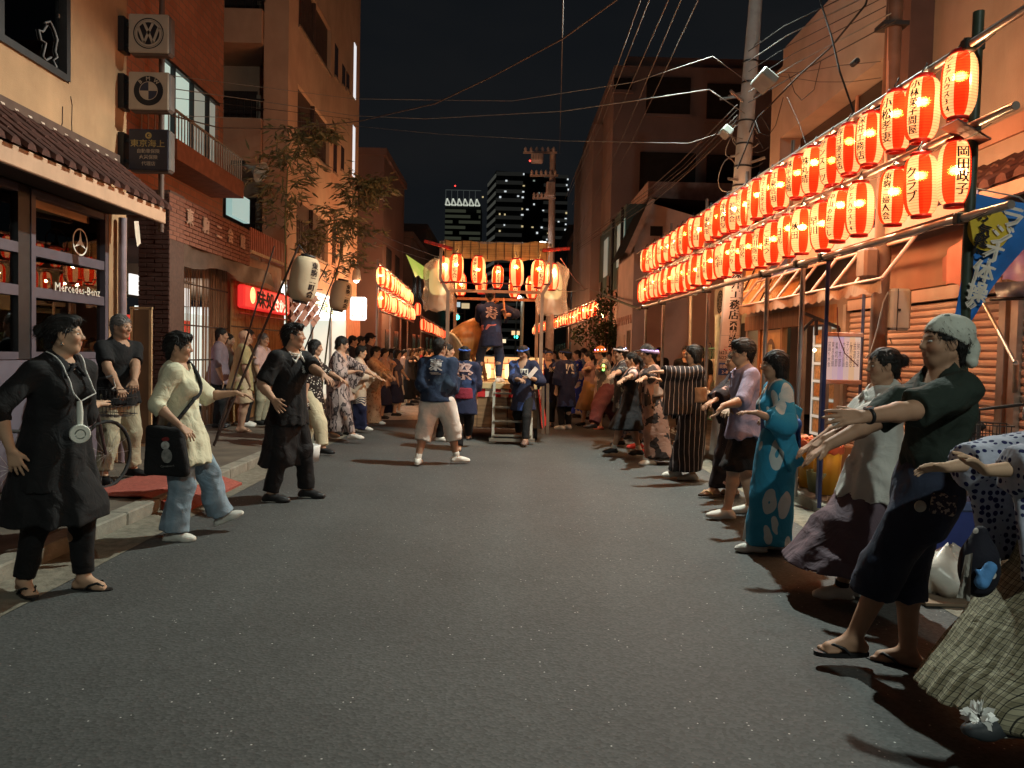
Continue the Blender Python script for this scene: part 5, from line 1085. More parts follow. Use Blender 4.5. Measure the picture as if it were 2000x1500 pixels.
for y in (SYF-.02, SYB):
 for x, xo in ((sx0_, xo0), (sx1_, xo1)):
  q = MB(); q.bar((x, y, .22), (x, y, bz), .06, .06); q.bar((x, y, bz-.03), (xo, y, bz+.2), .055, .055); q.bar((xo, y, bz+.18), (xo, y, tzp+.12), .05, .05); q.build('post', POSTM, st)
 MB().bar((sx0_+.03, y, bz), (sx1_-.03, y, bz), .05, .05).build('beam', mat('beam_orange', (.40, .17, .08), .5), st)
 MB().bar((xo0, y-.02, bz+.14), (xo1, y-.02, bz+.14), .02, .025).build('cord_rail', mat('cord_rail_red', (.12, .02, .015), .5), st)
 MB().bar((xo0, y, tzp+.1), (xo1, y, tzp+.1), .05, .05).build('beam', POSTM, st)
for x in (xo0, xo1): MB().bar((x, SYF, tzp+.1), (x, SYB, tzp+.1), .05, .05).build('beam', POSTM, st)
# bamboo blind roof, sagging
n1, n2 = 16, 8; vs = []
for i in range(n1+1):
 for j in range(n2+1):
  u, v = i/n1, j/n2; z = tzp+.15-.05*math.sin(PI*u) - (.30 if j == 0 else 0) - .02*math.sin(u*20)
  vs.append((xo0+.06+(xo1-xo0-.12)*u, SYF-.05+(SYB+.1-SYF)*max(0, (v-.125)/.875), z))
m = MB().add(vs, [(i*(n2+1)+j, (i+1)*(n2+1)+j, (i+1)*(n2+1)+j+1, i*(n2+1)+j+1) for i in range(n1) for j in range(n2)], 0)
m.build('reed_roof', mat('reed_roof', (.42, .22, .07), .7, .4, 2, sx=(1, 1, 60)), st)
for k in range(13): x = xo0+.08+(xo1-xo0-.16)*k/12; MB().bar((x, SYF-.06, tzp-.17), (x, SYF-.06, tzp+.15), .008, .008).build('reed_tie', mat('reed_tie', ()), st)
WP = mat('pole_red_wrap', (.42, .03, .02), .5); WPW = mat('pole_white_wrap', (.55, .4, .3), .5)
for a, b in ((PY(829, 471, SYF-.1), PY(884, 486, SYF-.1)), (PY(1060, 489, SYF-.1), PY(1113, 485, SYF-.1))):
 for k in range(8): MB().tube([a.lerp(b, k/8), a.lerp(b, (k+1)/8)], .03, 8).build('wrapped_pole', [WP, WPW][k % 2] if k % 2 == 0 else WPW if False else [WP, mat('pole_dark_wrap', (.25, .025, .02), .5)][k % 2], st)
# aluminium steps
s0 = PY(964, 800, SYF-.35).x; s1 = PY(1038, 800, SYF-.35).x; ALS = mat('step_aluminium', (.2, .18, .15), .45, .1, metal=.5)
for x in (s0, s1): MB().bar((x, SYF-.5, .06), (x, SYF-.08, DZ+.02), .045, .03).build('step_rail', ALS, st)
for k in range(4):
 t = (k+.2)/4; MB().box((s0, SYF-.5+.42*t-.05, .1+(DZ-.08)*t-.015), (s1, SYF-.5+.42*t+.05, .1+(DZ-.08)*t+.015)).build('step_tread', ALS, st)
MB().box((s0-.06, SYF-.56, .05), (s1+.06, SYF-.46, .10)).build('step_foot', ALS, st)
for x in (sx1_+.06, sx1_+.14): MB().bar((x, SYF-.2, .15), (x-.02, SYF-.2, 1.02), .05, .05).build('side_bar', mat('side_brown', (.09, .06, .04), .5), st)
rc_ = [PY(1050, 752, SYF-.25), PY(1056, 757, SYF+.6), PY(1068, 830, SYF+.6), PY(1060, 836, SYF-.25)]
sheet('red_cloth', [rc_[0], rc_[1], rc_[2], rc_[3]], mat('red_bunting', (.50, .025, .02), .7, .15), st, wav=.02)
# glowing paper balustrade at the back of the deck
BAL = emat('balustrade_paper', (1, .62, .24), .62, (.6, .45, .3)); b0 = PY(884, 700, SYB).x; b1 = PY(1062, 700, SYB).x; bt = PY(970, 697, SYB).z
MB().box((b0, SYB-.03, DZ+.02), (b1, SYB-.01, bt)).build('balustrade', BAL, st)
for z in (bt-.13, bt-.25): MB().box((b0, SYB-.045, z), (b1, SYB-.032, z+.014)).build('balustrade_bar', WP, st)
for k in range(14): x = b0+(b1-b0)*k/13; MB().box((x-.006, SYB-.044, DZ+.02), (x+.006, SYB-.033, bt-.04)).build('balustrade_bar', WP, st)
for k in range(9):
 x = b0+.1+(b1-b0-.2)*k/8; MB().lathe([(.001, .3), (.055, .28), (.07, .15), (.055, .02), (.001, 0)], 10, c=(x, SYB-.12, DZ+.01)).build('footlight', emat('footlight_paper', (1, .72, .30), 1.9), st)
# stage lanterns
gst = 'lanterns hung round the stage canopy'
for i, (px, py, Y, tx_, fa, sc_) in enumerate(((868, 527, SYF+.6, None, -60, 1.05), (891, 524, SYF-.05, '子ども会', -98, 1.06), (934, 528, SYF-.05, '東駒二婦人会', -118, 1.06), (1009, 533, SYF-.05, None, 60, 1.06), (1051, 535, SYF-.05, '子ども会', -66, 1.06), (1078, 541, SYF+.6, None, 30, 1.06),
  (900, 556, SYB, '若睦会', -60, .98), (940, 552, SYB, '二丁目', -60, .98), (972, 541, SYB, '東駒形本部', -82, .98), (1005, 560, SYB, '町会', -80, .98), (1038, 562, SYB, '青年部', -70, .98), (1064, 560, SYB, None, 20, .98))):
 lantern(PY(px, py, Y), R_(fa), tx_, 'red and white lantern%s, %s along the %s edge of the stage canopy' % (' lettered ' + tx_ if tx_ else '', ORD[i % 6], 'front' if i < 6 else 'back'), gst, True, sc_, BULB*1.2)
CRM = paper_mat('cream_lit_paper', (.9, .75, .4), (1, .72, .26), .75, .1); 
BAGM = bpy.data.materials.new('clear_bag'); BAGM.use_nodes = True; nt = BAGM.node_tree; nt.nodes.remove(nt.nodes['Principled BSDF']); t_ = nt.nodes.new('ShaderNodeBsdfTransparent'); g_ = nt.nodes.new('ShaderNodeBsdfPrincipled'); g_.inputs['Base Color'].default_value = (.55, .5, .45, 1); g_.inputs['Roughness'].default_value = .25; mx = nt.nodes.new('ShaderNodeMixShader'); mx.inputs[0].default_value = .42
nt.links.new(t_.outputs[0], mx.inputs[1]); nt.links.new(g_.outputs[0], mx.inputs[2]); nt.links.new(mx.outputs[0], nt.nodes['Material Output'].inputs[0])
for px, py, lab, w_ in ((857, 550, 'cream lantern inside a clear bag on the left stage corner', .30), (1079, 558, 'cream lantern inside a clear bag on the right stage corner', .30)):
 c = PY(px, py, SYF+.9); t = thing('bagged_lantern', lab, 'lantern', c)
 pr = []
 for k in range(13): z = -.24+.48*k/12; pr.append((lan_r(z*.95, .18, .46, .09), z))
 q = MB().lathe(pr, 16, c=c); q.build('paper', CRM, t)
 vs = []; nb = 18
 for j in range(9):
  z = .42-.95*j/8
  for k in range(nb): a = 2*PI*k/nb; r = (.10 if j == 0 else .27)*(1+.10*math.sin(k*3+j)+.06*math.sin(k*5-j*2)); vs.append((c.x+r*math.cos(a)*1.0, c.y+r*math.sin(a)*.9, c.z+z+(.03*math.sin(k*2.1) if j in (0, 8) else 0)))
 MB().add(vs, [(j*nb+k, j*nb+(k+1) % nb, (j+1)*nb+(k+1) % nb, (j+1)*nb+k) for j in range(8) for k in range(nb)], 0, True).build('bag', BAGM, t)
# taiko drum on its slanted stand
tk = thing('taiko_drum', 'brown barrel drum tilted on a wooden stand before the drummer', 'drum', PY(920, 740, SYF+1.0))
dc = PY(921, 662, SYF+.95); ax = Vector((-.72, -.35, -.42)).normalized()
pr = [(.001, -.36), (.285, -.36), (.29, -.355), (.33, -.2), (.35, 0), (.33, .2), (.29, .355), (.285, .36), (.001, .36)]
Mt = Matrix.Translation(dc) @ ax.to_track_quat('Z', 'Y').to_matrix().to_4x4()
def placed(q): q.v = [tuple(Mt @ Vector(p)) for p in q.v]; return q
placed(MB().lathe(pr[1:-1], 28)).build('barrel', mat('drum_wood', (.30, .125, .035), .35, .3, 3, sx=(5, 5, 1)), tk)
for s in (-1, 1):
 placed(MB().lathe([(.001, s*.362), (.292, s*.358), (.298, s*.33)], 28)).build('drum_head', mat('drum_hide', (.62, .46, .28), .6), tk)
 q = MB()
 for k in range(28): a = 2*PI*k/28; q.lathe([(.001, .012), (.012, .006), (.014, 0)], 6, c=(.305*math.cos(a), .305*math.sin(a), s*.31))
 placed(q).build('stud', mat('stud_black', (.02, .015, .01), .4), tk, kind='stuff')
for dx in (-.28, .28): MB().bar((dc.x+dx, SYF+1.0, DZ), (dc.x+dx*.6, SYF+.95, dc.z-.18), .06, .05).build('stand_leg', STW, tk)
MB().bar((dc.x-.3, SYF+1.0, DZ+.12), (dc.x+.3, SYF+1.0, DZ+.12), .06, .05).build('stand_rail', STW, tk); MB().bar((dc.x+.02, SYF+.75, dc.z-.3), (dc.x+.22, SYF+.4, DZ), .05, .05).build('stand_leg', STW, tk)
# ================================================================== SMALL THINGS ALONG THE STREET
# big cream lanterns on slanting sticks
CRL = mat('cream_lantern_paper', (.46, .36, .24), .7, .06, 4, .1, 60); STK = mat('dark_stick', (.04, .025, .02), .5)
def big_lantern(px, py, Y, h, w, tilt, text, lab):
 c = PY(px, py, Y); t = thing('large_cream_lantern', lab, 'lantern', c, group='large cream lanterns on slanting sticks')
 pr = []
 for k in range(37): z = -h/2+h*k/36; pr.append((lan_r(z, w/2, h, w*.24)-(.002 if k % 2 else 0), z))
 Mx = Matrix.Translation(c) @ Matrix.Rotation(R_(tilt), 4, 'Y')
 def pl(q): q.v = [tuple(Mx @ Vector(p)) for p in q.v]; return q
 pl(MB().lathe(pr, 28)).build('paper', CRL, t)
 for s in (1, -1): pl(MB().lathe([(w*.22, s*(h/2-.01)), (w*.26, s*(h/2-.005)), (w*.26, s*(h/2+.03)), (w*.2, s*(h/2+.03))], 18)).build('cap', BRK, t)
 q = MB(); wrap(q, text, 0, h*.80, R_(-38), lambda z: lan_r(z, w/2, h, w*.24), lambda z: (0, 0), True, bold=.007, wmax=w*.33, off=.003); pl(q).build('lettering', LINK, t)
 return c, Mx
c1, M1 = big_lantern(594, 545, 10.8, .62, .40, 10, '東駒二町会', 'large cream lantern with black brush lettering, nearer of the two on sticks')
c2, M2 = big_lantern(665, 577, 14.2, .54, .38, 10, '東駒二町会', 'smaller cream lantern with black brush lettering, nearer the lit shop')
def stick(a, b, lab, r=.016, kink=True):
 o = thing('lantern_stick', lab, 'stick', a); MB().tube([a, Vector(a).lerp(b, .5)+Vector((.006, 0, 0)), b], [r*1.15, r, r*.8], 8).build('shaft', STK, o); 
 return o
def ext(a, b, z): t = (z-a.z)/(b.z-a.z); return a + (b-a)*t
for (xa, ya, xb, yb, Y, lab) in ((484, 652, 536, 480, 11.2, 'slim dark stick leaning right, first of those beside the red sign'), (494, 690, 584, 478, 10.8, 'thick dark stick carrying the nearer large cream lantern'), (598, 674, 660, 522, 14.2, 'dark stick carrying the smaller cream lantern by the lit shop'), (570, 650, 640, 515, 15.5, 'thin bamboo stick leaning behind the two cream lanterns')):
 a = PY(xa, ya, Y); b = PY(xb, yb, Y); stick(ext(a, b, .13), b, lab, .018 if Y < 11 else .014)
MB().tube([PY(584, 478, 10.8), PY(598, 497, 10.8), M1 @ Vector((0, 0, .4))], .008, 5).build('lantern_hanger', BRK, label='dark hanger from the thick stick to the nearer cream lantern', cat='hook')
MB().tube([PY(657, 528, 14.2), PY(680, 540, 14.2), M2 @ Vector((0, 0, .32))], .008, 5).build('lantern_hanger', BRK, label='dark hanger from the stick to the smaller cream lantern', cat='hook')
# chequered paper streamer
ck = thing('paper_streamer', 'salmon chequered paper streamer hanging before the lit shop sign', 'decoration', PY(600, 600, 13))
PKP = mat('salmon_paper', (.58, .28, .20), .8, .1)
rr_ = random.Random(3)
for i in range(7):
 for j in range(8):
  if (i+j) % 2 == 0:
   c = PY(568+i*7.5+j*1.0, 566+j*9.2, 13+.05*math.sin(i*2)); h_ = .062
   q = MB(); q.add([c+Vector((0, 0, h_*1.2)), c+Vector((h_*.95, .012, 0)), c+Vector((0, 0, -h_*1.2)), c+Vector((-h_*.95, -.012, 0))], [(0, 3, 2, 1)]); q.build('paper_square', PKP, ck)
MB().tube([PY(560, 562, 13), PY(630, 566, 13)], .008, 5).build('string', STK, ck)
# bamboo with leaves
BST = mat('bamboo_stem', (.16, .17, .07), .5, .3); BLF = [mat('bamboo_leaf', (.15, .14, .065), .6, .3, 20), mat('bamboo_leaf_pale', (.26, .21, .11), .6, .3, 20)]
def bamboo(lab, base, pts, nb, seed, spread, z0f=.35, ll=.21, dens=17):
 rnd = random.Random(seed); t = thing('bamboo', lab, 'plant', base, group=None)
 P = [Vector(p) for p in pts]; L_ = [P[0]]
 MB().tube(P, [.022-.016*i/(len(P)-1) for i in range(len(P))], 8).build('stem', BST, t)
 q = [MB(), MB()]; tw = MB()
 for b in range(nb):
  u = z0f + (1-z0f)*(b+rnd.random())/nb; k = u*(len(P)-1); i = min(int(k), len(P)-2); o = P[i].lerp(P[i+1], k-i)
  a = rnd.uniform(0, 2*PI); d = Vector((math.cos(a), math.sin(a)*.7, rnd.uniform(.15, .6))); ln_ = spread*rnd.uniform(.5, 1)*(1.15-.6*u)
  e = o + d*ln_ - Vector((0, 0, .15*ln_)); tw.tube([o, o.lerp(e, .5)+Vector((0, 0, .06*ln_)), e], [.006, .005, .003], 4, caps=False)
  for c in range(dens):
   s_ = rnd.uniform(.25, 1.05); p = o.lerp(e, s_) + Vector((rnd.gauss(0, .05), rnd.gauss(0, .05), rnd.gauss(0, .05)))
   ld = Vector((rnd.gauss(0, .6)+d.x*.5, rnd.gauss(0, .6)+d.y*.5, rnd.uniform(-.9, .25))).normalized(); w = ld.cross(Vector((rnd.gauss(0, 1), rnd.gauss(0, 1), rnd.gauss(0, 1)))).normalized()*(ll*.11); L2_ = ll*rnd.uniform(.7, 1.3)
   q[rnd.random() < .35].add([p, p+ld*L2_*.35+w, p+ld*L2_, p+ld*L2_*.35-w], [(0, 1, 2, 3)])
 tw.build('twigs', BST, t); q[0].build('foliage', BLF[0], t, kind='stuff'); q[1].build('foliage', BLF[1], t, kind='stuff'); return t
Yb = 15.0
bamboo('tall leafy bamboo tied up beside the cream lanterns', PY(545, 690, Yb), [ext(PY(560, 640, Yb), PY(556, 500, Yb), .13), PY(558, 560, Yb), PY(557, 420, Yb), PY(562, 330, Yb), PY(585, 280, Yb), PY(625, 256, Yb)], 52, 4, 1.1, .34)
bamboo('second leafy bamboo with drooping tip at the end of the apartment block', PY(660, 690, 18), [ext(PY(640, 640, 18), PY(650, 540, 18), .13), PY(652, 560, 18), PY(672, 470, 18), PY(695, 400, 18), PY(715, 355, 18), PY(735, 385, 18)], 66, 9, 1.1, .25, .22, 19)
bamboo('thin bamboo sprig crossing in front of the lower apartment windows', PY(610, 690, 16), [ext(PY(585, 640, 16), PY(600, 540, 16), .13), PY(600, 570, 16), PY(615, 500, 16), PY(640, 450, 16), PY(665, 430, 16)], 20, 12, .9, .45, .2, 15)
# small leafy tree by the far lantern row
def crown_tree(lab, base, h, r, seed, n):
 rnd = random.Random(seed); t = thing('small_tree', lab, 'tree', base); b = Vector(base)
 q = MB(); q.tube([b, b+Vector((.03, 0, h*.35)), b+Vector((-.02, 0, h*.6))], [.06, .045, .03], 8)
 for k in range(7): a = k*.9; q.tube([b+Vector((0, 0, h*.4)), b+Vector((math.cos(a)*r*.6, math.sin(a)*r*.6, h*.75))], [.025, .01], 5)
 q.build('trunk', mat('bark', (.07, .045, .03), .9, .3), t)
 C_ = [(Vector((rnd.gauss(0, .45)*r, rnd.gauss(0, .45)*r, h*.68+rnd.gauss(0, .45)*r*1.1)), rnd.uniform(.25, .5)*r) for _ in range(16)]
 l1 = MB(); l2 = MB()
 for _ in range(n):
  c, cr = rnd.choice(C_); p = b + c + Vector((rnd.gauss(0, 1), rnd.gauss(0, 1), rnd.gauss(0, 1))).normalized()*cr*rnd.uniform(.6, 1); d = Vector((rnd.gauss(0, 1), rnd.gauss(0, 1), rnd.gauss(-.3, 1))).normalized(); w = d.orthogonal().normalized()*.03
  (l1 if rnd.random() < .7 else l2).add([p, p+d*.05+w, p+d*.11, p+d*.05-w], [(0, 1, 2, 3)])
 l1.build('crown', mat('tree_leaf', (.05, .075, .025), .6, .3, 9), t, kind='stuff'); l2.build('crown', mat('tree_leaf_light', (.10, .12, .04), .6, .3, 9), t, kind='stuff')
crown_tree('small leafy tree behind the bare bulb at the far lantern row', (PY(1183, 700, 23.2).x, 23.2, .13), 3.0, .78, 5, 2600)
# festival banner: radio exercise
bn = thing('blue_banner', 'blue vertical banner with yellow disc and white lettering beside the dark green post', 'banner', PY(1880, 560, 5.4))
BP = [PY(1903, 388, 5.25), PY(2035, 398, 5.25), PY(1990, 470, 5.25), PY(1893, 622, 5.25)]
ba0, ba1, bb1, bb0 = PY(1903, 380, 5.3), PY(2030, 428, 5.0), PY(1893, 624, 5.2), PY(1888, 624, 5.3)
P_ = lambda px, py, d=0: PY(px, py, 5.22-d)
fl = MB(); prof = [(1905, 378, 2040, 405), (1900, 440, 2015, 470), (1896, 500, 1975, 520), (1892, 560, 1935, 570), (1886, 622, 1895, 626)]
vs = []
for i in range(17):
 t = i/16*4; k = min(int(t), 3); f_ = t-k; r_ = [prof[k][j]*(1-f_)+prof[k+1][j]*f_ for j in range(4)]
 for j in range(9): u = j/8; p = P_(r_[0]+(r_[2]-r_[0])*u, r_[1]+(r_[3]-r_[1])*u); p.y += .03*math.sin(u*5+t*1.3)*u; vs.append(p)
fl.add(vs, [(i*9+j, (i+1)*9+j, (i+1)*9+j+1, i*9+j+1) for i in range(16) for j in range(8)], 0, True)
fl.build('cloth', mat('banner_blue', (.025, .17, .55), .7, .2, 4, .2, 30), bn)
q = MB(); c = P_(1931, 448, .05); q.disc(c, .145, (0, -1, 0), 28); q.build('yellow_disc', mat('banner_yellow', (.62, .44, .04), .6, .1), bn)
q = MB(); bdir = Vector((-.42, 0, -.9)).normalized(); brt = Vector((.9, 0, -.42)).normalized()
for ch, px, py, h_ in (('ラ', 1978, 425, .17), ('ジ', 1957, 460, .17), ('オ', 1939, 492, .17), ('体', 1921, 530, .18), ('操', 1909, 569, .17), ('の', 1896, 594, .08)):
 text_on(q, ch, P_(px, py, .06), brt.lerp(Vector((1, 0, 0)), .5), -bdir.lerp(Vector((0, 0, -1)), .5), h_*.78, off=.002, bold=.007)
q.build('lettering', mat('banner_white', (.72, .66, .58), .6), bn)
q = MB()
for ch, px, py in (('お', 1922, 420), ('気', 1923, 450), ('軽', 1916, 470), ('に', 1914, 487)): text_on(q, ch, P_(px, py, .062), Vector((1, 0, -.25)), Vector((.25, 0, 1)), .085, off=.001, bold=.004)
q.build('lettering', mat('ink_black', ()), bn)
sheet('tail', [P_(1878, 545), P_(1890, 545), P_(1884, 740), P_(1862, 640)], mat('banner_blue', ()), bn, wav=.02)
MB().tube([PY(1908, 372, 5.3), ext(PY(1908, 372, 5.3), PY(1885, 740, 5.3), .13)], .012, 6).build('pole', mat('banner_pole', (.3, .25, .4), .4), bn)
MB().tube([PY(1905, 368, 5.3), PY(1990, 385, 5.3), PY(2060, 440, 5.3)], .006, 5).build('string', mat('cable_pale', ()), bn)
# programme board on a stand, its papers glowing by themselves to look lit
pb = thing('programme_board', 'white handwritten programme board in a pale frame beside the blue pipe', 'notice board', PY(1645, 760, 7.6))
Yp = 7.6; c = PY(1647, 700, Yp); w_, h_ = .165, .235
q = MB(); n_ = 12; 
for s in (1, -1): MB().box((c.x-w_-.02, Yp-.02, c.z+s*h_-.022), (c.x+w_+.02, Yp+.02, c.z+s*h_+.022), bev=.006).build('frame_bar', mat('board_frame_pink', (.55, .36, .29), .5), pb)
pm = mat('programme_paper', (.62, .52, .50), .7, .05, 3)
for k, cl in enumerate(((.62, .52, .50), (.55, .48, .55), (.50, .42, .58), (.6, .52, .5), (.64, .5, .32), (.62, .54, .46))):
 MB().box((c.x-w_+k*w_/3, Yp-.006, c.z-h_+.02), (c.x-w_+(k+1)*w_/3, Yp+.004, c.z+h_-.02)).build('paper', emat('programme_paper_%d' % k, cl, .55, cl), pb)
q = MB()
for k in range(9): text_on(q, ['盆踊り大会', '東京音頭', '炭坑節', '八木節', '大東京音頭', '子ども会', '休憩', '抽選会', '納涼祭'][k], Vector((c.x-w_+.02+k*.036, Yp-.0065, c.z+.04)), RX, UZ, .25, True, off=.001, wmax=.028)
q.build('lettering', mat('programme_ink', (.25, .2, .25), .7), pb)
for x in (c.x-w_-.03, c.x+w_+.03): MB().tube([(x, Yp+.03, .13), (x, Yp+.03, c.z+h_+(.5 if x > c.x else .1))], .017, 8).build('stand_pole', mat('board_pole', (.12, .13, .2), .4, metal=.4), pb)
cable('cord', 'dark red cord draped across the programme board', [PY(1635, 600, 7.5), PY(1637, 655, 7.5), PY(1650, 690, 7.5), PY(1676, 715, 7.5)], .005, mat('cord_red', (.12, .015, .015), .5), n=6, cat='cord')
bk = thing('folding_bracket', 'black folded metal bracket arm projecting from the lantern frame', 'bracket', PY(1590, 640, 8.2))
MB().bar(PY(1572, 612, 8.2), PY(1638, 640, 8.2), .035, .03).bar(PY(1590, 622, 8.2), PY(1568, 645, 8.2), .03, .03).bar(PY(1594, 622, 8.2), PY(1594, 655, 8.2), .03, .03).bar(PY(1638, 640, 8.2), PY(1638, 662, 8.2), .03, .03).build('arm', BRK, bk)
# yellow bins with red liners
BIN = mat('bin_yellow', (.48, .25, .025), .45, .15, 4); LIN = mat('bin_liner_red', (.50, .11, .05), .4, .2)
for i, (px, py, lab) in enumerate(((1549, 966, 'yellow bin with red liner at the kerb, nearest the blue kimono'), (1576, 980, 'yellow bin with red liner at the kerb, between the other two'), (1606, 998, 'yellow bin with red liner at the kerb, nearest the grey skirt'))):
 b = PZ(px+6, py-6, .125); b.x = max(b.x, 3.42); b.y = PX(px+6, py, b.x).y
 t = thing('waste_bin', lab, 'bin', b, group='yellow bins on the kerb')
 MB().lathe([(.001, 0), (.12, 0), (.145, .5), (.135, .5), (.13, .45)], 16, c=b).build('body', BIN, t)
 vs = []; n_ = 20
 for j, (r, z) in enumerate(((.135, .46), (.152, .52), (.16, .5), (.157, .43))):
  for k in range(n_): a = 2*PI*k/n_; vs.append((b.x+(r+.008*math.sin(k*2.3+j))*math.cos(a), b.y+(r+.008*math.cos(k*1.7))*math.sin(a), b.z+z+.015*math.sin(k*3.1+j)))
 MB().add(vs, [(j*n_+k, j*n_+(k+1) % n_, (j+1)*n_+(k+1) % n_, (j+1)*n_+k) for j in range(3) for k in range(n_)], 0, True).build('liner', LIN, t)
# blue plastic container and white rubbish bag by the near kerb
bc = thing('blue_container', 'tall blue plastic container on the pavement behind the bandana man', 'container', (3.6, 5.2, .13)); BLU = mat('container_blue', (.04, .06, .22), .45, .1)
c = PY(1866, 985, 5.1); MB().box((c.x-.21, 5.1, .13), (c.x+.21, 5.7, c.z+.0), bev=.02).build('body', BLU, bc); MB().box((c.x-.23, 5.08, c.z-.05), (c.x+.23, 5.72, c.z+.02), bev=.015).build('rim', mat('container_rim', (.10, .13, .25), .4), bc)
def bag_obj(lab, c, rx, ry, h, m, seed):
 rnd = random.Random(seed); n1, n2 = 28, 14; ph = [rnd.uniform(0, 6) for _ in range(8)]; vs = []
 for j in range(n2+1):
  t = j/n2; z = h*t; r = math.sin(PI*min(1, .12+t*.86))**.7*(1-.35*t)
  for k in range(n1):
   a = 2*PI*k/n1; w = 1+.10*math.sin(3*a+ph[0]+t*4)+.08*math.sin(5*a+ph[1]-t*7)+.05*math.sin(9*a+ph[2]+t*11)
   vs.append((c[0]+rx*r*w*math.cos(a), c[1]+ry*r*w*math.sin(a), c[2]+z*(1+.12*math.sin(2*a+ph[3]))+.01*math.sin(7*a)))
 o = MB().add(vs, [(j*n1+k, j*n1+(k+1) % n1, (j+1)*n1+(k+1) % n1, (j+1)*n1+k) for j in range(n2) for k in range(n1)] + [[n2*n1+k for k in range(n1)]], 0, True).build('plastic_bag', m); return props(o, lab, 'bag')
g0 = PZ(1868, 1168, .02); bag_obj('white plastic rubbish bag slumped at the kerb by the bandana man', (g0.x, g0.y+.1, .015), .27, .22, .30, mat('bag_white', (.55, .53, .48), .3, .12, 5, .4, 14), 2)
MB().box((g0.x-.28, g0.y-.15, .012), (g0.x+.32, g0.y+.28, .03), M=None).build('flattened_card', mat('card_brown', (.18, .13, .09), .9), label='flattened brown card under the white rubbish bag', cat='card')
# bicycle behind the frame at the right
def bicycle(lab, c, ang, m, basket=True, s=1):
 t = thing('bicycle', lab, 'bicycle', c, ang)
 def B(q, nm, mm): return q.build(nm, mm, t, world=False)
 for x in (-.52, .52):
  w = MB().tube([(x+.32*math.cos(a), 0, .33+.32*math.sin(a)) for a in [2*PI*k/28 for k in range(29)]], .018, 6); o = B(w, 'tyre', mat('tyre_black', (.02, .02, .02), .8))
  q = MB()
  for k in range(14): a = 2*PI*k/14; q.tube([(x, 0, .33), (x+.31*math.cos(a), 0, .33+.31*math.sin(a))], .002, 3, caps=False)
  q.build('spoke', mat('zinc', ()), o, world=False, kind='stuff')
 B(MB().tube([(-.52, 0, .33), (-.05, 0, .30), (.36, 0, .82)], .018, 8).tube([(-.05, 0, .30), (-.18, 0, .85)], .018, 8).tube([(-.15, 0, .72), (.36, 0, .80)], .018, 8).tube([(-.52, 0, .33), (-.15, 0, .74)], .012, 6).tube([(.36, 0, .95), (.52, 0, .33)], .016, 8), 'frame', m)
 B(MB().box((-.3, -.08, .86), (-.05, .08, .93), bev=.025), 'saddle', mat('tyre_black', ()))
 B(MB().tube([(.36, 0, .92), (.34, 0, 1.05), (.36, .15, 1.08), (.28, .28, 1.10), (.18, .30, 1.09)], .012, 6).tube([(.34, 0, 1.05), (.36, -.15, 1.08), (.28, -.28, 1.10), (.18, -.30, 1.09)], .012, 6), 'handlebar', mat('tyre_black', ()))
 B(MB().tube([(.3, -.28, 1.08), (.33, -.28, 1.0), (.26, -.3, .98)], .007, 5).tube([(.3, .28, 1.08), (.33, .28, 1.0), (.26, .3, .98)], .007, 5), 'brake_lever', mat('zinc', ()))
 if basket:
  q = MB()
  for z in (.72, .8, .88, .96): q.tube([(.42, -.17, z), (.72, -.19, z), (.72, .19, z), (.42, .17, z), (.42, -.17, z)], .004, 4)
  for k in range(9): y = -.17+.34*k/8; q.tube([(.42, y, .96), (.44, y, .7), (.70, y, .7), (.72, y, .96)], .003, 4)
  B(q, 'basket', BRK)
 B(MB().tube([(-.05, -.1, .2), (-.05, .1, .4)], .012, 6).box((-.09, .08, .38), (-.01, .16, .41)).box((-.09, -.16, .19), (-.01, -.08, .22)), 'pedal', mat('tyre_black', ()))
 return t
bb = PX(1932, 900, 3.75); bicycle('black bicycle with wire basket parked before the closed shutters', (3.72, bb.y+.15, .13), R_(-118), mat('bike_black', (.03, .03, .035), .4))
bicycle('dark bicycle with loop handlebar parked beside the man in black polo', (-3.95, 6.9, .13), R_(75), mat('bike_dark', (.05, .03, .03), .4))
# folding signboard by the shop corner
fs = thing('folding_signboard', 'tall brown framed signboard standing at the shop corner', 'signboard', (-4.1, 9.4, .13))
a = PY(254, 600, 9.35); b = PY(302, 600, 9.5); z1 = PY(280, 602, 9.4).z; z0 = .15
for (p, q_) in (((a.x, z0), (a.x, z1)), ((b.x, z0), (b.x, z1)), ((a.x-.02, z1), (b.x+.02, z1)), ((a.x, .3), (b.x, .3))): MB().bar((p[0], 9.4, p[1]), (q_[0], 9.4, q_[1]), .035, .03).build('frame_bar', mat('board_oak', (.36, .24, .13), .5), fs)
MB().box((a.x+.018, 9.395, .32), (b.x-.018, 9.41, z1-.018)).build('panel', mat('board_brown', (.12, .07, .04), .7, .2, 3), fs)
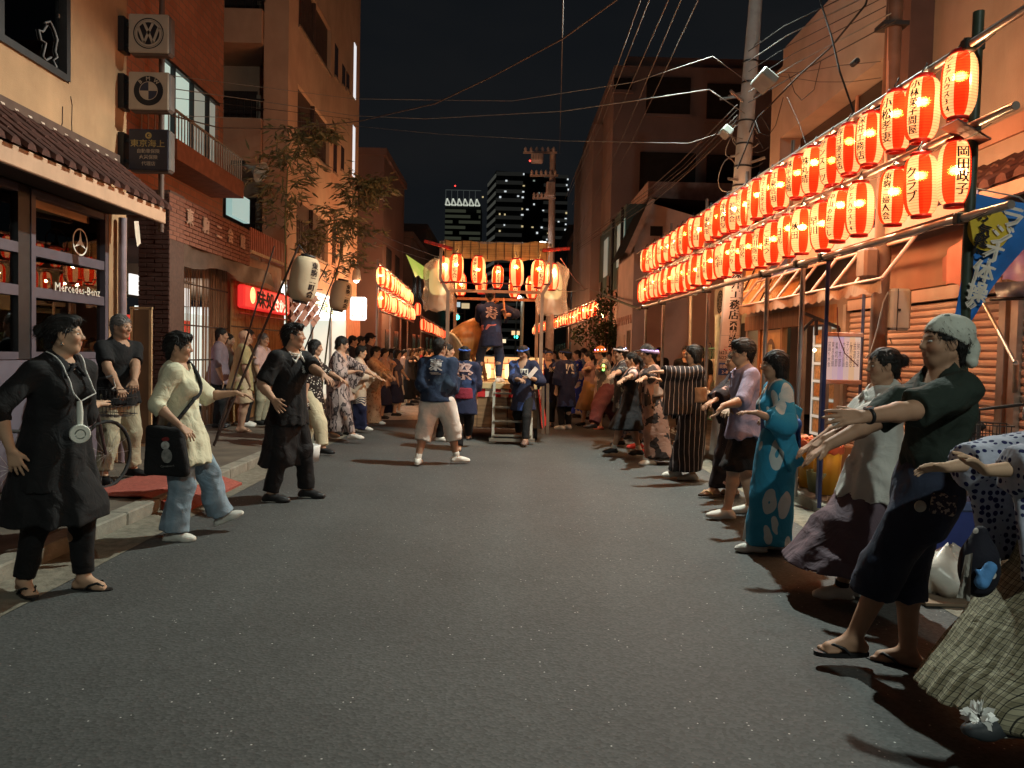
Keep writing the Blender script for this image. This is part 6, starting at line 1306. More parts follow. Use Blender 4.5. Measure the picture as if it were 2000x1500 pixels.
# timber and baskets on the pavement by the pole
for i, (px, py, lab) in enumerate(((1395, 880, 'weathered plank lying on the pavement behind the striped kimono'), (1405, 872, 'second weathered plank lying beside the utility pole foot'))):
 b = PZ(px, py, .16); MB().box((-.09, -.7, -.02), (.09, .7, .02), bev=.006, M=Matrix.Translation((3.45+i*.12, 8.9+i*.2, .17+i*.05)) @ Matrix.Rotation(.12*i, 4, 'Z')).build('plank', mat('plank_ochre', (.36, .20, .07), .8, .35, 3, sx=(8, 1, 8)), label=lab, cat='plank')
MB().lathe([(.001, 0), (.14, 0), (.17, .22), (.155, .22), (.14, .05)], 14, c=(3.4, 8.05, .13)).build('plant_pot', mat('pot_green', (.10, .12, .06), .6), label='empty green pot on the kerb behind the striped kimono', cat='pot')
bx = MB(); cbx = PZ(607, 855, .0); MB().box((cbx.x-.16, cbx.y, .0), (cbx.x+.14, cbx.y+.3, .3), bev=.01).build('crate', mat('crate_orange', (.42, .15, .07), .6, .2), label='small orange crate on the road edge behind the cream trousers', cat='crate')
wbk = PZ(608, 900, .0); t = thing('white_bucket', 'white plastic bucket on the ground between the dancers', 'bucket', wbk); MB().lathe([(.001, 0), (.10, 0), (.125, .22), (.118, .22), (.1, .03)], 16, c=wbk).build('body', mat('bucket_white', (.6, .6, .58), .4), t); MB().tube([(wbk.x+.12*math.cos(a), wbk.y-.02, wbk.z+.2-.1*math.sin(a)) for a in [PI*k/8 for k in range(9)]], .004, 4).build('handle', mat('zinc', ()), t)
# ================================================================== PEOPLE: one smooth surface each, clothes and hair on top
V3 = lambda *a: np.array(a, dtype=np.float32)
def nrm(v): v = np.asarray(v, dtype=np.float64); return v/(np.linalg.norm(v)+1e-9)
class Field:
 def __init__(s): s.ops = []
 def op(s, fn, lo, hi, k=.015, mode='u'): s.ops.append((fn, np.minimum(lo, hi), np.maximum(lo, hi), k, mode)); return s
 def cone(s, a, b, ra, rb, k=.015, flat=None, cuts=(), mode='u', grow=None):
  """round cone a-b; flat = (unit axis, factor) squeezes it; cuts = ((point, normal), ...) slice it"""
  a = np.asarray(a, float); b = np.asarray(b, float); ab = b-a; L2 = ab@ab + 1e-9
  def fn(P):
   Q = P-a
   if flat is not None: e, m = flat; Q = Q + np.outer((Q@e)*(m-1), e)
   t = np.clip(Q@ab/L2, 0, 1); d = np.linalg.norm(Q-np.outer(t, ab), axis=1) - (ra+(rb-ra)*t)
   if flat is not None: d = d/max(1, .5+.5*flat[1])
   if grow is not None: d = d - grow(P, t)
   for p, n in cuts: d = np.maximum(d, (P-p)@n)
   return d
  r = max(ra, rb) + (.03 if grow is not None else 0) ; 
  if flat is not None: r = r*max(1, 1/flat[1])
  return s.op(fn, np.minimum(a, b)-r, np.maximum(a, b)+r, k, mode)
 def ell(s, c, ax, r, k=.01, mode='u', cuts=()):
  c = np.asarray(c, float); A = np.asarray(ax, float); r = np.asarray(r, float)
  def fn(P):
   q = (P-c)@A.T; k0 = np.linalg.norm(q/r, axis=1); k1 = np.linalg.norm(q/(r*r), axis=1)+1e-9; d = k0*(k0-1)/k1
   for p, n in cuts: d = np.maximum(d, (P-p)@n)
   return d
  m = r.max(); return s.op(fn, c-m, c+m, k, mode)
 def rbox(s, c, ax, h, r, k=.01, mode='u', cuts=(), wob=None):
  c = np.asarray(c, float); A = np.asarray(ax, float); h = np.asarray(h, float)
  def fn(P):
   q = (P-c)@A.T
   if wob is not None: q = q + wob(q)
   q = np.abs(q)-(h-r); d = np.linalg.norm(np.maximum(q, 0), axis=1)+np.minimum(q.max(1), 0)-r
   for p, n in cuts: d = np.maximum(d, (P-p)@n)
   return d
  m = np.abs(A.T@np.diag(h)).sum(1); return s.op(fn, c-m, c+m, k, mode)
 def tube(s, pts, rs, k=.01):
  for i in range(len(pts)-1): s.cone(pts[i], pts[i+1], rs[i] if hasattr(rs, '__len__') else rs, rs[i+1] if hasattr(rs, '__len__') else rs, k)
  return s
 def __call__(s, P):
  d = np.full(len(P), 9.0)
  for fn, lo, hi, k, mode in s.ops:
   m = k+.05; I = np.nonzero(((P > lo-m) & (P < hi+m)).all(1))[0]
   if len(I) == 0: continue
   v = fn(P[I]); o = d[I]
   if mode == 'u': h = np.maximum(k-np.abs(o-v), 0)/k; d[I] = np.minimum(o, v)-h*h*k*.25
   elif mode == 's': v = -v; h = np.maximum(k-np.abs(o-v), 0)/k; d[I] = np.maximum(o, v)+h*h*k*.25
   elif mode == 'w': d[I] = o+v
  return d
 def bounds(s):
  U = [o for o in s.ops if o[4] == 'u']; return np.min([o[1] for o in U], 0)-.03, np.max([o[2] for o in U], 0)+.03
def axis_pts(lo, hi, h, fine=()):
 xs = [lo]; x = lo
 while x < hi:
  st = h
  for a, b, hf in fine:
   if a-h < x < b: st = min(st, hf)
  x += st; xs.append(x)
 return np.array(xs)
def snet(F, h, fine=()):
 """smooth closed surface of F == 0 on a grid that is finer inside the given boxes"""
 lo, hi = F.bounds(); ax = [axis_pts(lo[i], hi[i], h, [(f[0][i], f[1][i], f[2]) for f in fine]) for i in range(3)]
 n = [len(a) for a in ax]; S = 3
 ci = [np.minimum(np.arange(1, m+S, S), m-1) for m in n]; ci = [c[:-(-m//S)] for c, m in zip(ci, n)]
 G = np.stack(np.meshgrid(*[a[c] for a, c in zip(ax, ci)], indexing='ij'), -1).reshape(-1, 3)
 Dc = F(G).reshape([len(c) for c in ci])
 D = Dc
 for i in range(3): D = np.repeat(D, S, axis=i)
 D = np.ascontiguousarray(D[:n[0], :n[1], :n[2]])
 I = np.argwhere(np.abs(D) < S*h*1.25+.03)
 if len(I) == 0: return None
 D[I[:, 0], I[:, 1], I[:, 2]] = F(np.stack([ax[i][I[:, i]] for i in range(3)], 1))
 neg = D < 0
 c8 = [(i, j, k) for i in (0, 1) for j in (0, 1) for k in (0, 1)]
 cnt = np.zeros([m-1 for m in n], np.uint8)
 for i, j, k in c8: cnt += neg[i:n[0]-1+i, j:n[1]-1+j, k:n[2]-1+k]
 C = np.argwhere((cnt > 0) & (cnt < 8)); idx = np.full(cnt.shape, -1, np.int32); idx[C[:, 0], C[:, 1], C[:, 2]] = np.arange(len(C))
 val = np.stack([D[C[:, 0]+i, C[:, 1]+j, C[:, 2]+k] for i, j, k in c8], 1); pos = np.zeros((len(C), 3)); w = np.zeros(len(C))
 for a in range(8):
  for b in range(a+1, 8):
   df = np.array(c8[b])-np.array(c8[a])
   if np.abs(df).sum() != 1: continue
   va, vb = val[:, a], val[:, b]; m = (va < 0) != (vb < 0); t = np.where(m, va/np.where(m, va-vb, 1), 0)
   pos += np.where(m[:, None], np.array(c8[a])+t[:, None]*df, 0); w += m
 pos = pos/w[:, None] + C
 Vx = np.stack([np.interp(pos[:, i], np.arange(n[i]), ax[i]) for i in range(3)], 1)
 Q = []
 for a in range(3):
  b, c = (a+1) % 3, (a+2) % 3
  s0 = [slice(1, m-1) for m in n]; s1 = list(s0); s0[a] = slice(0, n[a]-1); s1[a] = slice(1, n[a])
  A = neg[tuple(s0)]; B = neg[tuple(s1)]; E = np.argwhere(A != B); fl = A[E[:, 0], E[:, 1], E[:, 2]]
  off = np.ones(3, int); off[a] = 0; E = E+off
  def cell(db, dc): e = E.copy(); e[:, b] -= db; e[:, c] -= dc; return idx[e[:, 0], e[:, 1], e[:, 2]]
  q = np.stack([cell(1, 1), cell(0, 1), cell(0, 0), cell(1, 0)], 1); q[~fl] = q[~fl][:, ::-1]; Q.append(q)
 Q = np.concatenate(Q); Q = Q[(Q >= 0).all(1)]
 return Vx, Q
def np_mesh(name, Vx, Q, mats, col=None, smooth=True):
 me = bpy.data.meshes.new(name); me.vertices.add(len(Vx)); me.vertices.foreach_set('co', np.ascontiguousarray(Vx, np.float32).ravel())
 me.loops.add(Q.size); me.loops.foreach_set('vertex_index', np.ascontiguousarray(Q, np.int32).ravel())
 me.polygons.add(len(Q)); me.polygons.foreach_set('loop_start', np.arange(0, Q.size, 4, dtype=np.int32)); me.polygons.foreach_set('use_smooth', np.ones(len(Q), bool))
 me.materials.append(mats); me.update(calc_edges=True)
 if col is not None:
  at = me.color_attributes.new('Col', 'FLOAT_COLOR', 'POINT'); at.data.foreach_set('color', np.concatenate([col, np.ones((len(col), 1))], 1).astype(np.float32).ravel())
 return me
def wrinkle(amp, fx=9, fz=3.2, seed=0, z0=None):
 r = np.random.RandomState(seed); W_ = [(nrm(r.randn(3)*[1, 1, .55])*r.uniform(14, 34), r.uniform(0, 6), r.uniform(.5, 1)) for _ in range(5)]; X_ = [(nrm(r.randn(3)*[1, 1, .7])*r.uniform(38, 72), r.uniform(0, 6), r.uniform(.3, .6)) for _ in range(4)]
 def fn(P):
  o = 0; w = np.stack([np.sin(P@np.array((5., 9., 7.))+seed), np.sin(P@np.array((8., -6., 5.))+2), np.sin(P@np.array((-7., 4., 9.))+4)], 1)*.05; Q = P+w
  for k_, ph, a in W_: o = o + a*(np.abs(np.sin(Q@k_*.5 + ph))*2-1.27)
  for k_, ph, a in X_: o = o + a*(np.abs(np.sin(Q@k_*.5 + ph))*2-1.27)*.55
  return o*amp/1.75
 return fn
def skin_mat():
 m = bpy.data.materials.new('skin'); m.use_nodes = True; nt = m.node_tree; p = nt.nodes['Principled BSDF']; a = nt.nodes.new('ShaderNodeVertexColor'); a.layer_name = 'Col'
 tc = nt.nodes.new('ShaderNodeTexCoord'); nz = nt.nodes.new('ShaderNodeTexNoise'); nz.inputs['Scale'].default_value = 18; nz.inputs['Detail'].default_value = 5; nt.links.new(tc.outputs['Object'], nz.inputs['Vector'])
 mr = nt.nodes.new('ShaderNodeMapRange'); mr.inputs[3].default_value = .82; mr.inputs[4].default_value = 1.18; nt.links.new(nz.outputs['Fac'], mr.inputs[0])
 mx = nt.nodes.new('ShaderNodeMix'); mx.data_type = 'RGBA'; mx.blend_type = 'MULTIPLY'; mx.inputs[0].default_value = 1; nt.links.new(a.outputs[0], mx.inputs[6]); nt.links.new(mr.outputs[0], mx.inputs[7]); nt.links.new(mx.outputs[2], p.inputs['Base Color'])
 p.inputs['Roughness'].default_value = .58; p.inputs['Specular IOR Level'].default_value = .22
 nb = nt.nodes.new('ShaderNodeTexNoise'); nb.inputs['Scale'].default_value = 160; nt.links.new(tc.outputs['Object'], nb.inputs['Vector']); bp = nt.nodes.new('ShaderNodeBump'); bp.inputs['Strength'].default_value = .12; bp.inputs['Distance'].default_value = .004; nt.links.new(nb.outputs['Fac'], bp.inputs['Height']); nt.links.new(bp.outputs[0], p.inputs['Normal'])
 return m
SKIN = skin_mat()
def crease(m, st=.5):
 nt = m.node_tree; N = nt.nodes; p = N['Principled BSDF']
 if 'crease' in N: return m
 tc = N.new('ShaderNodeTexCoord'); n = N.new('ShaderNodeTexNoise'); n.name = 'crease'; n.inputs['Scale'].default_value = 6.5; n.inputs['Detail'].default_value = 3; n.inputs['Distortion'].default_value = 1.6; nt.links.new(tc.outputs['Object'], n.inputs['Vector'])
 b = N.new('ShaderNodeBump'); b.inputs['Strength'].default_value = st; b.inputs['Distance'].default_value = .035; nt.links.new(n.outputs['Fac'], b.inputs['Height'])
 if p.inputs['Normal'].links: nt.links.new(p.inputs['Normal'].links[0].from_socket, b.inputs['Normal']) if False else nt.links.new(b.outputs[0], p.inputs['Normal'].links[0].from_node.inputs['Normal'])
 else: nt.links.new(b.outputs[0], p.inputs['Normal'])
 return m
def cloth(name, col, var=.14, sc=5, bump=.12, rough=.88, sheen=0): return crease(mat('cloth_'+name, col, rough, var, sc, bump, 130, sheen=sheen))
def pat(name, build):
 """patterned cloth: build(N, L, vec socket) -> colour socket"""
 k = 'cloth_'+name
 if k in _mc: return _mc[k]
 m = bpy.data.materials.new(k); m.use_nodes = True; nt = m.node_tree; p = nt.nodes['Principled BSDF']; tc = nt.nodes.new('ShaderNodeTexCoord')
 nt.links.new(build(nt.nodes, nt.links, tc.outputs['Object']), p.inputs['Base Color']); p.inputs['Roughness'].default_value = .85; p.inputs['Specular IOR Level'].default_value = .25
 nb = nt.nodes.new('ShaderNodeTexNoise'); nb.inputs['Scale'].default_value = 90; nt.links.new(tc.outputs['Object'], nb.inputs['Vector']); bp = nt.nodes.new('ShaderNodeBump'); bp.inputs['Strength'].default_value = .12; bp.inputs['Distance'].default_value = .004; nt.links.new(nb.outputs['Fac'], bp.inputs['Height']); nt.links.new(bp.outputs[0], p.inputs['Normal'])
 _mc[k] = m; return crease(m, .4)
def ramp(N, L, s, stops, const=True):
 r = N.new('ShaderNodeValToRGB'); r.color_ramp.interpolation = 'CONSTANT' if const else 'LINEAR'; e = r.color_ramp.elements
 while len(e) < len(stops): e.new(.5)
 for q, (p, c) in zip(e, stops): q.position = p; q.color = _lin(c)
 L.new(s, r.inputs[0]); return r.outputs[0]
def mapped(N, L, v, sc):
 m = N.new('ShaderNodeMapping'); m.inputs['Scale'].default_value = sc; L.new(v, m.inputs[0]); return m.outputs[0]
def warp(N, L, v, sc=3, amt=.05):
 n = N.new('ShaderNodeTexNoise'); n.inputs['Scale'].default_value = sc; L.new(v, n.inputs['Vector']); mx = N.new('ShaderNodeMix'); mx.data_type = 'RGBA'; mx.blend_type = 'LINEAR_LIGHT'; mx.inputs[0].default_value = amt; L.new(v, mx.inputs[6]); L.new(n.outputs['Color'], mx.inputs[7]); return mx.outputs[2]
def blot(c0, c1, sc, th, squash=(1, 1, 1), c2=None):
 def b(N, L, v):
  n = N.new('ShaderNodeTexNoise'); n.inputs['Scale'].default_value = sc; n.inputs['Detail'].default_value = 3; L.new(mapped(N, L, v, squash), n.inputs['Vector'])
  return ramp(N, L, n.outputs['Fac'], [(0, c0), (th, c1)] + ([(th+.08, c2)] if c2 else []))
 return b
def dots(c0, c1, sc, r0, c2=None, r1=None, squash=(1, 1, 1), rnd=1):
 def b(N, L, v):
  n = N.new('ShaderNodeTexVoronoi'); n.inputs['Scale'].default_value = sc; n.inputs['Randomness'].default_value = rnd; L.new(mapped(N, L, v, squash), n.inputs['Vector'])
  return ramp(N, L, n.outputs['Distance'], ([(0, c1), (r0, c0)] if not c2 else [(0, c2), (r1, c1), (r0, c0)]))
 return b
def stripes(c0, c1, per, width, axis=1, c2=None):
 def b(N, L, v):
  s = N.new('ShaderNodeSeparateXYZ'); L.new(warp(N, L, v, 3.5, .025), s.inputs[0]); m = N.new('ShaderNodeMath'); m.operation = 'DIVIDE'; L.new(s.outputs[axis], m.inputs[0]); m.inputs[1].default_value = per
  f = N.new('ShaderNodeMath'); f.operation = 'FRACT'; L.new(m.outputs[0], f.inputs[0]); st = [(0, c0), (.5-width, c1), (.5, c2 or c0), (.5+width*.6, c0)] if c2 else [(0, c0), (.5, c1), (.5+width, c0)]
  return ramp(N, L, f.outputs[0], st)
 return b
def plaid(c0, c1, c2, per):
 def b(N, L, v):
  outs = []
  for ax_ in (1, 2):
   s = N.new('ShaderNodeSeparateXYZ'); L.new(warp(N, L, v, 4, .02), s.inputs[0]); m = N.new('ShaderNodeMath'); m.operation = 'DIVIDE'; L.new(s.outputs[ax_], m.inputs[0]); m.inputs[1].default_value = per
   f = N.new('ShaderNodeMath'); f.operation = 'FRACT'; L.new(m.outputs[0], f.inputs[0]); outs.append(ramp(N, L, f.outputs[0], [(0, c0), (.30, c1), (.38, c0), (.5, c2), (.82, c1), (.88, c0)]))
  mx = N.new('ShaderNodeMix'); mx.data_type = 'RGBA'; mx.blend_type = 'MULTIPLY'; mx.inputs[0].default_value = .8; L.new(outs[0], mx.inputs[6]); L.new(outs[1], mx.inputs[7]); return mx.outputs[2]
 return b
HAIR = mat('hair_black', (.009, .008, .0075), .6, .5, 10, .5, 60, spec=.25, sx=(1, 6, .6)); HAIRB = mat('hair_brown', (.05, .025, .015), .42, .5, 10, .5, 60, sx=(1, 6, .6)); HAIRG = mat('hair_grey', (.10, .09, .085), .5, .4, 10, .4, 60)
EYEW = mat('eye_white', (.55, .52, .48), .3, .02); EYEB = mat('eye_dark', (.015, .01, .008), .2)
# ------------------------------------------------------------------ skeleton
def ik(S, T, a, b, pole):
 S = np.asarray(S, float); T = np.asarray(T, float); d = T-S; L_ = np.linalg.norm(d); mx = (a+b)*.995
 if L_ > mx: T = S+d/L_*mx; d = T-S; L_ = mx
 x = (a*a-b*b+L_*L_)/(2*L_); h = math.sqrt(max(1e-6, a*a-x*x)); u = d/L_; p = np.asarray(pole, float); p = nrm(p-u*(p@u)); return S+u*x+p*h, T
def rot_about(v, ax, deg): return np.array(Matrix.Rotation(R_(deg), 3, Vector(ax)) @ Vector(v))
def d_az(az, el=0): a, e = R_(az), R_(el); return np.array((math.cos(e)*math.cos(a), math.cos(e)*math.sin(a), math.sin(e)))
def skeleton(s):
 H = s['H']; J = dict(H=H); fem = s.get('fem', 0); g = s.get('girth', 1.0); rt = s['rot']
 toL = lambda w: (lambda q: np.array((q.x*math.cos(rt)+q.y*math.sin(rt), -q.x*math.sin(rt)+q.y*math.cos(rt), q.z)))(Vector(w)-Vector((s['x'], s['y'], s.get('z', 0))))
 J['toL'] = toL
 kd = s.get('kid', 0)
 P = np.array((s.get('px', 0), s.get('py', 0), .525*H-s.get('drop', .004)*H)); le, si = R_(s.get('lean', 3)), R_(s.get('side', 0))
 u = nrm((math.sin(le), math.sin(si), math.cos(le))); f = nrm(np.array((1, 0, 0))-u*u[0]); l = np.cross(u, f)
 fc = rot_about(f, u, s.get('twist', 0)); lc = np.cross(u, fc)
 J.update(P=P, u=u, f=f, l=l, fc=fc, lc=lc); J['W'] = P+u*.11*H; J['C'] = P+u*.21*H; J['N'] = P+u*.298*H + fc*.004*H; sw = (.103 if fem else .114)*H*(.95 if kd else 1)*(.75+.25*g)*.97
 look = d_az(math.degrees(0)+s.get('look', 0), s.get('pitch', -4)); hu = nrm(.75*np.array((0, 0, 1))+.25*u); hu = nrm(hu-look*(hu@look)*1.0); J['hf'] = look; J['hu'] = hu; J['hl'] = np.cross(hu, look)
 J['hs'] = H/1.7*(1.0 if not kd else 1.18)*(.97 if fem else 1); J['Hc'] = J['N'] + nrm(u+np.array((0, 0, .6)))*(.112*H) + look*.012*H
 for sd, sg in (('R', -1), ('L', 1)):
  S = P+u*.282*H+lc*sg*sw; J['S'+sd] = S; J['H'+sd] = P+l*sg*.052*H-u*.01*H
  t = s.get('hand'+sd)
  if t is None: T = S+d_az(sg*12, -82)*.31*H
  elif len(t) == 2 and not hasattr(t, 'x'): T = S+d_az(*t)*.30*H*s.get('reach', 1)
  else: T = toL(t)
  E, T = ik(S, T, .168*H*s.get('arm', 1), .148*H*s.get('arm', 1), np.array(s.get('pole'+sd, (-.25, sg*.55, -1.0)))); J['E'+sd], J['T'+sd] = E, T
  fd = nrm(T-E); hd = s.get('hdir'+sd); hd = fd if hd is None else nrm(.25*fd+nrm(hd)); pn = np.array(s.get('palm'+sd, (0, 0, -1.0)), float); pn = nrm(pn-hd*(pn@hd)+1e-4); J['hd'+sd], J['pn'+sd] = hd, pn
  ft = s.get('foot'+sd); yaw = s.get('yaw'+sd, sg*10); lift = s.get('lift'+sd, 0)
  A = np.array((0, sg*.06*H, 0)) if ft is None else toL(ft); A = np.array((A[0], A[1], (A[2] if ft is not None else 0)+.042*H+lift)); fd = d_az(yaw, s.get('toe'+sd, 0)); J['A'+sd] = A; J['fd'+sd] = fd
  K, A = ik(J['H'+sd], A, .240*H, .234*H, np.array((fd[0], fd[1]*.7, .15))); J['K'+sd] = K; J['A'+sd] = A
 return J
def torso(F, J, s, e=0, k=.03, fem=None, cuts=(), grow=None, low=-.02):
 H = J['H']; g = s.get('girth', 1.0); f = J['f']; P, u = J['P'], J['u']; fem = s.get('fem', 0); b = s.get('belly', 0)
 fl = (f, 1.38)
 hip = (.098 if fem else .092)*H*g+e; wa = (.078 if fem else .086)*H*g+e; ch = (.088 if fem else .099)*H*(.5+.5*g)+e
 F.cone(P+u*low*H, J['W'], hip, wa, k, fl, cuts, grow=grow); F.cone(J['W'], J['C'], wa, ch, k, fl, cuts, grow=grow); F.cone(J['C'], P+u*.258*H, ch, .082*H+e, k, fl, cuts, grow=grow)
 F.cone(J['SR']-u*.006*H, J['SL']-u*.006*H, .035*H+e*.7, .035*H+e*.7, .035, None, cuts); F.cone(P+u*.272*H, J['N']+u*.01*H, .055*H+e*.6, .032*H+e*.6, .04, None, cuts)
 if fem and not s.get('kid'):
  for sg in (-1, 1): F.ell(J['C']+J['fc']*(.05*H+e*.7)+J['lc']*sg*.045*H-u*.004*H, (J['fc'], J['lc'], u), np.array((.036, .040, .042))*H+e*.3, .05, cuts=cuts)
 if b: F.ell(J['W']+f*.045*H, (f, J['l'], u), np.array((.075, .09, .085))*H*b+e, .06, cuts=cuts)
FING = ((.030, .066, 9), (.010, .075, 2), (-.010, .070, -4), (-.029, .054, -11))
def hand(F, J, sd, s):
 q = J['H']/1.68*(.93 if s.get('fem') else 1)*1.03; T, d, n = J['T'+sd], J['hd'+sd], J['pn'+sd]; th = np.cross(d, n)*(1 if sd == 'R' else -1); c = s.get('curl'+sd, s.get('curl', 12)); spd = s.get('spread', 1.0)
 for i, (o, L_, a) in enumerate(FING):
  kn = T+d*.090*q+th*o*q - d*abs(o-.005)*.35*q; F.cone(T+th*o*.55*q+d*.008*q, kn, .0135*q, .0115*q, .012, (n, 1.15))
  fd = nrm(d+th*math.tan(R_(a*spd))); ax_ = np.cross(n, fd); cc = c+i*3
  f1 = nrm(fd*math.cos(R_(cc))+n*math.sin(R_(cc))); f2 = nrm(fd*math.cos(R_(cc*2.1))+n*math.sin(R_(cc*2.1)))
  m = kn+f1*L_*.52*q; e = m+f2*L_*.48*q; F.cone(kn, m, .0098*q, .0088*q, .005); F.cone(m, e, .0088*q, .0068*q, .004)
 b0 = T+d*.018*q+th*.018*q+n*.004*q; b1 = T+d*.055*q+th*.050*q+n*.012*q; b2 = T+d*.085*q+th*.064*q+n*.016*q; F.cone(b0, b1, .0155*q, .0115*q, .012); F.cone(b1, b2, .0105*q, .0075*q, .005)
def foot(F, J, sd, e=0, toes=True, fem=0):
 q = J['H']/1.68*(.95 if fem else 1); A, d = J['A'+sd], J['fd'+sd]; up = nrm(np.array((0, 0, 1))-d*d[2]); sdv = np.cross(up, d); B = A-up*.042*J['H']
 F.cone(A-d*.018*q-up*.012, B-d*.042*q+up*.030*q, .030*q+e, .028*q+e, .02); F.cone(A+d*.01*q-up*.01, B+d*.115*q+up*.024*q, .033*q+e, .023*q+e, .03, (sdv, .82)); F.cone(B-d*.045*q+up*.024*q, B+d*.12*q+up*.020*q, .024*q+e, .022*q+e, .02, (sdv, .80))
 if toes and e == 0:
  for i, (o, L_, r) in enumerate(((.026, .050, .0125), (.008, .047, .009), (-.007, .041, .0085), (-.021, .034, .008), (-.034, .025, .0075))):
   o = o*(1 if sd == 'R' else -1); k = B+d*.115*q+sdv*o*q+up*.014*q; F.cone(k-d*.03*q, k+d*L_*.72*q-up*.003*q, r*q*1.1, r*q, .007)
 elif e: F.cone(B+d*.10*q+up*.022*q, B+d*.165*q+up*.018*q, .026*q+e, .019*q+e, .03, (sdv, .76))
def head(F, J, s, fine=True):
 q = J['hs']; c, f, l, u = J['Hc'], J['hf'], J['hl'], J['hu']; p = lambda x, y, z: c+(f*x+l*y+u*z)*q; A = (f, l, u); R3 = lambda *r: np.array(r)*q; old = s.get('old', 0); wd = s.get('facew', 1)
 F.cone(J['N']-J['u']*.02*J['H'], p(-.018, 0, -.055), .036*J['H']*(.88 if s.get('fem') else 1), .033*J['H']*(.88 if s.get('fem') else 1), .035)
 F.ell(p(-.014, 0, .026), A, R3(.097, .077*wd, .088), .01); F.ell(p(.026, 0, -.034), A, R3(.064, .060*wd, .078), .035); F.cone(p(.052, -.012, -.094), p(.052, .012, -.094), .021*q, .021*q, .028)
 for sg in (-1, 1): F.cone(p(-.01, sg*.055*wd, -.055), p(.045, sg*.024, -.092), .019*q, .018*q, .03); F.ell(p(.058, sg*.036, -.026), A, R3(.026, .028, .026), .025)
 if fine:
  for sg in (-1, 1): F.ell(p(.100, sg*.033, .000), A, R3(.018, .021, .012), .016, 's'); F.cone(p(.079, sg*.014, .020), p(.070, sg*.050, .020), .010*q, .008*q, .014)
  F.cone(p(.084, 0, .012), p(.100, 0, -.022), .0075*q, .011*q, .014); F.ell(p(.100, 0, -.028), A, R3(.013, .014, .010), .010)
  for sg in (-1, 1): F.ell(p(.091, sg*.014, -.032), A, R3(.010, .007, .007), .006)
  F.cone(p(.083, -.016, -.055), p(.083, .016, -.055), .0085*q, .0085*q, .007); F.cone(p(.081, -.012, -.066), p(.081, .012, -.066), .0095*q, .0095*q, .007)
  F.cone(p(.095, -.017, -.0605), p(.095, .017, -.0605), .0028*q, .0028*q, .006, mode='s')
  for sg in (-1, 1): F.ell(p(-.004, sg*.078*wd, -.008), (nrm(f*.9-l*sg*.4), nrm(l*sg*.9+f*.4), u), R3(.019, .0085, .032), .007); F.ell(p(.004, sg*.088*wd, -.006), A, R3(.010, .006, .016), .006, 's')
 return p
def body_field(s, J, fine):
 F = Field(); H = J['H']; g = s.get('girth', 1.0); ga = .55+.45*g; fem = s.get('fem', 0); am = .86 if fem else 1
 torso(F, J, s)
 for sd in 'RL':
  S, E, T = J['S'+sd], J['E'+sd], J['T'+sd]; F.cone(S, E, .033*H*ga*am, .026*H*ga*am, .03); M_ = E+(T-E)*.32; F.cone(E, M_, .0262*H*ga*am, .0265*H*ga*am, .02); F.cone(M_, T, .0262*H*ga*am, .0165*H*am, .02)
  hp, K, A = J['H'+sd], J['K'+sd], J['A'+sd]; F.cone(hp, K, .056*H*ga, .036*H*ga, .04); kb = nrm(A-K); bk = -J['fd'+sd]*np.array((1, 1, 0)); M_ = K+(A-K)*.32+bk*.008*H; F.cone(K, M_, .0345*H*ga, .035*H*ga, .03); F.cone(M_, A, .034*H*ga, .0215*H, .03)
  hand(F, J, sd, s); foot(F, J, sd, 0, fine, fem)
 p = head(F, J, s, fine); return F, p
def limb_pt(J, a, b, t): return J[a]+(J[b]-J[a])*t
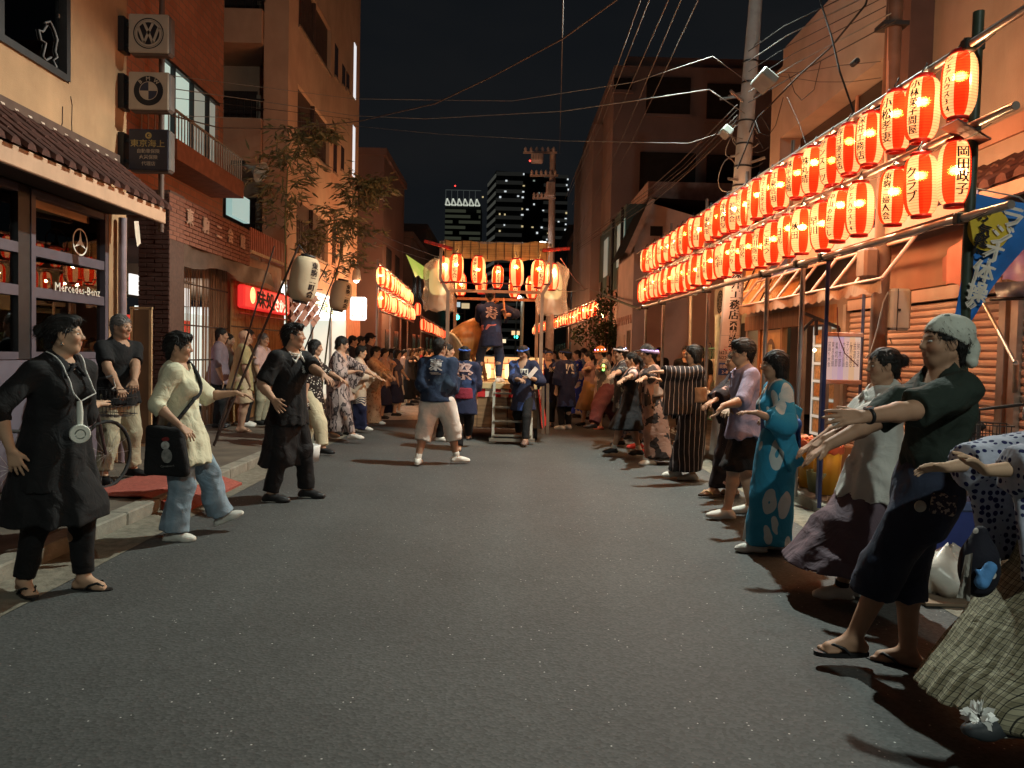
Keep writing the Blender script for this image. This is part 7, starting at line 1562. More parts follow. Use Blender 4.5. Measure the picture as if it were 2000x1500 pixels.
class Person:
 def __init__(P, s):
  P.s = s; P.H = s['H']; s.setdefault('rot', R_(s.get('face', 0))); J = P.J = skeleton(s)
  P.root = thing('person', s['label'], 'person', (s['x'], s['y'], s.get('z', 0)), s['rot'], s.get('group'))
  res = s.get('res', 2); P.res = res; P.h = (.0125, .0165, .024)[2-res] if res else .024; P.hc = (.0115, .016, .024)[2-res]
  fine = []
  if res >= 1:
   hf = (.0055 if res == 2 else .009); c = J['Hc']; fine.append((c-.135*J['hs'], c+.135*J['hs'], hf))
   for sd in 'RL':
    if not s.get('nohand'): 
     t = J['T'+sd]; e = t+J['hd'+sd]*.17; fine.append((np.minimum(t, e)-.045, np.maximum(t, e)+.045, .0055 if res == 2 else .0085))
   if res == 2 and s.get('bare'):
    for sd in 'RL': a = J['A'+sd]; e = a+J['fd'+sd]*.16; fine.append((np.minimum(a, e)+V3(-.04, -.04, -.09), np.maximum(a, e)+V3(.04, .04, .0), .006))
  F, p = body_field(s, J, res >= 1); P.p = p; P.bodyF = F; Vx, Q = snet(F, P.h, fine)
  sk = np.array(s.get('skin', (.42, .25, .16))); col = np.tile(sk, (len(Vx), 1)); q = J['hs']
  A = np.stack([J['hf'], J['hl'], J['hu']]); L_ = (Vx-J['Hc'])@A.T/q
  def tint(m, c, w=1.0): m = np.clip(m, 0, 1)[:, None]*w; col[:] = col*(1-m)+np.array(c)*m
  for sg in (-1, 1): tint(1.4-np.linalg.norm((L_-[.074, sg*.042, -.03])/[.03, .028, .024], axis=1), sk*[1.08, .78, .72], .6)
  tint((1-np.linalg.norm((L_-[.092, 0, -.0605])/[.02, .024, .0125], axis=1))*3, sk*[.85, .42, .42] if s.get('fem') else sk*[.8, .52, .5], .85)
  for sg in (-1, 1): tint((1-np.linalg.norm((L_-[.085, sg*.034, .0245])/[.03, .022, .0055], axis=1))*3, (.02, .014, .01), .8)
  if res == 0 or res == 1:
   for sg in (-1, 1): tint((1-np.linalg.norm((L_-[.082, sg*.033, .002])/[.03, .015, .0075], axis=1))*4, (.02, .014, .012), .9)
  if s.get('stubble'): tint((L_[:, 0] > .01)*(L_[:, 2] < -.045)*(L_[:, 2] > -.125)*(np.abs(L_[:, 1]) < .08)*(np.abs(L_[:, 0]) < .15), sk*.6, .35)
  P.body = link('body', np_mesh('body', Vx, Q, SKIN, col), P.root, False)
  if res == 2:
   for sg in (-1, 1):
    c = p(.0775, sg*.033, .0015); m = MB(); m.lathe([(0, -1), (.6, -.8), (1, 0), (.6, .8), (0, 1)], 10); m.v = [tuple(c+(J['hf']*y*.011+J['hl']*x*.0135+J['hu']*z*.0062)*q) for x, y, z in m.v]; e = m.build('eye', EYEW, P.root, False)
    m = MB().disc(c+J['hf']*.0113*q, .0062*q, J['hf'], 12); m.build('iris', EYEB, e, False)
  P.hair(); 
 def part(P, name, F, m, h=None, fine=(), **kw):
  r = snet(F, h or P.hc, fine)
  if r is None: return None
  return props(link(name, np_mesh(name, r[0], r[1], m), P.root, False), **kw)
 def hair(P):
  s, J = P.s, P.J; st = s.get('hair', 'short')
  if st in (None, 'none'): return
  q = J['hs']; p, f, l, u = P.p, J['hf'], J['hl'], J['hu']; A = (f, l, u); F = Field(); R3 = lambda *r: np.array(r)*q; wd = s.get('facew', 1); hv = s.get('vol', 1.0)
  F.ell(p(-.020, 0, .030), A, R3(.103, .085*wd, .096)*hv, .01)
  if st == 'bob':
   F.cone(p(-.030, -.045, -.02), p(-.032, -.050, -.085), .050*q, .043*q, .03); F.cone(p(-.030, .045, -.02), p(-.032, .050, -.085), .050*q, .043*q, .03); F.cone(p(-.06, 0, -.02), p(-.06, 0, -.088), .055*q, .048*q, .03)
  elif st == 'long': F.cone(p(-.06, 0, .0), p(-.075, 0, -.24), .07*q, .05*q, .03, (f, 1.4)); F.cone(p(-.03, -.05, -.02), p(-.05, -.055, -.14), .042*q, .03*q, .03); F.cone(p(-.03, .05, -.02), p(-.05, .055, -.14), .042*q, .03*q, .03)
  elif st == 'bun': F.ell(p(-.125, 0, .028), A, R3(.044, .046, .042), .015); F.cone(p(-.06, 0, -.03), p(-.075, 0, -.06), .05*q, .035*q, .03)
  elif st == 'ponytail': F.ell(p(-.115, 0, .03), A, R3(.03, .03, .03), .015); F.tube([p(-.12, 0, .03), p(-.165, 0, -.03), p(-.16, .0, -.14), p(-.145, 0, -.21)], np.array((.028, .034, .028, .012))*q, .02); F.cone(p(-.06, 0, -.03), p(-.07, 0, -.06), .045*q, .035*q, .03)
  else: F.cone(p(-.05, 0, -.02), p(-.062, 0, -.075), .062*q, .043*q, .03)
  if s.get('fluffy'): F.ell(p(.05, 0, .088), A, R3(.05, .06, .03), .03)
  fr = s.get('fringe', 0)
  F.ell(p(.108, 0, -.045-.0*fr), A, R3(.072, .074*wd, .098-.022*fr), .010, 's'); F.cone(p(.045, -.12, -.075), p(.045, .12, -.075), (.058 if st not in ('bob', 'long') else .040)*q, (.058 if st not in ('bob', 'long') else .040)*q, .012, mode='s')
  if st in ('short', 'bun', 'ponytail'):
   for sg in (-1, 1): F.ell(p(.006, sg*.095, -.036), A, R3(.034, .035, .046), .008, 's')
  rs = np.random.RandomState(int(abs(s['x']*1000)) % 9999); ph = rs.uniform(0, 6, 4)
  def w(Q):
   d = (Q-J['Hc'])@np.stack(A).T/q; a = np.arctan2(d[:, 1], d[:, 2]+.02); b = np.arctan2(d[:, 1], -d[:, 0]); a = np.where(d[:, 2] > 0, a, b)
   return q*(.0028*np.sin(26*a+ph[0]+4*np.sin(d[:, 0]*18+ph[1]))+.0022*np.sin(43*a+ph[2]+d[:, 2]*30)+.004*s.get('messy', .4)*np.sin(d[:, 0]*60+ph[3])*np.sin(d[:, 1]*55+d[:, 2]*40))
  lo, hi = F.bounds(); F.op(w, lo, hi, .01, 'w')
  o = P.part('hair', F, s.get('hairm', HAIR), (.011, .0085, .0065)[P.res] if P.res else .012)
  if P.res:
   me = o.data; n = len(me.vertices); co = np.empty(n*3); me.vertices.foreach_get('co', co); co = co.reshape(-1, 3); no = np.empty(n*3); me.vertices.foreach_get('normal', no); no = no.reshape(-1, 3)
   I = rs.choice(n, (0, 420, 1100)[P.res]); a = co[I]; N3 = no[I]; dn = np.array((-.35, 0, -1.0))*1-.0 + .6*(a-J['Hc'])*6*np.array((1, 1, 0)); dn = dn-N3*(dn*N3).sum(1)[:, None]; dn /= np.linalg.norm(dn, axis=1)[:, None]+1e-6; dn = dn+rs.randn(len(I), 3)*.16; sd_ = np.cross(dn, N3)*(.0013 if P.res == 2 else .002)*q; L_ = (rs.uniform(.018, .045, len(I))*q)[:, None]
   a = a-N3*.002; b = a+dn*L_*.5+N3*L_*.16; c = a+dn*L_+N3*L_*rs.uniform(.02, .30, len(I))[:, None]; vs = np.stack([a-sd_, a+sd_, b+sd_, b-sd_, c+sd_*.3, c-sd_*.3], 1).reshape(-1, 3); k = np.arange(len(I))*6
   props(link('strand', np_mesh('strand', vs, np.concatenate([np.stack([k, k+1, k+2, k+3], 1), np.stack([k+3, k+2, k+4, k+5], 1)]), s.get('hairm', HAIR)), o, False), kind='stuff')
 # ---------------------------------------------------------------- garments
 def shirt(P, m, e=.018, sleeve=.6, hem=-.06, name='shirt', flare=.01, collar=0, wr=.006, open_=0, low=-.03, neck=.052, seed=1, ssz=1.0):
  J, s, H = P.J, P.s, P.H; F = Field(); u = J['u']; wk = wrinkle(wr, 7, seed=seed); hemp = J['P']+u*hem*H
  cut = ((hemp, -u),); torso(F, J, s, e, cuts=cut, low=min(low, hem)-.02)
  if hem < -.02:
   g = s.get('girth', 1.0); F.cone(J['W'], J['P']+u*hem*H, (.084*g)*H+e, (.119*g)*H+e+flare, .03, (J['f'], 1.18), cut)
  for sd in 'RL':
   S, E, T = J['S'+sd], J['E'+sd], J['T'+sd]; r0 = .035*H*ssz+e*.45; 
   if sleeve <= 1: en = S+(E-S)*sleeve; F.cone(S, en+(E-S)*.2, r0, .034*H*ssz+e*.7, .03, None, ((en, nrm(E-S)),))
   else:
    en = E+(T-E)*(sleeve-1); F.cone(S, E, r0, .030*H*ssz+e*.7, .03); F.cone(E, en+nrm(T-E)*.03, .030*H*ssz+e*.7, .023*H*ssz+e*.55, .02, None, ((en, nrm(T-E)),))
  nb = J['N']+J['fc']*.020*H; F.cone(nb+u*.012*H, nb+u*.14*H, neck*H*.78, neck*H*1.25, .006, mode='s')
  zw = J['W'][2]; zh = hemp[2]
  def dr(Q):
   t = np.clip((zw+.12-Q[:, 2])/(zw-zh+.14), 0, 1); a = np.arctan2((Q-J['P'])@J['l'], (Q-J['P'])@J['f']); return t*(.007*np.sin(7*a+seed+3*Q[:, 2])+.005*np.sin(13*a+2*seed-5*Q[:, 2]))*(e/.024)
  lo, hi = F.bounds(); F.op(lambda Q: wk(Q)+dr(Q), lo, hi, .01, 'w'); o = P.part(name, F, m)
  if collar:
   C = Field(); c0 = J['N']+u*.018*H+J['fc']*.008*H
   for k in range(10):
    a0 = -2.75+5.5*k/10; a1 = -2.75+5.5*(k+1)/10; pt = lambda a: c0+J['fc']*math.cos(a)*.048*H+J['lc']*math.sin(a)*.050*H-u*(.018*H*max(0, math.cos(a)))
    for dz in (0, .012*H): C.cone(pt(a0)+u*dz*.9, pt(a1)+u*dz*.9, .0065, .0065, .01)
   for sg in (-1, 1): a_ = P.drape([c0+J['fc']*.05*H+J['lc']*sg*.012*H-u*.022*H, c0+J['fc']*.06*H+J['lc']*sg*.036*H-u*.05*H], e+.006); C.cone(a_[0], a_[1], .013, .007, .012); C.cone(c0+J['lc']*sg*.046*H+J['fc']*.012*H, a_[1], .010, .007, .014)
   P.part('collar', C, collar, .007 if P.res == 2 else .012)
  return o
 def trousers(P, m, e=.014, length=1.0, name='trousers', flare=0, wide=1.0, wr=.006, top=.07, seed=2, crop=None):
  J, s, H = P.J, P.s, P.H; F = Field(); g = s.get('girth', 1.0); u = J['u']; wk = wrinkle(wr, 8, seed=seed); cu = ((J['P']+u*top*H, u),)
  F.cone(J['P']-u*.02*H, J['W'], (.098 if s.get('fem') else .093)*H*g+e, .084*H*g+e, .03, (J['f'], 1.35), cu)
  for sd in 'RL':
   hp, K, A = J['H'+sd], J['K'+sd], J['A'+sd]; ga = .55+.45*g; a = nrm(A-K)
   if length <= .5: en = hp+(K-hp)*(length/.5); F.cone(hp, en+(K-hp)*.1, .058*H*ga*wide+e, (.056-.006*length*2)*H*ga*wide+e+flare, .03, None, ((en, nrm(K-hp)),))
   else:
    t = (length-.5)/.5; en = K+(A-K)*t; F.cone(hp, K, .057*H*ga*wide+e, .042*H*ga*wide+e, .03); F.cone(K, en+a*.04, .042*H*ga*wide+e, (.040-.012*t)*H*ga*wide+e+flare, .03, None, ((en, a),))
  lo, hi = F.bounds(); F.op(lambda Q: wk(Q), lo, hi, .01, 'w'); return P.part(name, F, m)
 def skirt(P, m, top=.10, hem=.12, r0=.088, r1=.17, name='skirt', pleat=0, npl=16, cx=0, cy=0, flat=1.25, wr=.006, sway=(0, 0), seed=3, e=0, k=.02):
  """tube of cloth from the waist to height hem (fraction of the body height above ground)"""
  J, s, H = P.J, P.s, P.H; F = Field(); g = s.get('girth', 1.0); u, f, l = J['u'], J['f'], J['l']; A = J['P']+u*top*H; mid = (J['AR']+J['AL'])/2
  B = np.array((mid[0]*.85+A[0]*.15+cx+sway[0], mid[1]*.85+A[1]*.15+cy+sway[1], hem*H)); z0, z1 = A[2], B[2]; wk = wrinkle(wr, 6, seed=seed); hipz = J['P'][2]-.03*H; hr = (.102 if s.get('fem') else .097)*H*g+.018+e
  def fn(Q):
   t = np.clip((z0-Q[:, 2])/(z0-z1), -.2, 1.2); c = A[:2]+(B-A)[:2]*np.clip(t, 0, 1)[:, None]**1.15; d = Q[:, :2]-c; x = d@f[:2]; y = d@l[:2]; an = np.arctan2(y, x)
   th = (z0-hipz)/(z0-z1); r = np.where(t < th, r0*H*g+(hr-r0*H*g)*np.clip(t/th, 0, 1)**.6, hr+(r1*H-hr)*np.clip((t-th)/(1-th), 0, 1)**.9)
   r = r*(1+pleat*np.clip(t, 0, 1)*np.sin(npl*an+3*np.sin(t*3+seed)))
   fl_ = flat+(1.0-flat)*np.clip(t, 0, 1)*.7; rho = np.sqrt((x*fl_)**2+y*y); dd = (rho-r)*.8
   return np.maximum(np.maximum(dd, Q[:, 2]-z0), z1-Q[:, 2])
  R_m = max(r1, .12)*H*1.25; lo = np.minimum(A, B)-R_m; hi = np.maximum(A, B)+R_m; lo[2] = z1; hi[2] = z0; F.op(fn, lo, hi, .01)
  for sd in 'RL':
   hc = ((np.array((0, 0, z1)), np.array((0, 0, -1.0))),); F.cone(J['H'+sd], J['K'+sd], .055*H*(.5+.5*g), .044*H, .06, None, hc); F.cone(J['K'+sd], J['A'+sd], .044*H, .038*H, .06, None, hc)
  F.op(lambda Q: wk(Q), lo, hi, .01, 'w'); return P.part(name, F, m)
 def yukata(P, m, obi, lower=None, hem=.055, r1=.115, e=.02, slv=.30, slen=1.62, collar=None, sleeves=True, wr=.007, obiz=.115, obih=.055, seed=5, name='yukata', top_only=False, hemz=-.16, drop=(0, 0, -1.0), thick=.026, bow=True, sw=.5):
  J, s, H = P.J, P.s, P.H; F = Field(); u = J['u']; wk = wrinkle(wr, 6, seed=seed); hemp = J['P']+u*(hemz if top_only else -.03)*H; cut = ((hemp, -u),)
  torso(F, J, s, e, cuts=cut, low=(hemz if top_only else -.03)-.02)
  if top_only: F.cone(J['W'], J['P']+u*hemz*H, .088*H*s.get('girth', 1)+e, .115*H*s.get('girth', 1)+e, .03, (J['f'], 1.25), cut)
  if sleeves:
   for sd in 'RL':
    S, E, T = J['S'+sd], J['E'+sd], J['T'+sd]; F.cone(S, E, .038*H+e*.8, .040*H+e, .03); tt = slen-1; en = E+(T-E)*tt; F.cone(E, en, .042*H+e, .038*H+e, .02, None, ((en, nrm(T-E)),))
    a = S+(E-S)*sw; d = nrm(en-a); L_ = np.linalg.norm(en-a); dn = np.array(drop, float); dn = nrm(dn-d*(dn@d)*.85); ax2 = nrm(dn-d*(dn@d)); ax3 = np.cross(d, ax2); dep = slv*H*abs(ax2[2])**.5+.02
    F.rbox(a+d*L_*.5+ax2*(dep/2-.03), (d, ax2, ax3), (L_/2, dep/2+.02, thick), .02, .035, wob=lambda q, ph=seed: np.stack([0*q[:, 0], 0*q[:, 0], .010*np.sin(q[:, 0]*26+ph)*np.clip(q[:, 1]*4+.3, 0, 1)], 1))
  nb = J['N']+J['fc']*.030*H; F.cone(nb+u*.004*H, nb+u*.15*H-J['fc']*.02*H, .042*H, .072*H, .006, mode='s'); F.cone(nb+J['fc']*.012*H, nb-u*.055*H+J['fc']*.035*H, .036*H, .010*H, .01, mode='s')
  lo, hi = F.bounds(); F.op(lambda Q: wk(Q), lo, hi, .01, 'w'); P.part(name, F, m)
  if collar is not None:
   C = Field(); c0 = J['N']+u*.012*H
   for sg in (-1, 1):
    pts = [c0-J['fc']*.045*H+u*.006*H, c0+J['lc']*sg*.045*H+J['fc']*.0*H, c0+J['lc']*sg*.034*H+J['fc']*.052*H-u*.04*H, J['C']+J['fc']*(.078*H+e)+J['lc']*sg*.004*H-u*(.02 if sg > 0 else .03)*H]
    C.tube(pts, (.011, .012, .013, .012), .012)
   P.part('collar', C, collar, .008 if P.res == 2 else .013)
  if not top_only: P.skirt(lower or m, top=.12, hem=hem, r0=.088, r1=r1, name='yukata_skirt', wr=wr, seed=seed, e=.006)
  if obi is not None:
   O = Field(); c = J['P']+u*obiz*H; g = s.get('girth', 1)
   O.cone(c-u*obih*H, c+u*obih*H, .092*H*g+e+.008, .090*H*g+e+.008, .01, (J['f'], 1.34), ((c+u*obih*H, u), (c-u*obih*H, -u)))
   if bow and not top_only:
    b = c-J['f']*(.070*H*g+e); O.ell(b-J['f']*.015, (J['f'], J['l'], u), (.035, .06, .045), .01); O.rbox(b-J['f']*.02-u*.09, (J['f'], J['l'], u), (.012, .045, .10), .01, .01)
   P.part('obi', O, obi)
 def band_text(P, body, m, w, c, right, up, h, name='lettering', vertical=True, bold=.004, tgt=None):
  """print on cloth: the lettering is pressed onto the cloth surface it sits on"""
  v, f, sz = text_geo(body, vertical); r = nrm(right); u = nrm(up); n = np.cross(r, u); sc = h/sz[1]; sx = min(sc, w/sz[0]); pts = np.array([c+r*(x*sx)+u*(y*sc) for x, y, _ in v])
  F = tgt; t = np.full(len(pts), .16)
  for _ in range(24): t -= np.clip(F(pts+n*t[:, None]), -.02, .02)*.8
  q = MB(); 
  for dx in ((0, 0), (bold, 0), (-bold, bold)): q.add([tuple(a) for a in pts+n*(t+.005)[:, None]+r*dx[0]+u*dx[1]], f)
  return q.build(name, m, P.root, False)
 def drape(P, pts, e, n=1):
  """points of a cord laid over the clothed torso"""
  F = P.surface(0); Q = np.array(pts, float)
  if n > 1: t = np.linspace(0, len(Q)-1, n); Q = np.stack([np.interp(t, np.arange(len(Q)), Q[:, i]) for i in range(3)], 1)
  for _ in range(14):
   d = F(Q); G = np.stack([F(Q+np.eye(3)[i]*.004)-d for i in range(3)], 1); G /= np.linalg.norm(G, axis=1)[:, None]+1e-9; Q = Q+G*np.clip(e-d, 0, .03)[:, None]
  return Q
 def surface(P, e):
  F = Field(); torso(F, P.J, P.s, e); return F
 def shoes(P, m, sole=None, e=.009, name='shoe', socks=None, sockh=.06):
  J = P.J
  for sd in 'RL':
   if P.s.get('noshoe'+sd): continue
   F = Field(); A, d = J['A'+sd], J['fd'+sd]; up = nrm(np.array((0, 0, 1))-d*d[2]); B = A-up*.042*P.H; foot(F, J, sd, e, False, P.s.get('fem', 0)); lo, hi = F.bounds()
   F.op(lambda Q: (Q-(A+up*.012))@up*1.0, lo-.1, hi+.1, .01, 'cut') if False else None
   for i, o in enumerate(F.ops): fn = o[0]; F.ops[i] = ((lambda Q, fn=fn: np.maximum(np.maximum(fn(Q), (Q-(A+up*.004*P.H))@up), (B+up*.002-Q)@up)),)+o[1:]
   sh = P.part(name, F, m, .0085 if P.res == 2 else .013)
   if sole is not None:
    q = P.H/1.68; S = Field(); sv = np.cross(up, d); S.cone(B-d*.05*q+up*.008, B+d*.14*q+up*.008, .034*q+e*.6, .036*q+e*.6, .02, (up, 3.2)); r = snet(S, .0085 if P.res == 2 else .013)
    if r is not None: link('sole', np_mesh('sole', r[0], r[1], sole), sh or P.root, False)
   if socks is not None:
    S = Field(); K = J['K'+sd]; S.cone(A, A+(K-A)*sockh*4, .0235*P.H+.004, .026*P.H+.004, .01, None, ((A+(K-A)*sockh*4*.98, nrm(K-A)),)); P.part('sock', S, socks)
 def sandals(P, m, strap=None, th=.016, name='sandal', geta=False):
  J = P.J; q = P.H/1.68
  for sd in 'RL':
   if P.s.get('noshoe'+sd): continue
   A, d = J['A'+sd], J['fd'+sd]; up = nrm(np.array((0, 0, 1))-d*d[2]); sv = np.cross(up, d); B = A-up*.042*P.H; n = 20; top = []; 
   for k in range(n): a = 2*PI*k/n; x = math.cos(a); w = .043+.006*x; top.append(B+d*(.055+.135*x)*q+sv*(w*math.sin(a))*q)
   M_ = MB(); vs = [tuple(t+up*.006) for t in top]+[tuple(t-up*th) for t in top]; M_.add(vs, [list(range(n)), list(range(2*n-1, n-1, -1))]+[(k, n+k, n+(k+1) % n, (k+1) % n) for k in range(n)]); o = M_.build(name, m, P.root, False)
   sg = 1 if sd == 'R' else -1; t0 = B+d*.135*q+sv*sg*.012*q; S = MB()
   for ss in (-1, 1): S.tube([t0+up*.022, B+d*.105*q+sv*ss*.028*q+up*.046*q, B+d*.06*q+sv*ss*.042*q+up*.032*q, B+d*.03*q+sv*ss*.042*q+up*.004], .0075, 6)
   S.build('strap', strap or m, o, False)
 def headband(P, m, z=.05, r=1.04, h=.014, knot=True, name='headband', tilt=.02):
  J, q, p = P.J, P.J['hs'], P.p; A = (J['hf'], J['hl'], J['hu']); F = Field(); n = 22; wd = P.s.get('facew', 1)
  pts = [p(-.018+.107*r*math.cos(2*PI*k/n), .087*wd*r*math.sin(2*PI*k/n), z-tilt*math.cos(2*PI*k/n)*-1+.003*math.sin(k*2.4)) for k in range(n)]
  for k in range(n): F.cone(pts[k], pts[(k+1) % n], h*q, h*q, .006)
  if knot: F.ell(p(.088, .02, z+.022), A, np.array((.014, .022, .016))*q, .01)
  return P.part(name, F, m, .008 if P.res else .012)
 def cap(P, m, brim=True, name='cap', bucket=False):
  J, q, p = P.J, P.J['hs'], P.p; A = (J['hf'], J['hl'], J['hu']); F = Field(); F.ell(p(-.014, 0, .035), A, np.array((.110, .094, .105))*q, .01, cuts=((p(0, 0, .03), -J['hu']),))
  if bucket: F.cone(p(-.01, 0, .05), p(-.01, 0, .012), .096*q, .150*q, .01, None, ((p(0, 0, .012), -J['hu']), (p(0, 0, .05), J['hu'])))
  elif brim: F.ell(p(.115, 0, .036), A, np.array((.07, .07, .010))*q, .012)
  return P.part(name, F, m, .008 if P.res else .012)
# ================================================================== THE DANCERS AND WATCHERS
def gp(px, py, z=0): return PZ(px, py, z)
BLK = cloth('black', (.006, .006, .007), .2); WHC = cloth('white', (.52, .50, .45), .08); CREAM = cloth('cream', (.52, .50, .36), .08); DEN = cloth('pale_denim', (.20, .27, .33), .18, 9); NAVY = cloth('navy', (.014, .018, .045), .2); INDIGO = cloth('indigo', (.02, .04, .13), .25, 4)
RUB = mat('shoe_black', (.014, .014, .015), .45); WSH = mat('shoe_white', (.55, .54, .49), .6, .1); SOLE = mat('sole_white', (.52, .50, .45), .6, .08); KHA = cloth('khaki', (.33, .29, .20), .12); TAB = cloth('tabi_white', (.55, .53, .48), .06); STRAW = mat('zori_pale', (.5, .44, .35), .6)
SK1, SK2, SK3, SK4 = (.42, .26, .17), (.36, .21, .135), (.46, .30, .20), (.31, .18, .115)
def who(label, foot, H, face, res, **k):
 z = k.get('z', 0); g = gp(foot[0], foot[1], z); return Person(dict(label=label, x=g.x, y=g.y, H=H, face=face, res=res, **k))
def hp(px, py, Y): return PY(px, py, Y)
T_ = cloth
# ---- left line, nearest first
g = gp(108, 1160)
P = who('woman in long black tunic with hair tied back, white fan hanging from her neck', (108, 1160), 1.69, -10, 2, fem=1, girth=1.07, bare=1, look=28, pitch=3, skin=SK1, footR=gp(45, 1160), yawR=-30, footL=gp(163, 1150), yawL=5, handR=hp(22, 880, 4.35), hdirR=None, palmR=(-.4, .8, .2), handL=hp(188, 790, 5.1), curl=6, spread=1.7, hair='bun', fluffy=1, twist=-6, z=0)
P.shirt(BLK, .026, 1.35, -.13, wr=.009, collar=BLK, seed=4, flare=.02); P.skirt(BLK, top=.0, hem=.27, r0=.10, r1=.19, name='tunic', wr=.012, flat=1.1, pleat=.012, npl=9); P.trousers(BLK, .008, .965, wr=.005); P.sandals(RUB, mat('strap_shiny', (.02, .02, .02), .25))
J = P.J; er = P.p(.0, -.082, -.05); MB().lathe([(.001, -.02), (.009, -.012), (.009, -.004), (.001, .006)], 8, c=er).build('earring', mat('silver', (.7, .68, .6), .2, metal=.9), P.root, False)
nk = J['N']; fn_pt = J['P']+J['fc']*.20+J['lc']*-.03+J['u']*.15
q = MB()
for sg in (1, -1): q.tube([Vector(v) for v in P.drape([nk+J['lc']*sg*.07+J['u']*.03, J['SR' if sg < 0 else 'SL']*.4+nk*.6+J['fc']*.08, J['C']+J['fc']*.2+J['lc']*sg*.08, fn_pt+J['u']*.16], .040, 16)]+[Vector(fn_pt+J['u']*.15)], .0045, 5)
wf = thing('neck_fan', 'white portable fan hanging on a cord over the black tunic', 'fan', P.root.location, P.root.rotation_euler.z)
q.build('cord', mat('cord_white', (.5, .5, .48), .6), wf, False); c = Vector(fn_pt)
MB().tube([c+Vector((0, 0, .16)), c+Vector((.004, 0, .10)), c+Vector((.004, 0, .02))], [.014, .019, .017], 10).build('grip', mat('fan_white', (.6, .62, .56), .35), wf, False)
n_ = nrm(J['fc']*.75-J['lc']*.55); MB().disc(Vector(c)+Vector(n_)*.034+Vector((0, 0, -.03)), .052, n_, 24, r0=.03).disc(Vector(c)+Vector(n_)*.036+Vector((0, 0, -.03)), .024, n_, 16).build('guard', mat('fan_white', ()), wf, False)
Mf = Matrix.Translation(c+Vector((0, 0, -.03))) @ Vector(n_).to_track_quat('Z', 'Y').to_matrix().to_4x4(); m = MB().lathe([(.001, -.004), (.05, -.004), (.056, .004), (.056, .028), (.05, .033)], 24); m.v = [tuple(Mf @ Vector(v)) for v in m.v]; m.build('head', mat('fan_white', ()), wf, False)

P = who('man in black polo shirt and khaki trousers standing by the bicycle at the shop', (228, 938), 1.70, -25, 2, z=.125, girth=1.05, belly=.4, skin=SK2, look=10, handR=hp(245, 790, 7.35), handL=hp(262, 775, 7.5), footR=gp(200, 945, .125)-Vector((0, 0, .125)), footL=gp(262, 930, .125)-Vector((0, 0, .125)), hair='short', hairm=HAIRG, curl=35)
P.root.location.z = .125
P.shirt(BLK, .024, .75, -.05, wr=.008, seed=8); P.trousers(KHA, .02, .93, wide=1.1, wr=.01, seed=3); P.shoes(RUB, RUB)

P = who('woman in cream tunic and pale wide trousers with a black tote bag', (352, 1052), 1.63, 8, 2, fem=1, girth=1.02, skin=SK2, look=2, lean=-4, footR=gp(338, 1056), yawR=-8, footL=gp(432, 1036), yawL=0, toeL=24, liftL=.045, handR=hp(352, 832, 5.72), palmR=(-.5, .4, -.6), handL=hp(462, 768, 6.35), hdirL=(1, .05, -.25), curl=14, hair='short', fluffy=1, messy=1.4, vol=1.06)
P.shirt(CREAM, .028, 1.25, -.155, wr=.012, flare=.03, seed=11, name='tunic'); P.trousers(DEN, .018, .97, flare=.035, wide=1.12, wr=.012, seed=6); P.shoes(WSH, SOLE)
J = P.J; bg_ = thing('tote_bag', 'black tote bag with a small cat print hanging at the cream tunic', 'bag', P.root.location, P.root.rotation_euler.z)
c = J['P']+J['l']*-.235+J['f']*-.05+J['u']*-.09
F = Field(); F.rbox(c-J['u']*.03, (J['f'], J['l'], J['u']), (.185, .055, .19), .035, .01, wob=lambda q: np.stack([q[:, 0]*(.16+.9*np.clip(q[:, 2]+.1, 0, .4)), .012*np.sin(q[:, 0]*16+q[:, 2]*9), .015*np.sin(q[:, 0]*12)], 1)); r = snet(F, .012); link('body', np_mesh('body', r[0], r[1], BLK), bg_, False)
up_ = J['SL']*.55+J['N']*.45+J['u']*.06
MB().tube([Vector(v) for v in P.drape([up_, J['C']+J['fc']*.16+J['lc']*.0, J['C']+J['fc']*.14-J['lc']*.13-J['u']*.1], .040, 14)]+[Vector(c+J['f']*.07+J['u']*.17)], .016, 6).tube([Vector(v) for v in P.drape([up_, J['C']-J['fc']*.16, J['C']-J['fc']*.12-J['lc']*.13-J['u']*.12], .040, 14)]+[Vector(c-J['f']*.07+J['u']*.17)], .016, 6).build('strap', BLK, bg_, False)
q = MB(); o = c-J['l']*.064; fx, ux = J['f'], J['u']
def blob(cx, cz, rx, rz, m, nm, off): q = MB(); q.add([tuple(o-J['l']*off+fx*(cx+rx*math.cos(a))+ux*(cz+rz*math.sin(a))) for a in [2*PI*k/16 for k in range(16)]], [list(range(16))]); q.build(nm, m, bg_, False)
CG = mat('print_grey', (.16, .16, .15), .8, .4, 30); blob(.02, -.06, .038, .055, CG, 'print', .004); blob(.015, .02, .03, .032, mat('print_pale', (.3, .3, .28), .8, .4, 40), 'print', .006); blob(.02, .065, .028, .016, mat('print_red', (.14, .012, .012), .8), 'print', .005); text_on(MB(), 'Croissant', Vector(o-J['l']*.006+ux*-.135+fx*.02), fx, ux, .018, off=.001).build('lettering', CG, bg_, False)

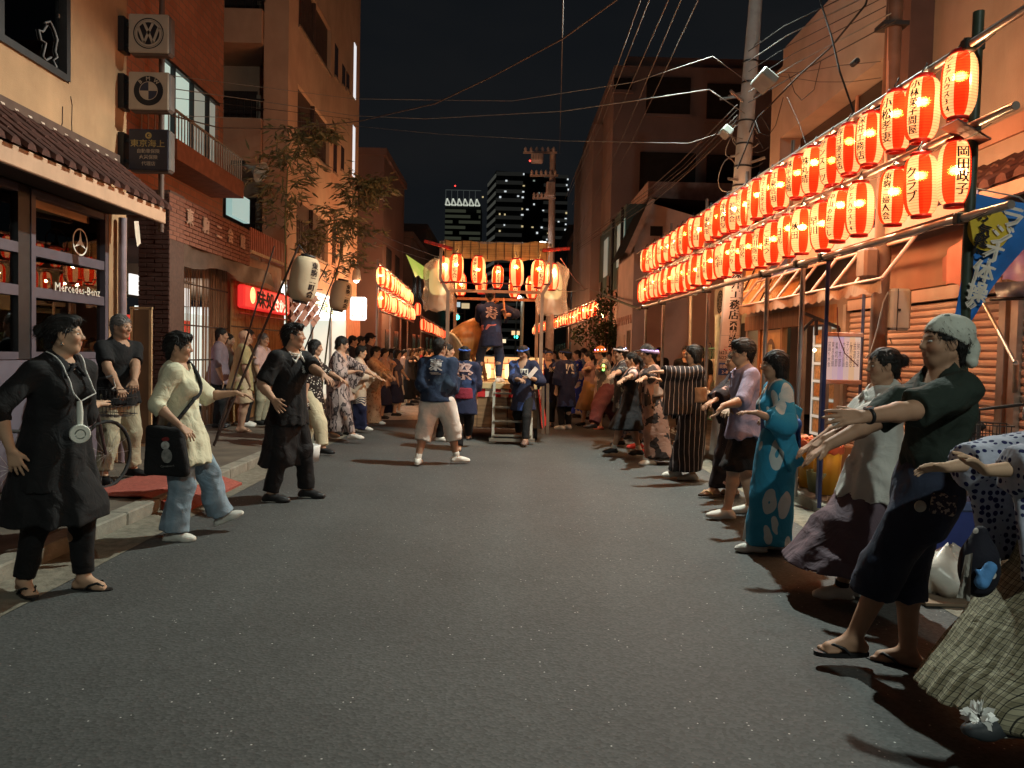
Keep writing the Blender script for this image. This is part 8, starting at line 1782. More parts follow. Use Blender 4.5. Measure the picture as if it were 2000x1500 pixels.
P = who('young man in black polo with white collar and long black apron, black sneakers', (560, 976), 1.77, -28, 2, skin=SK2, girth=.95, look=32, pitch=2, footR=gp(528, 980), yawR=25, footL=gp(598, 972), yawL=22, handR=hp(535, 782, 7.25), palmR=(.2, .7, -.4), handL=hp(655, 752, 7.15), hdirL=(.8, 0, -.5), curl=10, spread=1.5, hair='short', fluffy=1, messy=1)
P.shirt(BLK, .024, .88, -.09, wr=.009, flare=.01, collar=cloth('collar_white', (.55, .53, .48)), seed=14, ssz=1.1); P.skirt(cloth('black_apron', (.013, .012, .013), .2), top=-.01, hem=.20, r0=.09, r1=.125, name='apron', wr=.012, flat=1.2, cx=-.13, pleat=.02, npl=11); P.trousers(BLK, .014, .97, flare=.015, wr=.008); P.shoes(RUB, SOLE)
J = P.J; c = J['C']+J['lc']*-.01+J['u']*.0; P.band_text('祭', cloth('print_white', (.55, .53, .5)), .07, J['C']+J['lc']*.045+J['u']*.03, J['lc'], J['u'], .075, tgt=P.surface(.03), bold=.003)

DOT = pat('black_white_dots', dots((.016, .010, .009), (.5, .46, .40), 30, .30))
P = who('woman with black bob in a white-spotted black blouse and cream trousers', (606, 886), 1.66, 5, 1, fem=1, girth=1.05, skin=SK2, look=5, footR=gp(632, 890), yawR=-12, footL=gp(592, 882), handR=hp(590, 812, 10.7), handL=hp(668, 742, 11.1), hair='bob', curl=12)
P.shirt(DOT, .022, 1.05, -.13, wr=.008, flare=.02, seed=15); P.trousers(cloth('cream_trousers', (.50, .44, .30), .08), .02, .95, wide=1.12, wr=.008); P.shoes(RUB, RUB)
P = who('bald elderly person peering between the black polo and the spotted blouse', (578, 872), 1.60, -35, 1, skin=SK2, hair=None, girth=1.0, old=1); P.shirt(cloth('dull_brown', (.06, .045, .04)), .02, 1.2); P.trousers(BLK, .015, 1.0); P.shoes(RUB)
YK1 = pat('blotched_yukata', blot((.30, .24, .22), (.035, .028, .03), 9, .47, (1.6, 1.6, .5), (.26, .21, .20)))
P = who('heavy man in a grey and black blotched yukata with white socks', (655, 862), 1.74, 0, 1, girth=1.2, skin=SK2, look=8, pitch=-16, lean=6, footR=gp(690, 866), yawR=-10, liftR=.04, footL=gp(640, 858), handR=hp(690, 726, 12.5), handL=hp(728, 732, 13), hair='short', vol=1.03)
P.yukata(YK1, cloth('obi_dark', (.05, .04, .05)), hem=.10, r1=.14, slv=.22, seed=21); P.shoes(TAB, STRAW)
P = who('woman with reddish-brown hair half hidden behind the blotched yukata', (668, 850), 1.52, -45, 1, fem=1, skin=SK1, hair='bob', hairm=HAIRB, old=1); P.shirt(cloth('pinkish', (.36, .26, .22)), .022, 1.3, -.1); P.trousers(BLK, .015, 1.0); P.shoes(RUB)
def wave_mat():
 def b(N, L, v):
  s = N.new('ShaderNodeSeparateXYZ'); L.new(warp(N, L, v, 2.2, .25), s.inputs[0])
  return ramp(N, L, s.outputs[2], [(0, (.016, .018, .05)), (.50, (.016, .018, .05)), (.52, (.42, .36, .29)), (.545, (.016, .018, .05)), (.57, (.42, .36, .29)), (.595, (.016, .018, .05)), (.62, (.42, .36, .29)), (.645, (.016, .018, .05)), (.67, (.44, .36, .28))])
 return pat('wave_yukata', b)
WAVE = wave_mat(); PALEY = cloth('pale_yukata', (.46, .38, .30), .1)
P = who('woman in pale yukata with navy wave hem, beside the blotched yukata', (694, 848), 1.60, 5, 1, fem=1, girth=1.05, skin=SK3, lean=6, footR=gp(712, 846), footL=gp(684, 842), handR=hp(728, 735, 13.7), handL=hp(742, 740, 14), hair='short', vol=1.05, fluffy=1)
P.yukata(WAVE, cloth('obi_pale', (.36, .27, .2)), WAVE, hem=.05, slv=.26, seed=22); P.shoes(TAB, STRAW)
FLO = pat('orange_floral', blot((.50, .30, .16), (.30, .13, .06), 24, .58))
P = who('woman in orange floral yukata with wide hanging sleeves', (724, 836), 1.60, 0, 1, fem=1, girth=1.1, skin=SK3, lean=5, footR=gp(738, 834), footL=gp(716, 832), handR=hp(757, 736, 14.5), handL=hp(768, 738, 14.9), hair='short', fluffy=1, vol=1.04)
P.yukata(FLO, cloth('obi_navy', (.02, .02, .05)), pat('orange_floral_skirt', blot((.48, .28, .16), (.28, .12, .06), 24, .58)), hem=.05, slv=.27, seed=23); P.shoes(TAB, STRAW)
P = who('dancer in peach top and navy wave yukata behind the floral yukata', (754, 810), 1.58, 0, 1, fem=1, skin=SK3, lean=8, handR=hp(792, 722, 16.6), handL=hp(797, 728, 16.9), hair='short', vol=1.04); P.yukata(cloth('peach', (.50, .30, .18), .1), cloth('obi_navy', ()), WAVE, slv=.26, hem=.04, seed=24); P.shoes(TAB, STRAW)
P = who('small girl in white top and shorts stepping with raised hand by the wave yukata', (778, 806), 1.14, 10, 1, fem=1, kid=1, skin=SK3, handR=hp(803, 738, 16.8), handL=hp(800, 745, 17), hair='ponytail', vol=1.05); P.shirt(WHC, .02, .7, -.12, flare=.03); P.trousers(WHC, .016, .55, wide=1.2); P.shoes(WSH, SOLE)
P = who('woman with black ponytail in sleeveless cream top past the wave yukata', (766, 796), 1.62, 12, 0, fem=1, skin=SK3, handR=hp(805, 722, 18.2), hair='ponytail'); P.shirt(CREAM, .02, .5, -.05); P.trousers(cloth('slate', (.05, .06, .08)), .014, 1.0); P.shoes(RUB)
P = who('woman in dark grey blouse and long black skirt with outstretched arms', (797, 792), 1.60, 5, 0, fem=1, skin=SK3, handR=hp(822, 722, 18.6), handL=hp(826, 718, 18.9), hair='bob', hairm=HAIRB); P.shirt(cloth('charcoal', (.05, .045, .045)), .02, .8); P.skirt(BLK, hem=.12, r1=.15); P.shoes(RUB)
P = who('woman in black dress with folded hands beyond the dark grey blouse', (806, 786), 1.60, 8, 0, fem=1, skin=SK3, handR=hp(826, 728, 19.6), hair='short', hairm=HAIRB); P.shirt(BLK, .02, .8); P.skirt(BLK, hem=.14, r1=.17); P.shoes(RUB)
P = who('person in bright red shirt farther along the left line', (818, 775), 1.66, 5, 0, skin=SK3, hair='short', hairm=HAIRB); P.shirt(cloth('red_shirt', (.40, .03, .03)), .022, .8); P.trousers(BLK, .014, 1.0); P.shoes(RUB)
FAR = [((760, 768), 1.6, 5, 'bob', (.30, .24, .2), 'man in dull beige top far along the left line'), ((838, 766), 1.62, 180, 'bob', (.5, .45, .4), 'person with white hair ribbon near the left stage post'), ((848, 762), 1.6, 175, 'bun', (.04, .04, .05), 'person with dark bun beside the white ribbon near the stage'), ((829, 764), 1.58, 10, 'short', (.4, .32, .26), 'person in pale top behind the red shirt'),
       ((912, 752), 1.66, -80, 'short', (.05, .05, .07), 'dim figure far behind the drum cart'), ((1030, 752), 1.65, -90, 'short', (.1, .07, .07), 'dim figure beyond the right stage post'), ((858, 752), 1.6, -70, 'short', (.08, .08, .1), 'distant figure far past the left stage post')]
for ft, H, fc, hr, cl, lab in FAR: P = who(lab, ft, H, fc, 0, skin=SK2, hair=hr, group=None); P.shirt(cloth('far_%d' % ft[0], cl), .022, .8); P.trousers(BLK, .014, 1.0); P.shoes(RUB)
for ft, H, fc, hr, tp, lw, lab in (((745, 818), 1.58, 5, 'short', (.4, .26, .18), 's', 'dancer in peach tunic close behind the floral yukata'), ((770, 812), 1.56, 5, 'bob', (.06, .06, .09), 's', 'dancer in dark navy top beside the small girl'), ((850, 772), 1.64, 10, 'short', (.3, .28, .3), 't', 'dancer in grey shirt farthest up the left line'), ((1080, 796), 1.62, -100, 'bob', (.3, .26, .24), 't', 'onlooker in dull shirt behind the headband helpers'), ((1218, 842), 1.66, 178, 'short', (.16, .2, .2), 't', 'dancer in teal-grey shirt behind the orange hat'), ((1254, 862), 1.6, 175, 'bun', (.4, .3, .28), 's', 'woman in dusty rose top behind the pinafore girl'), ((812, 780), 1.62, 8, 'bob', (.42, .36, .3), 's', 'dancer in pale blouse between the black dress and the red shirt'), ((838, 776), 1.6, 6, 'short', (.36, .22, .14), 't', 'dancer in tan top just past the red shirt'), ((786, 780), 1.58, 10, 'bun', (.4, .3, .26), 's', 'woman with bun in pale rose top behind the small girl'),
 ((1110, 806), 1.64, 178, 'bob', (.42, .38, .36), 't', 'dancer in pale shirt ahead of the blue and white yukata'), ((1098, 790), 1.66, 176, 'short', (.10, .14, .26), 't', 'dancer in slate blue top far up the right line'), ((1162, 812), 1.62, 180, 'short', (.34, .28, .24), 't', 'dancer in beige shirt behind the ochre skirt'), ((1205, 838), 1.6, 178, 'bob', (.46, .42, .38), 's', 'woman in pale top and dark skirt behind the orange hat'), ((1236, 850), 1.62, 176, 'short', (.3, .16, .14), 't', 'dancer in rust top behind the glowing white headband')):
 P = who(lab, ft, H, fc, 0, skin=SK3, hair=hr, fem=1, handR=None, handL=hp(ft[0]+(34 if fc < 90 else -34), ft[1]-62, gp(*ft).y-.2)); P.shirt(cloth('line_%d' % ft[0], tp), .022, .8, -.05); (P.skirt(NAVY, hem=.2, r1=.16) if lw == 's' else P.trousers(BLK, .014, 1.0)); P.shoes(RUB)
# watchers on the left pavement
def watch(lab, px, py, H, face, top, low=BLK, res=1, **k):
 P = who(lab, (px, py), H, face, res, z=.125, **k); P.root.location.z = .125; return P
P = watch('man in mauve shirt and dark trousers watching by the reed screen', 425, 834, 1.72, 10, None, skin=SK2, hair='short', girth=1.1); P.shirt(cloth('mauve', (.16, .12, .14), .15), .026, 1.2, -.08, seed=31); P.trousers(BLK, .016, 1.0); P.shoes(RUB)
P = watch('woman in white top and pink flowered skirt watching by the reed screen', 440, 828, 1.64, 12, None, fem=1, skin=SK1, hair='short'); P.shirt(cloth('offwhite', (.45, .36, .3)), .022, .8, -.02); P.skirt(pat('pink_flower', blot((.42, .27, .24), (.2, .05, .06), 16, .6)), hem=.26, r1=.15, wr=.01); P.sandals(RUB)
P = watch('shaven-headed man in olive shirt and pale shorts watching with hand to face', 470, 843, 1.68, 25, None, skin=SK4, hair=None, girth=1.05, handL=hp(486, 700, 13.2), curl=40); P.shirt(cloth('olive', (.26, .21, .10), .15), .03, .85, -.10, wr=.01, seed=33); P.trousers(cloth('beige_shorts', (.42, .30, .19)), .03, .47, wide=1.15); P.sandals(mat('sandal_brown', (.1, .06, .04)))
P = watch('black-haired man half hidden behind the shaven-headed man', 478, 832, 1.72, 15, None, skin=SK2, hair='short'); P.shirt(cloth('dim_green', (.07, .065, .05)), .022, .8); P.trousers(BLK, .014, 1.0); P.shoes(WSH)
P = watch('elderly watcher in a pale pink shirt lit red by the glowing sign', 508, 828, 1.66, -10, None, skin=SK1, hair='short', hairm=HAIRG); P.shirt(cloth('pale_pink', (.52, .38, .36)), .024, .9); P.trousers(KHA, .014, 1.0); P.shoes(RUB)
for px, py, lab, hr in ((683, 802, 'young watcher in dark top at the end of the lit shop', 'short'), (699, 800, 'watcher with cropped hair beside the lit shop end wall', 'short'), (716, 812, 'tall watcher with dark headband behind the floral yukata', 'short')):
 P = watch(lab, px, py, 1.72 if px != 716 else 1.76, 10, None, res=1, skin=SK1, hair=hr); P.shirt(cloth('watch_%d' % px, {683: (.02, .02, .025), 699: (.35, .22, .08), 716: (.05, .04, .04)}[px]), .022, .8); P.trousers(BLK, .014, 1.0); P.shoes(RUB)
 if px == 716: P.headband(BLK, .04)
# ---- the middle of the road
BACKP = cloth('happi_print', (.34, .33, .32), .5, 14); BACKK = cloth('happi_print_pink', (.40, .27, .25), .4, 14)
HAP = pat('happi_blue', blot((.014, .026, .055), (.035, .06, .10), 2.0, .55)); HAPD = pat('happi_dark', blot((.013, .018, .045), (.02, .035, .09), 2.2, .55))
P = who('man in blue festival coat and white knee breeches seen from behind, hands clasped', (852, 908), 1.70, 80, 1, girth=1.12, skin=SK4, look=-28, footR=gp(892, 906), yawR=-62, footL=gp(815, 910), yawL=8, handR=hp(860, 783, 10.22), handL=hp(842, 782, 10.22), poleR=(-.5, -1, -.2), poleL=(-.5, 1, -.2), palmR=(-1, 0, 0), palmL=(-1, 0, 0), hdirR=(0, .8, -.4), hdirL=(0, -.8, -.4), curl=30, hair='short', messy=1.2, vol=1.04)
P.yukata(HAP, None, top_only=True, slv=.17, slen=1.35, hemz=-.02, seed=41, collar=NAVY, e=.026); P.trousers(cloth('white_breeches', (.58, .55, .50), .07), .022, .70, wide=1.22, flare=.01, wr=.01); P.shoes(WSH, SOLE, socks=TAB, sockh=.05)
J = P.J; P.band_text('町会', BACKP, .20, J['C']+J['u']*.035, -J['lc'], J['u'], .26, tgt=P.surface(.034), bold=.010) if False else None
def back_print(P, body, m, w, h, e, dz=.02, bold=.010): J = P.J; return P.band_text(body, m, w, J['C']+J['u']*dz-J['fc']*.0, -J['lc'], J['u'], h, tgt=P.surface(e), bold=bold)
back_print(P, '東二', BACKP, .24, .30, .030, .02, .016)
P = who('woman in dark festival coat with pink crest and wide crimson sash, seen from behind', (903, 880), 1.62, 92, 1, fem=1, girth=1.05, skin=SK2, look=10, footR=gp(914, 872), footL=gp(896, 882), handR=hp(930, 800, 12.1), handL=hp(884, 800, 12.1), hair='bob')
P.yukata(HAPD, None, top_only=True, slv=.22, slen=1.5, hemz=-.17, seed=42, e=.026); back_print(P, '祭', BACKK, .26, .27, .032, .03, .014)
O = Field(); c = P.J['P']+P.J['u']*.03; O.cone(c-P.J['u']*.07, c+P.J['u']*.10, .20, .185, .02, (P.J['f'], 1.15), ((c+P.J['u']*.10, P.J['u']), (c-P.J['u']*.07, -P.J['u']))); P.part('sash', O, cloth('crimson', (.16, .015, .03), .2)); P.trousers(BLK, .016, .985); P.sandals(RUB); P.headband(cloth('band_blue', (.05, .12, .42), .3, 20), .055, 1.06, .013)
P = who('dark figure walking behind the breeches man and the crimson sash', (866, 862), 1.66, 0, 1, skin=SK2, hair='short', footR=gp(858, 862), footL=gp(884, 856)); P.shirt(NAVY, .025, 1.2, -.12); P.trousers(BLK, .014, 1.0); P.shoes(WSH)
P = who('helper in blue festival coat with dark cap reading a paper by the steps', (1020, 868), 1.66, -112, 1, skin=SK4, look=-10, pitch=-26, footR=gp(1014, 862), footL=gp(1026, 872), handR=hp(1016, 742, 12.5), handL=hp(1034, 738, 12.55), curl=30, hair='bob')
P.yukata(pat('happi_bright', blot((.016, .02, .045), (.03, .06, .19), 1.6, .52)), cloth('sash_pale', (.34, .24, .2), .3, 12), top_only=True, slv=.2, slen=1.45, hemz=-.17, seed=43, e=.024, obiz=.05, obih=.025, bow=False, collar=NAVY); P.trousers(BLK, .006, .98); P.shoes(mat('shoe_brown', (.16, .1, .08), .35)); P.headband(cloth('band_blue', ()), .05, 1.05, .012)
P.band_text('四', WHC, .12, P.J['C']+P.J['lc']*.06, P.J['lc'], P.J['u'], .12, tgt=P.surface(.03), bold=.004)
c = hp(1040, 728, 12.42); MB().box((-.035, -.012, -.11), (.035, .012, .11), M=Matrix.Translation(c) @ Matrix.Rotation(.7, 4, 'Y') @ Matrix.Rotation(-.4, 4, 'X')).build('folded_paper', mat('paper_grey', (.35, .3, .27), .7), label='folded paper held by the helper at the steps', cat='paper')
# the drummer
dp = PY(958, 742, SYF+.45); P = Person(dict(label='drummer in dark festival coat and pink sash raising two sticks on the stage', x=dp.x, y=dp.y, z=DZ, H=1.68, face=100, res=1, skin=SK2, girth=.95, look=-10, side=3, footR=Vector((dp.x+.14, dp.y+.0, DZ)), footL=Vector((dp.x-.22, dp.y+.1, DZ)), yawR=-40, yawL=30, handR=hp(986, 616, SYF+.35), handL=hp(950, 598, SYF+.75), poleR=(-.3, -1, -.5), hdirR=(0, 0, 1), curl=45, hair='bun', fem=0, drop=.02))
P.root.location.z = DZ
P.yukata(HAPD, cloth('pink_sash', (.34, .10, .09), .2), top_only=True, slv=.14, slen=1.5, hemz=-.13, seed=44, obiz=.07, obih=.04, e=.022, bow=False); P.trousers(cloth('dark_jeans', (.02, .032, .07), .2), .01, .96); P.shoes(TAB, TAB); back_print(P, '寿', BACKK, .2, .22, .028, .02, .012); P.headband(mat('band_dark', (.1, .03, .02)), .04, 1.03, .009)
DSTK = mat('drumstick_wood', (.55, .27, .12), .5, .1)
for a, b, lab in ((hp(986, 614, SYF+.35), hp(983, 582, SYF+.35), 'drumstick held upright in the raised right hand'), (hp(952, 600, SYF+.7), hp(973, 588, SYF+.6), 'drumstick held level behind the drummer head')): MB().tube([a+(a-b)*.25, b], .016, 8).build('drumstick', DSTK, label=lab, cat='drumstick')
# festival coats by the stage
for px, py, H, fc, lab, glasses, look in ((1068, 832, 1.62, -95, 'man in glasses and headband in navy festival coat by the red cloth', True, 5), (1060, 822, 1.66, -60, 'man in headband behind the glasses man by the stage', False, 0), (1104, 838, 1.64, 130, 'helper in blue festival coat with white trim, back half turned', False, 20)):
 P = who(lab, (px, py), H, fc, 1, skin=SK1, look=look, hair='short', handR=hp(px+2, 740, 13.9) if glasses else None, handL=hp(px+10, 738, 13.9) if glasses else None, curl=35)
 P.yukata(pat('happi_navy', blot((.012, .016, .045), (.022, .042, .12), 1.8, .55)), cloth('sash_dull', (.12, .07, .06)) if not glasses else None, top_only=True, slv=.2, slen=1.6, hemz=-.24 if not glasses else -.20, seed=px, e=.024, obiz=.04, obih=.025, bow=False); P.trousers(BLK, .012, .97); P.shoes(WSH if px == 1104 else RUB); P.headband(INDIGO, .05, 1.04, .012)
 if px == 1104: back_print(P, '四', WHC, .2, .2, .03, .02, .012)
 else: P.band_text('東', WHC, .1, P.J['C']+P.J['lc']*.07+P.J['u']*.03, P.J['lc'], P.J['u'], .11, tgt=P.surface(.03))
 if glasses:
  q = MB(); p = P.p
  for sg in (-1, 1): q.tube([p(.105, sg*.034+.022*math.cos(a), .002+.016*math.sin(a)) for a in [2*PI*k/12 for k in range(13)]], .003, 4)
  q.build('glasses', mat('glasses_frame', (.03, .02, .02), .3), P.root, False)
# ---- right line, far to near
BWY = pat('blue_white_yukata', blot((.018, .04, .30), (.40, .38, .36), 6, .56))
P = who('dancer in bright blue and white yukata near the far lantern post', (1128, 815), 1.64, 185, 1, fem=1, skin=SK3, handR=hp(1092, 722, 17), handL=hp(1090, 716, 16.7), hair='short'); P.yukata(BWY, cloth('obi_white', (.45, .4, .36)), slv=.22, seed=51, hem=.06); P.shoes(RUB)
P = who('woman in pink shirt and long ochre skirt with hair clip', (1150, 832), 1.60, 182, 1, fem=1, skin=SK3, footR=gp(1158, 828), footL=gp(1138, 832), handR=hp(1122, 735, 15), handL=hp(1124, 728, 14.6), hair='ponytail', vol=1.05); P.shirt(cloth('dusty_pink', (.34, .20, .18)), .022, .75, .02); P.skirt(cloth('ochre', (.38, .21, .08), .12), hem=.22, r1=.19, pleat=.03, npl=12); P.shoes(RUB, SOLE)
P = who('girl in pale pink top and dark shorts between the ochre skirt and the orange hat', (1172, 838), 1.38, 180, 1, fem=1, skin=SK3, handL=hp(1150, 752, 14.2), hair='bob'); P.shirt(cloth('pale_rose', (.50, .34, .30)), .02, .7, -.06); P.trousers(NAVY, .016, .42, wide=1.2); P.shoes(mat('shoe_pink', (.45, .15, .13)))
P = who('watcher in black top with arm raised under the small tree', (1186, 815), 1.62, -100, 0, fem=1, skin=SK3, hair='bun'); P.shirt(BLK, .02, .5); P.trousers(BLK, .014, 1.0); P.shoes(RUB)
P = who('young man with short hair standing behind the blue and white yukata', (1140, 806), 1.70, 175, 0, skin=SK3, hair='short'); P.shirt(cloth('grey_blue', (.12, .16, .22)), .02, .7); P.trousers(BLK, .014, 1.0); P.shoes(RUB)
MUL = pat('grey_leaf_print', blot((.10, .12, .13), (.40, .40, .36), 8, .55))
P = who('dancer in orange bucket hat with glowing lights and baggy plum trousers', (1188, 850), 1.70, 182, 1, skin=SK2, girth=1.1, lean=12, px=.05, footR=gp(1212, 846), footL=gp(1150, 856), yawL=5, handR=hp(1158, 736, 13), handL=hp(1175, 734, 12.7), hair='short')
P.shirt(MUL, .032, .95, -.14, wr=.012, flare=.02, seed=52); P.trousers(cloth('plum', (.09, .035, .045), .15), .03, .97, wide=1.4, wr=.012); P.shoes(RUB, mat('sole_grey', (.3, .3, .28)))
P.cap(cloth('orange_hat', (.50, .19, .05), .15), bucket=True, name='bucket_hat')
for k, cl in enumerate(((.65, .25, 1), (.6, 1, .8), (.75, 1, .5), (.4, .5, 1))):
 a = R_(20+k*38); c = P.p(-.014+.108*math.cos(a), .092*math.sin(a), .062); MB().lathe([(.001, -.012), (.012, 0), (.001, .012)], 8, c=c).build('hat_light', emat('hat_light_%d' % k, cl, 9), P.root, False)
c = P.J['TL']; MB().tube([tuple(c+np.array((.0, .045*math.cos(a), .045*math.sin(a)))) for a in [2*PI*k/14 for k in range(15)]], .02, 6).build('light_bracelet', emat('bracelet_green', (.25, 1, .15), 3.5), P.root, False)
P = who('man with glowing white headband in a dark jacket printed with leaves', (1216, 874), 1.68, 185, 1, skin=SK2, lean=6, handR=hp(1180, 752, 12), handL=hp(1184, 742, 11.7), hair='short', footL=gp(1212, 872), footR=gp(1232, 868)); P.shirt(pat('dark_leaf', blot((.02, .025, .03), (.17, .18, .17), 10, .60)), .03, 1.1, -.16, wr=.01); P.trousers(pat('pale_print', blot((.25, .2, .2), (.06, .07, .1), 14, .52)), .02, .9, wide=1.15); P.shoes(RUB, SOLE); P.headband(cloth('band_white', (.5, .5, .52)), .055, 1.06, .016)
for k in range(3): c = P.p(-.02-.03*k, .094, .06+.012*k); MB().lathe([(.001, -.01), (.01, 0), (.001, .01)], 8, c=c).build('band_light', emat('hat_light_3', ()), P.root, False)
P = who('girl in black pinafore over a pink tee with black sneakers and ponytail', (1228, 892), 1.58, 178, 1, fem=1, skin=SK2, girth=.92, look=-6, lean=-2, footL=gp(1196, 890), yawL=5, footR=gp(1250, 896), yawR=8, handL=hp(1222, 740, 10.6), poleL=(.1, .2, -1), handR=hp(1204, 752, 11.1), curl=35, hair='ponytail', vol=1.03)
P.shirt(cloth('pale_rose', ()), .018, .75, .05); P.skirt(BLK, top=.12, hem=.27, r0=.088, r1=.20, name='pinafore', pleat=.02, npl=14); P.shirt(BLK, .024, .06, .02, name='pinafore_bib', neck=.075); P.shoes(RUB, SOLE, socks=WHC, sockh=.05)
P = who('man in black cap and dark tee with red sneakers behind the pinafore', (1264, 886), 1.70, 170, 1, skin=SK2, footL=gp(1246, 882), footR=gp(1272, 886), handL=hp(1296, 735, 10.8), handR=hp(1250, 750, 11.4), hair='short'); P.shirt(cloth('dark_brownish', (.05, .035, .03)), .026, .85, -.06); P.trousers(pat('pale_print2', blot((.3, .3, .32), (.05, .07, .12), 10, .5)), .02, .72, wide=1.2); P.shoes(mat('shoe_red', (.50, .045, .04), .5), SOLE, socks=BLK, sockh=.16); P.cap(cloth('cap_dark', (.03, .028, .026)))
for px, py, lab, hr in ((1284, 812, 'watcher with pale face between the cap and the purple headband', 'short'), (1336, 838, 'watcher in front of the mesh fence partly behind the striped yukata', 'short'), (1362, 846, 'person in black with loose hair before the cream meter box', 'bob')):
 P = watch(lab, px, py, 1.62, -110, None, res=1, fem=1, skin=SK3, hair=hr); P.shirt(BLK, .02, .8); P.trousers(BLK, .014, 1.0); P.shoes(RUB)
CAMO = pat('brown_blot_yukata', blot((.25, .145, .11), (.022, .016, .015), 5, .53))
P = who('dancer in brown and black blotched yukata with a glowing purple headband', (1290, 906), 1.66, 182, 1, skin=SK2, girth=1.08, lean=6, px=.12, look=-4, footL=gp(1272, 908), footR=gp(1304, 904), handL=hp(1238, 752, 9.9), handR=hp(1252, 742, 10.3), hair='short'); P.yukata(CAMO, cloth('obi_pale2', (.3, .22, .18)), hem=.06, r1=.13, slv=.24, seed=54); P.shoes(TAB, STRAW); P.headband(cloth('band_lilac', (.32, .26, .5)), .05, 1.07, .022)
for k in range(6): a = R_(40+k*22); c = P.p(-.018+.118*math.cos(a), .100*math.sin(a), .056); MB().lathe([(.001, -.011), (.011, 0), (.001, .011)], 8, c=c).build('band_light', emat('band_violet', (.42, .16, 1), 10), P.root, False)
STRI = pat('black_striped_yukata', stripes((.014, .012, .014), (.40, .33, .31), .058, .10, 0))
P = who('woman with black bob in a black yukata with pale stripes, arm held out', (1345, 938), 1.68, 176, 1, fem=1, girth=1.05, skin=SK1, look=-2, footL=gp(1318, 936), footR=gp(1352, 938), px=-.06, handL=hp(1268, 726, 9.0), poleL=(.2, .2, -1), handR=hp(1288, 742, 9.6), curl=8, hair='bob', vol=1.04, hdirL=(1, 0, .0)); P.yukata(STRI, cloth('obi_stripe', (.26, .15, .09)), STRI, hem=.075, r1=.13, slv=.30, slen=1.85, seed=55, sw=.15); P.shoes(TAB, STRAW)
DFL = pat('dark_flower_yukata', blot((.012, .010, .014), (.34, .22, .20), 8, .63))
P = who('woman in black yukata with scattered pale flowers behind the lavender shirt', (1425, 972), 1.60, 178, 2, fem=1, skin=SK2, look=0, lean=3, px=-.06, footL=gp(1392, 972), footR=gp(1432, 966), handL=hp(1362, 806, 7.7), handR=hp(1372, 800, 8.1), curl=10, hair='bun', bare=1); P.yukata(DFL, cloth('obi_black', (.02, .015, .02)), hem=.075, r1=.125, slv=.2, slen=1.75, seed=56); P.sandals(mat('sandal_dark', (.06, .04, .03)), mat('strap_gold', (.35, .22, .08)))
P = who('youth with thick black hair in lavender shirt, black shorts and white sneakers', (1444, 1010), 1.70, 176, 2, skin=SK1, girth=.92, look=4, pitch=-2, px=-.03, footL=gp(1418, 1016), yawL=0, footR=gp(1466, 1004), handL=hp(1412, 793, 6.85), poleL=(.0, .4, -1), palmL=(.7, 0, -.4), hdirL=(.45, 0, -.9), handR=hp(1424, 800, 7.3), curl=16, hair='short', vol=1.13, fluffy=1, messy=.7)
P.shirt(cloth('lavender', (.27, .235, .33), .1), .028, 1.18, -.06, wr=.010, collar=cloth('lavender', ()), seed=57, flare=.01); P.skirt(BLK, top=-.02, hem=.285, r0=.088, r1=.125, name='long_shorts', wr=.006); P.shoes(WSH, SOLE)
TQ = pat('turquoise_yukata', lambda N, L, v: dots((.02, .19, .32), (.38, .43, .43), 5.2, .36, (.04, .22, .34), .10, (1.3, 1.3, .62))(N, L, warp(N, L, v, 4, .05)))
P = who('woman with glasses and black bob in a turquoise yukata with pale ovals', (1500, 1078), 1.59, 172, 2, fem=1, skin=SK2, look=2, pitch=-4, px=-.05, footL=gp(1478, 1080), yawL=0, footR=gp(1512, 1072), handL=hp(1478, 806, 5.72), hdirL=(1, 0, -.05), palmL=(0, 0, -1), handR=hp(1500, 815, 6.15), curl=9, hair='bob', vol=1.05, fringe=.6, poleL=(.1, .5, -1))
P.yukata(TQ, cloth('obi_blue', (.02, .07, .22), .2), TQ, hem=.05, r1=.125, slv=.31, slen=1.6, seed=58, collar=cloth('turq_collar', (.03, .16, .22)), e=.02); P.shoes(TAB, STRAW)
q = MB(); p = P.p
for sg in (-1, 1): q.tube([p(.105, sg*.034+.023*math.cos(a), -.002+.017*math.sin(a)) for a in [2*PI*k/14 for k in range(15)]], .002, 4); q.tube([p(.103, sg*.057, .002), p(.06, sg*.074, .004), p(.0, sg*.08, .0)], .0022, 4)
q.tube([p(.105, -.011, .0), p(.105, .011, .0)], .002, 4); q.build('glasses', mat('glasses_silver', (.5, .48, .44), .2, metal=.9), P.root, False)
BLS = cloth('blouse_white', (.50, .50, .47), .07)
P = who('woman with a hair bun in a white blouse and long mauve-grey skirt', (1668, 1172), 1.61, 172, 2, fem=1, girth=1.02, skin=SK2, look=3, px=-.10, lean=-4, footL=gp(1640, 1174), yawL=2, footR=gp(1690, 1164), handL=hp(1600, 862, 4.55), hdirL=(.7, 0, -.7), palmL=(.5, 0, -.6), handR=hp(1580, 872, 4.95), curl=10, hair='bun', messy=1.2, poleL=(.1, .5, -1))
P.shirt(BLS, .028, 1.05, -.11, wr=.012, flare=.035, collar=BLS, seed=59, ssz=1.12); P.skirt(cloth('mauve_skirt', (.105, .075, .095), .12), top=-.06, hem=.145, r0=.088, r1=.235, pleat=.035, npl=9, wr=.014, cx=.10, flat=1.15); P.shoes(WSH, SOLE, socks=BLK, sockh=.03)
TEE = cloth('bottle_green_tee', (.018, .028, .022), .18)
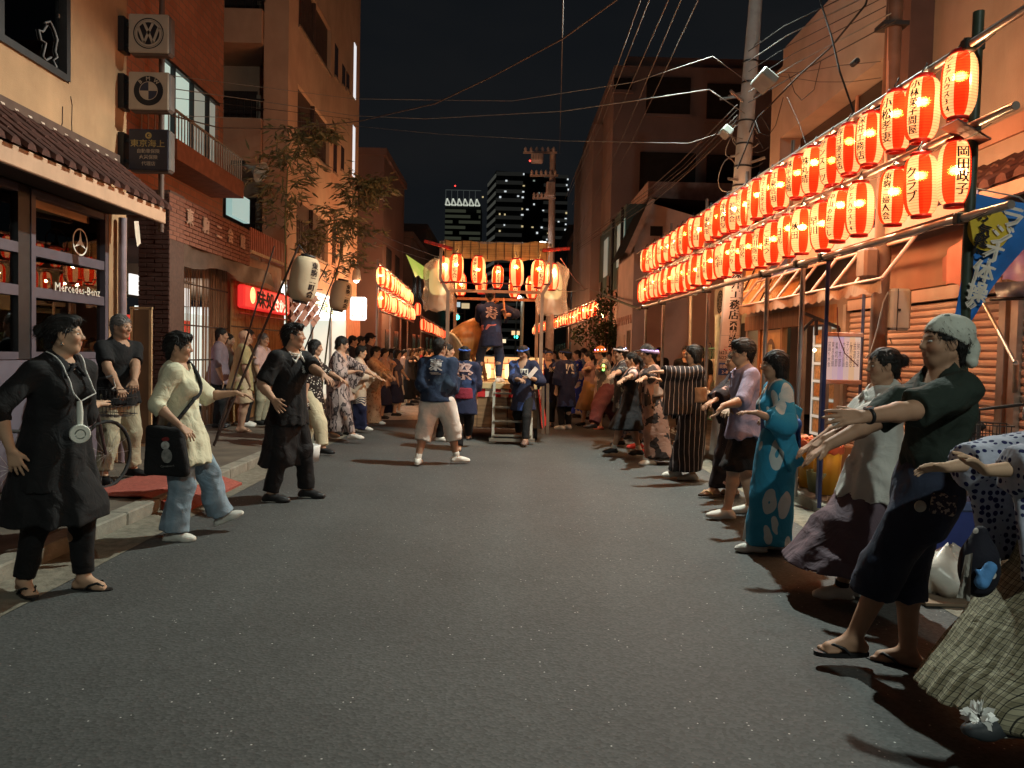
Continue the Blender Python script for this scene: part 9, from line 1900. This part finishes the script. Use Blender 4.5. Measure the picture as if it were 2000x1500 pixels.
P = who('man in printed white bandana, dark green tee, cropped jeans and flip-flops', (1762, 1302), 1.745, 176, 2, girth=.93, skin=SK2, bare=1, look=2, pitch=2, px=-.08, lean=-7, footL=gp(1652, 1298), yawL=4, footR=gp(1772, 1300), yawR=-28, arm=1.06, handL=hp(1560, 848, 3.3), hdirL=(1, 0, -.02), palmL=(.1, -.75, -.65), handR=hp(1580, 892, 3.95), hdirR=(.8, 0, -.6), curl=6, poleL=(.2, .35, -1), hair='short', stubble=1)
P.shirt(TEE, .026, .98, -.02, wr=.011, seed=60, ssz=1.15, flare=.02); P.trousers(cloth('dark_jeans_wash', (.022, .030, .055), .45, 3), .024, .70, wide=1.18, wr=.013, flare=.012, seed=61); P.sandals(RUB)
J = P.J; q = J['hs']; p = P.p; A = (J['hf'], J['hl'], J['hu'])
F = Field(); F.ell(p(-.022, 0, .042), A, np.array((.113, .094, .098))*q, .01, cuts=((p(.06, 0, .040), -nrm(J['hu']-J['hf']*.40)),)); F.ell(p(-.125, 0, -.02), A, np.array((.032, .042, .036))*q, .04); F.cone(p(-.13, .01, -.02), p(-.125, .02, -.085), .026*q, .034*q, .03); F.cone(p(-.10, -.03, .03), p(-.12, 0, -.03), .05*q, .04*q, .03); lo, hi = F.bounds(); wk = wrinkle(.006, 16, seed=9); F.op(lambda Q: wk(Q), lo, hi, .01, 'w')
BDN = pat('bandana', blot((.47, .49, .43), (.06, .09, .08), 17, .60, (1, 1, .7)))
P.part('bandana', F, BDN, .007)
t, d = J['TL'], nrm(J['TL']-J['EL']); q_ = MB()
side = nrm(np.cross(d, (0, 0, 1))); upv = np.cross(side, d); cw_ = t-d*.03
q_.tube([tuple(cw_+(side*math.cos(a)*.034+upv*math.sin(a)*.030)) for a in [2*PI*k/16 for k in range(17)]], .009, 6).build('watch_strap', RUB, P.root, False)
MB().box((-.019, -.017, -.006), (.019, .017, .006), bev=.004, M=Matrix.Translation(cw_+upv*.036) @ Matrix((tuple(d)+(0,), tuple(side)+(0,), tuple(upv)+(0,), (0, 0, 0, 1))).transposed()).build('watch', mat('watch_glass', (.25, .3, .35), .1, metal=.5), P.root, False)
pc = J['P']+J['l']*.215+J['f']*.02-J['u']*.045; Mp = Matrix((tuple(J['f'])+(0,), tuple(J['l'])+(0,), tuple(J['u'])+(0,), (0, 0, 0, 1))).transposed()
pch = thing('belt_pouch', 'small dark embroidered pouch hanging at the hip of the bandana man', 'pouch', P.root.location, P.root.rotation_euler.z)
MB().box((-.065, -.012, -.055), (.055, .012, .05), bev=.01, M=Matrix.Translation(pc) @ Mp).build('body', pat('pouch_print', blot((.03, .03, .05), (.32, .27, .22), 40, .55)), pch, False)
Mb = Matrix.Translation(pc+J['f']*.1-J['u']*.03+J['l']*.004) @ Mp @ Matrix.Rotation(-PI/2, 4, 'X'); m = MB().lathe([(.001, .008), (.026, .006), (.028, 0), (.001, -.002)], 16); m.v = [tuple(Mb @ Vector(v)) for v in m.v]; m.build('charm', mat('charm_grey', (.35, .35, .3), .4), pch, False)
MB().tube([tuple(pc+J['u']*.05), tuple(pc+J['u']*.10-J['l']*.02)], .004, 5).build('cord', RUB, pch, False)
# the half-seen dancer at the picture edge
SHI = pat('shibori', dots((.36, .38, .46), (.012, .014, .07), 34, .37, squash=(1, 1, 1), rnd=.35)); SHD = pat('shibori_dark', dots((.014, .016, .075), (.36, .38, .46), 12, .16, rnd=.6))
g = PZ(1960, 1515); P = Person(dict(label='dancer at the picture edge in a blue and white tie-dyed yukata over a checked skirt', x=2.26, y=2.95, H=1.50, face=176, res=2, fem=1, girth=1.1, skin=SK3, look=0, px=.0, lean=4, footL=gp(1885, 1590), yawL=6, footR=Vector((2.42, 3.05, 0)), handL=hp(1752, 945, 2.72), hdirL=(.75, .15, .75), palmL=(.7, 0, -.6), handR=hp(1842, 914, 3.05), hdirR=(1, 0, -.02), palmR=(0, .55, -.8), curl=10, poleL=(-.4, .6, -.8), poleR=(-.4, -.6, -.8), hair='bob', hairm=HAIRB))
P.yukata(SHI, None, top_only=True, slv=.28, slen=1.6, hemz=-.30, seed=62, e=.03, sw=.05, collar=SHD); P.skirt(pat('check_skirt', plaid((.50, .48, .38), (.05, .05, .045), (.33, .31, .23), .036)), top=.10, hem=.17, r0=.09, r1=.255, pleat=.022, npl=34, wr=.004, flat=1.0, cx=.10); P.shoes(mat('shoe_dark', (.03, .035, .04), .6), SOLE)
sb = thing('frilled_sock_charm', 'white tissue flower on the shoe at the bottom edge', 'flower', (0, 0, 0)); rnd = random.Random(4); q = MB(); J = P.J; c0 = Matrix.Translation(P.root.location) @ Matrix.Rotation(P.root.rotation_euler.z, 4, 'Z') @ Vector(J['AL']+J['fdL']*.11+np.array((0, 0, .005)))
for k in range(46):
 d = Vector((rnd.gauss(0, 1), rnd.gauss(0, 1), rnd.gauss(0, .7))).normalized(); a = d.orthogonal().normalized()*.016; q.add([c0+d*.01, c0+d*.04+a, c0+d*.062, c0+d*.04-a], [(0, 1, 2, 3)])
q.build('petal', mat('tissue_white', (.6, .6, .58), .7), sb, kind='stuff')
# drawstring bag with a blue plush charm carried at her hip
db = thing('drawstring_bag', 'black drawstring bag with white flower print at the hip of the tie-dyed yukata', 'bag', (0, 0, 0)); c = PY(1912, 1110, 2.72); F = Field(); F.ell(c, np.eye(3), (.07, .06, .105), .01); F.cone(c+Vector((0, 0, .06)), c+Vector((0, 0, .13)), .05, .025, .03); r = snet(F, .008); link('body', np_mesh('body', r[0], r[1], pat('bag_flower', dots((.012, .012, .02), (.5, .48, .45), 14, .17))), db)
sheet('towel', [PY(1885, 1085, 2.68), PY(1900, 1080, 2.66), PY(1896, 1175, 2.66), PY(1868, 1165, 2.68)], cloth('towel_grey', (.36, .34, .30)), db, nx=5, nz=8, wav=.015)
pl = thing('plush_charm', 'small blue plush charm hanging on the drawstring bag', 'toy', (0, 0, 0)); c = PY(1927, 1122, 2.62); F = Field(); F.cone(c+Vector((-.016, 0, -.028)), c+Vector((.012, 0, .025)), .024, .021, .02); F.cone(c+Vector((-.02, 0, -.0)), c+Vector((-.034, 0, .012)), .010, .008, .01); r = snet(F, .006); link('body', np_mesh('body', r[0], r[1], cloth('plush_blue', (.09, .26, .55), .1)), pl)
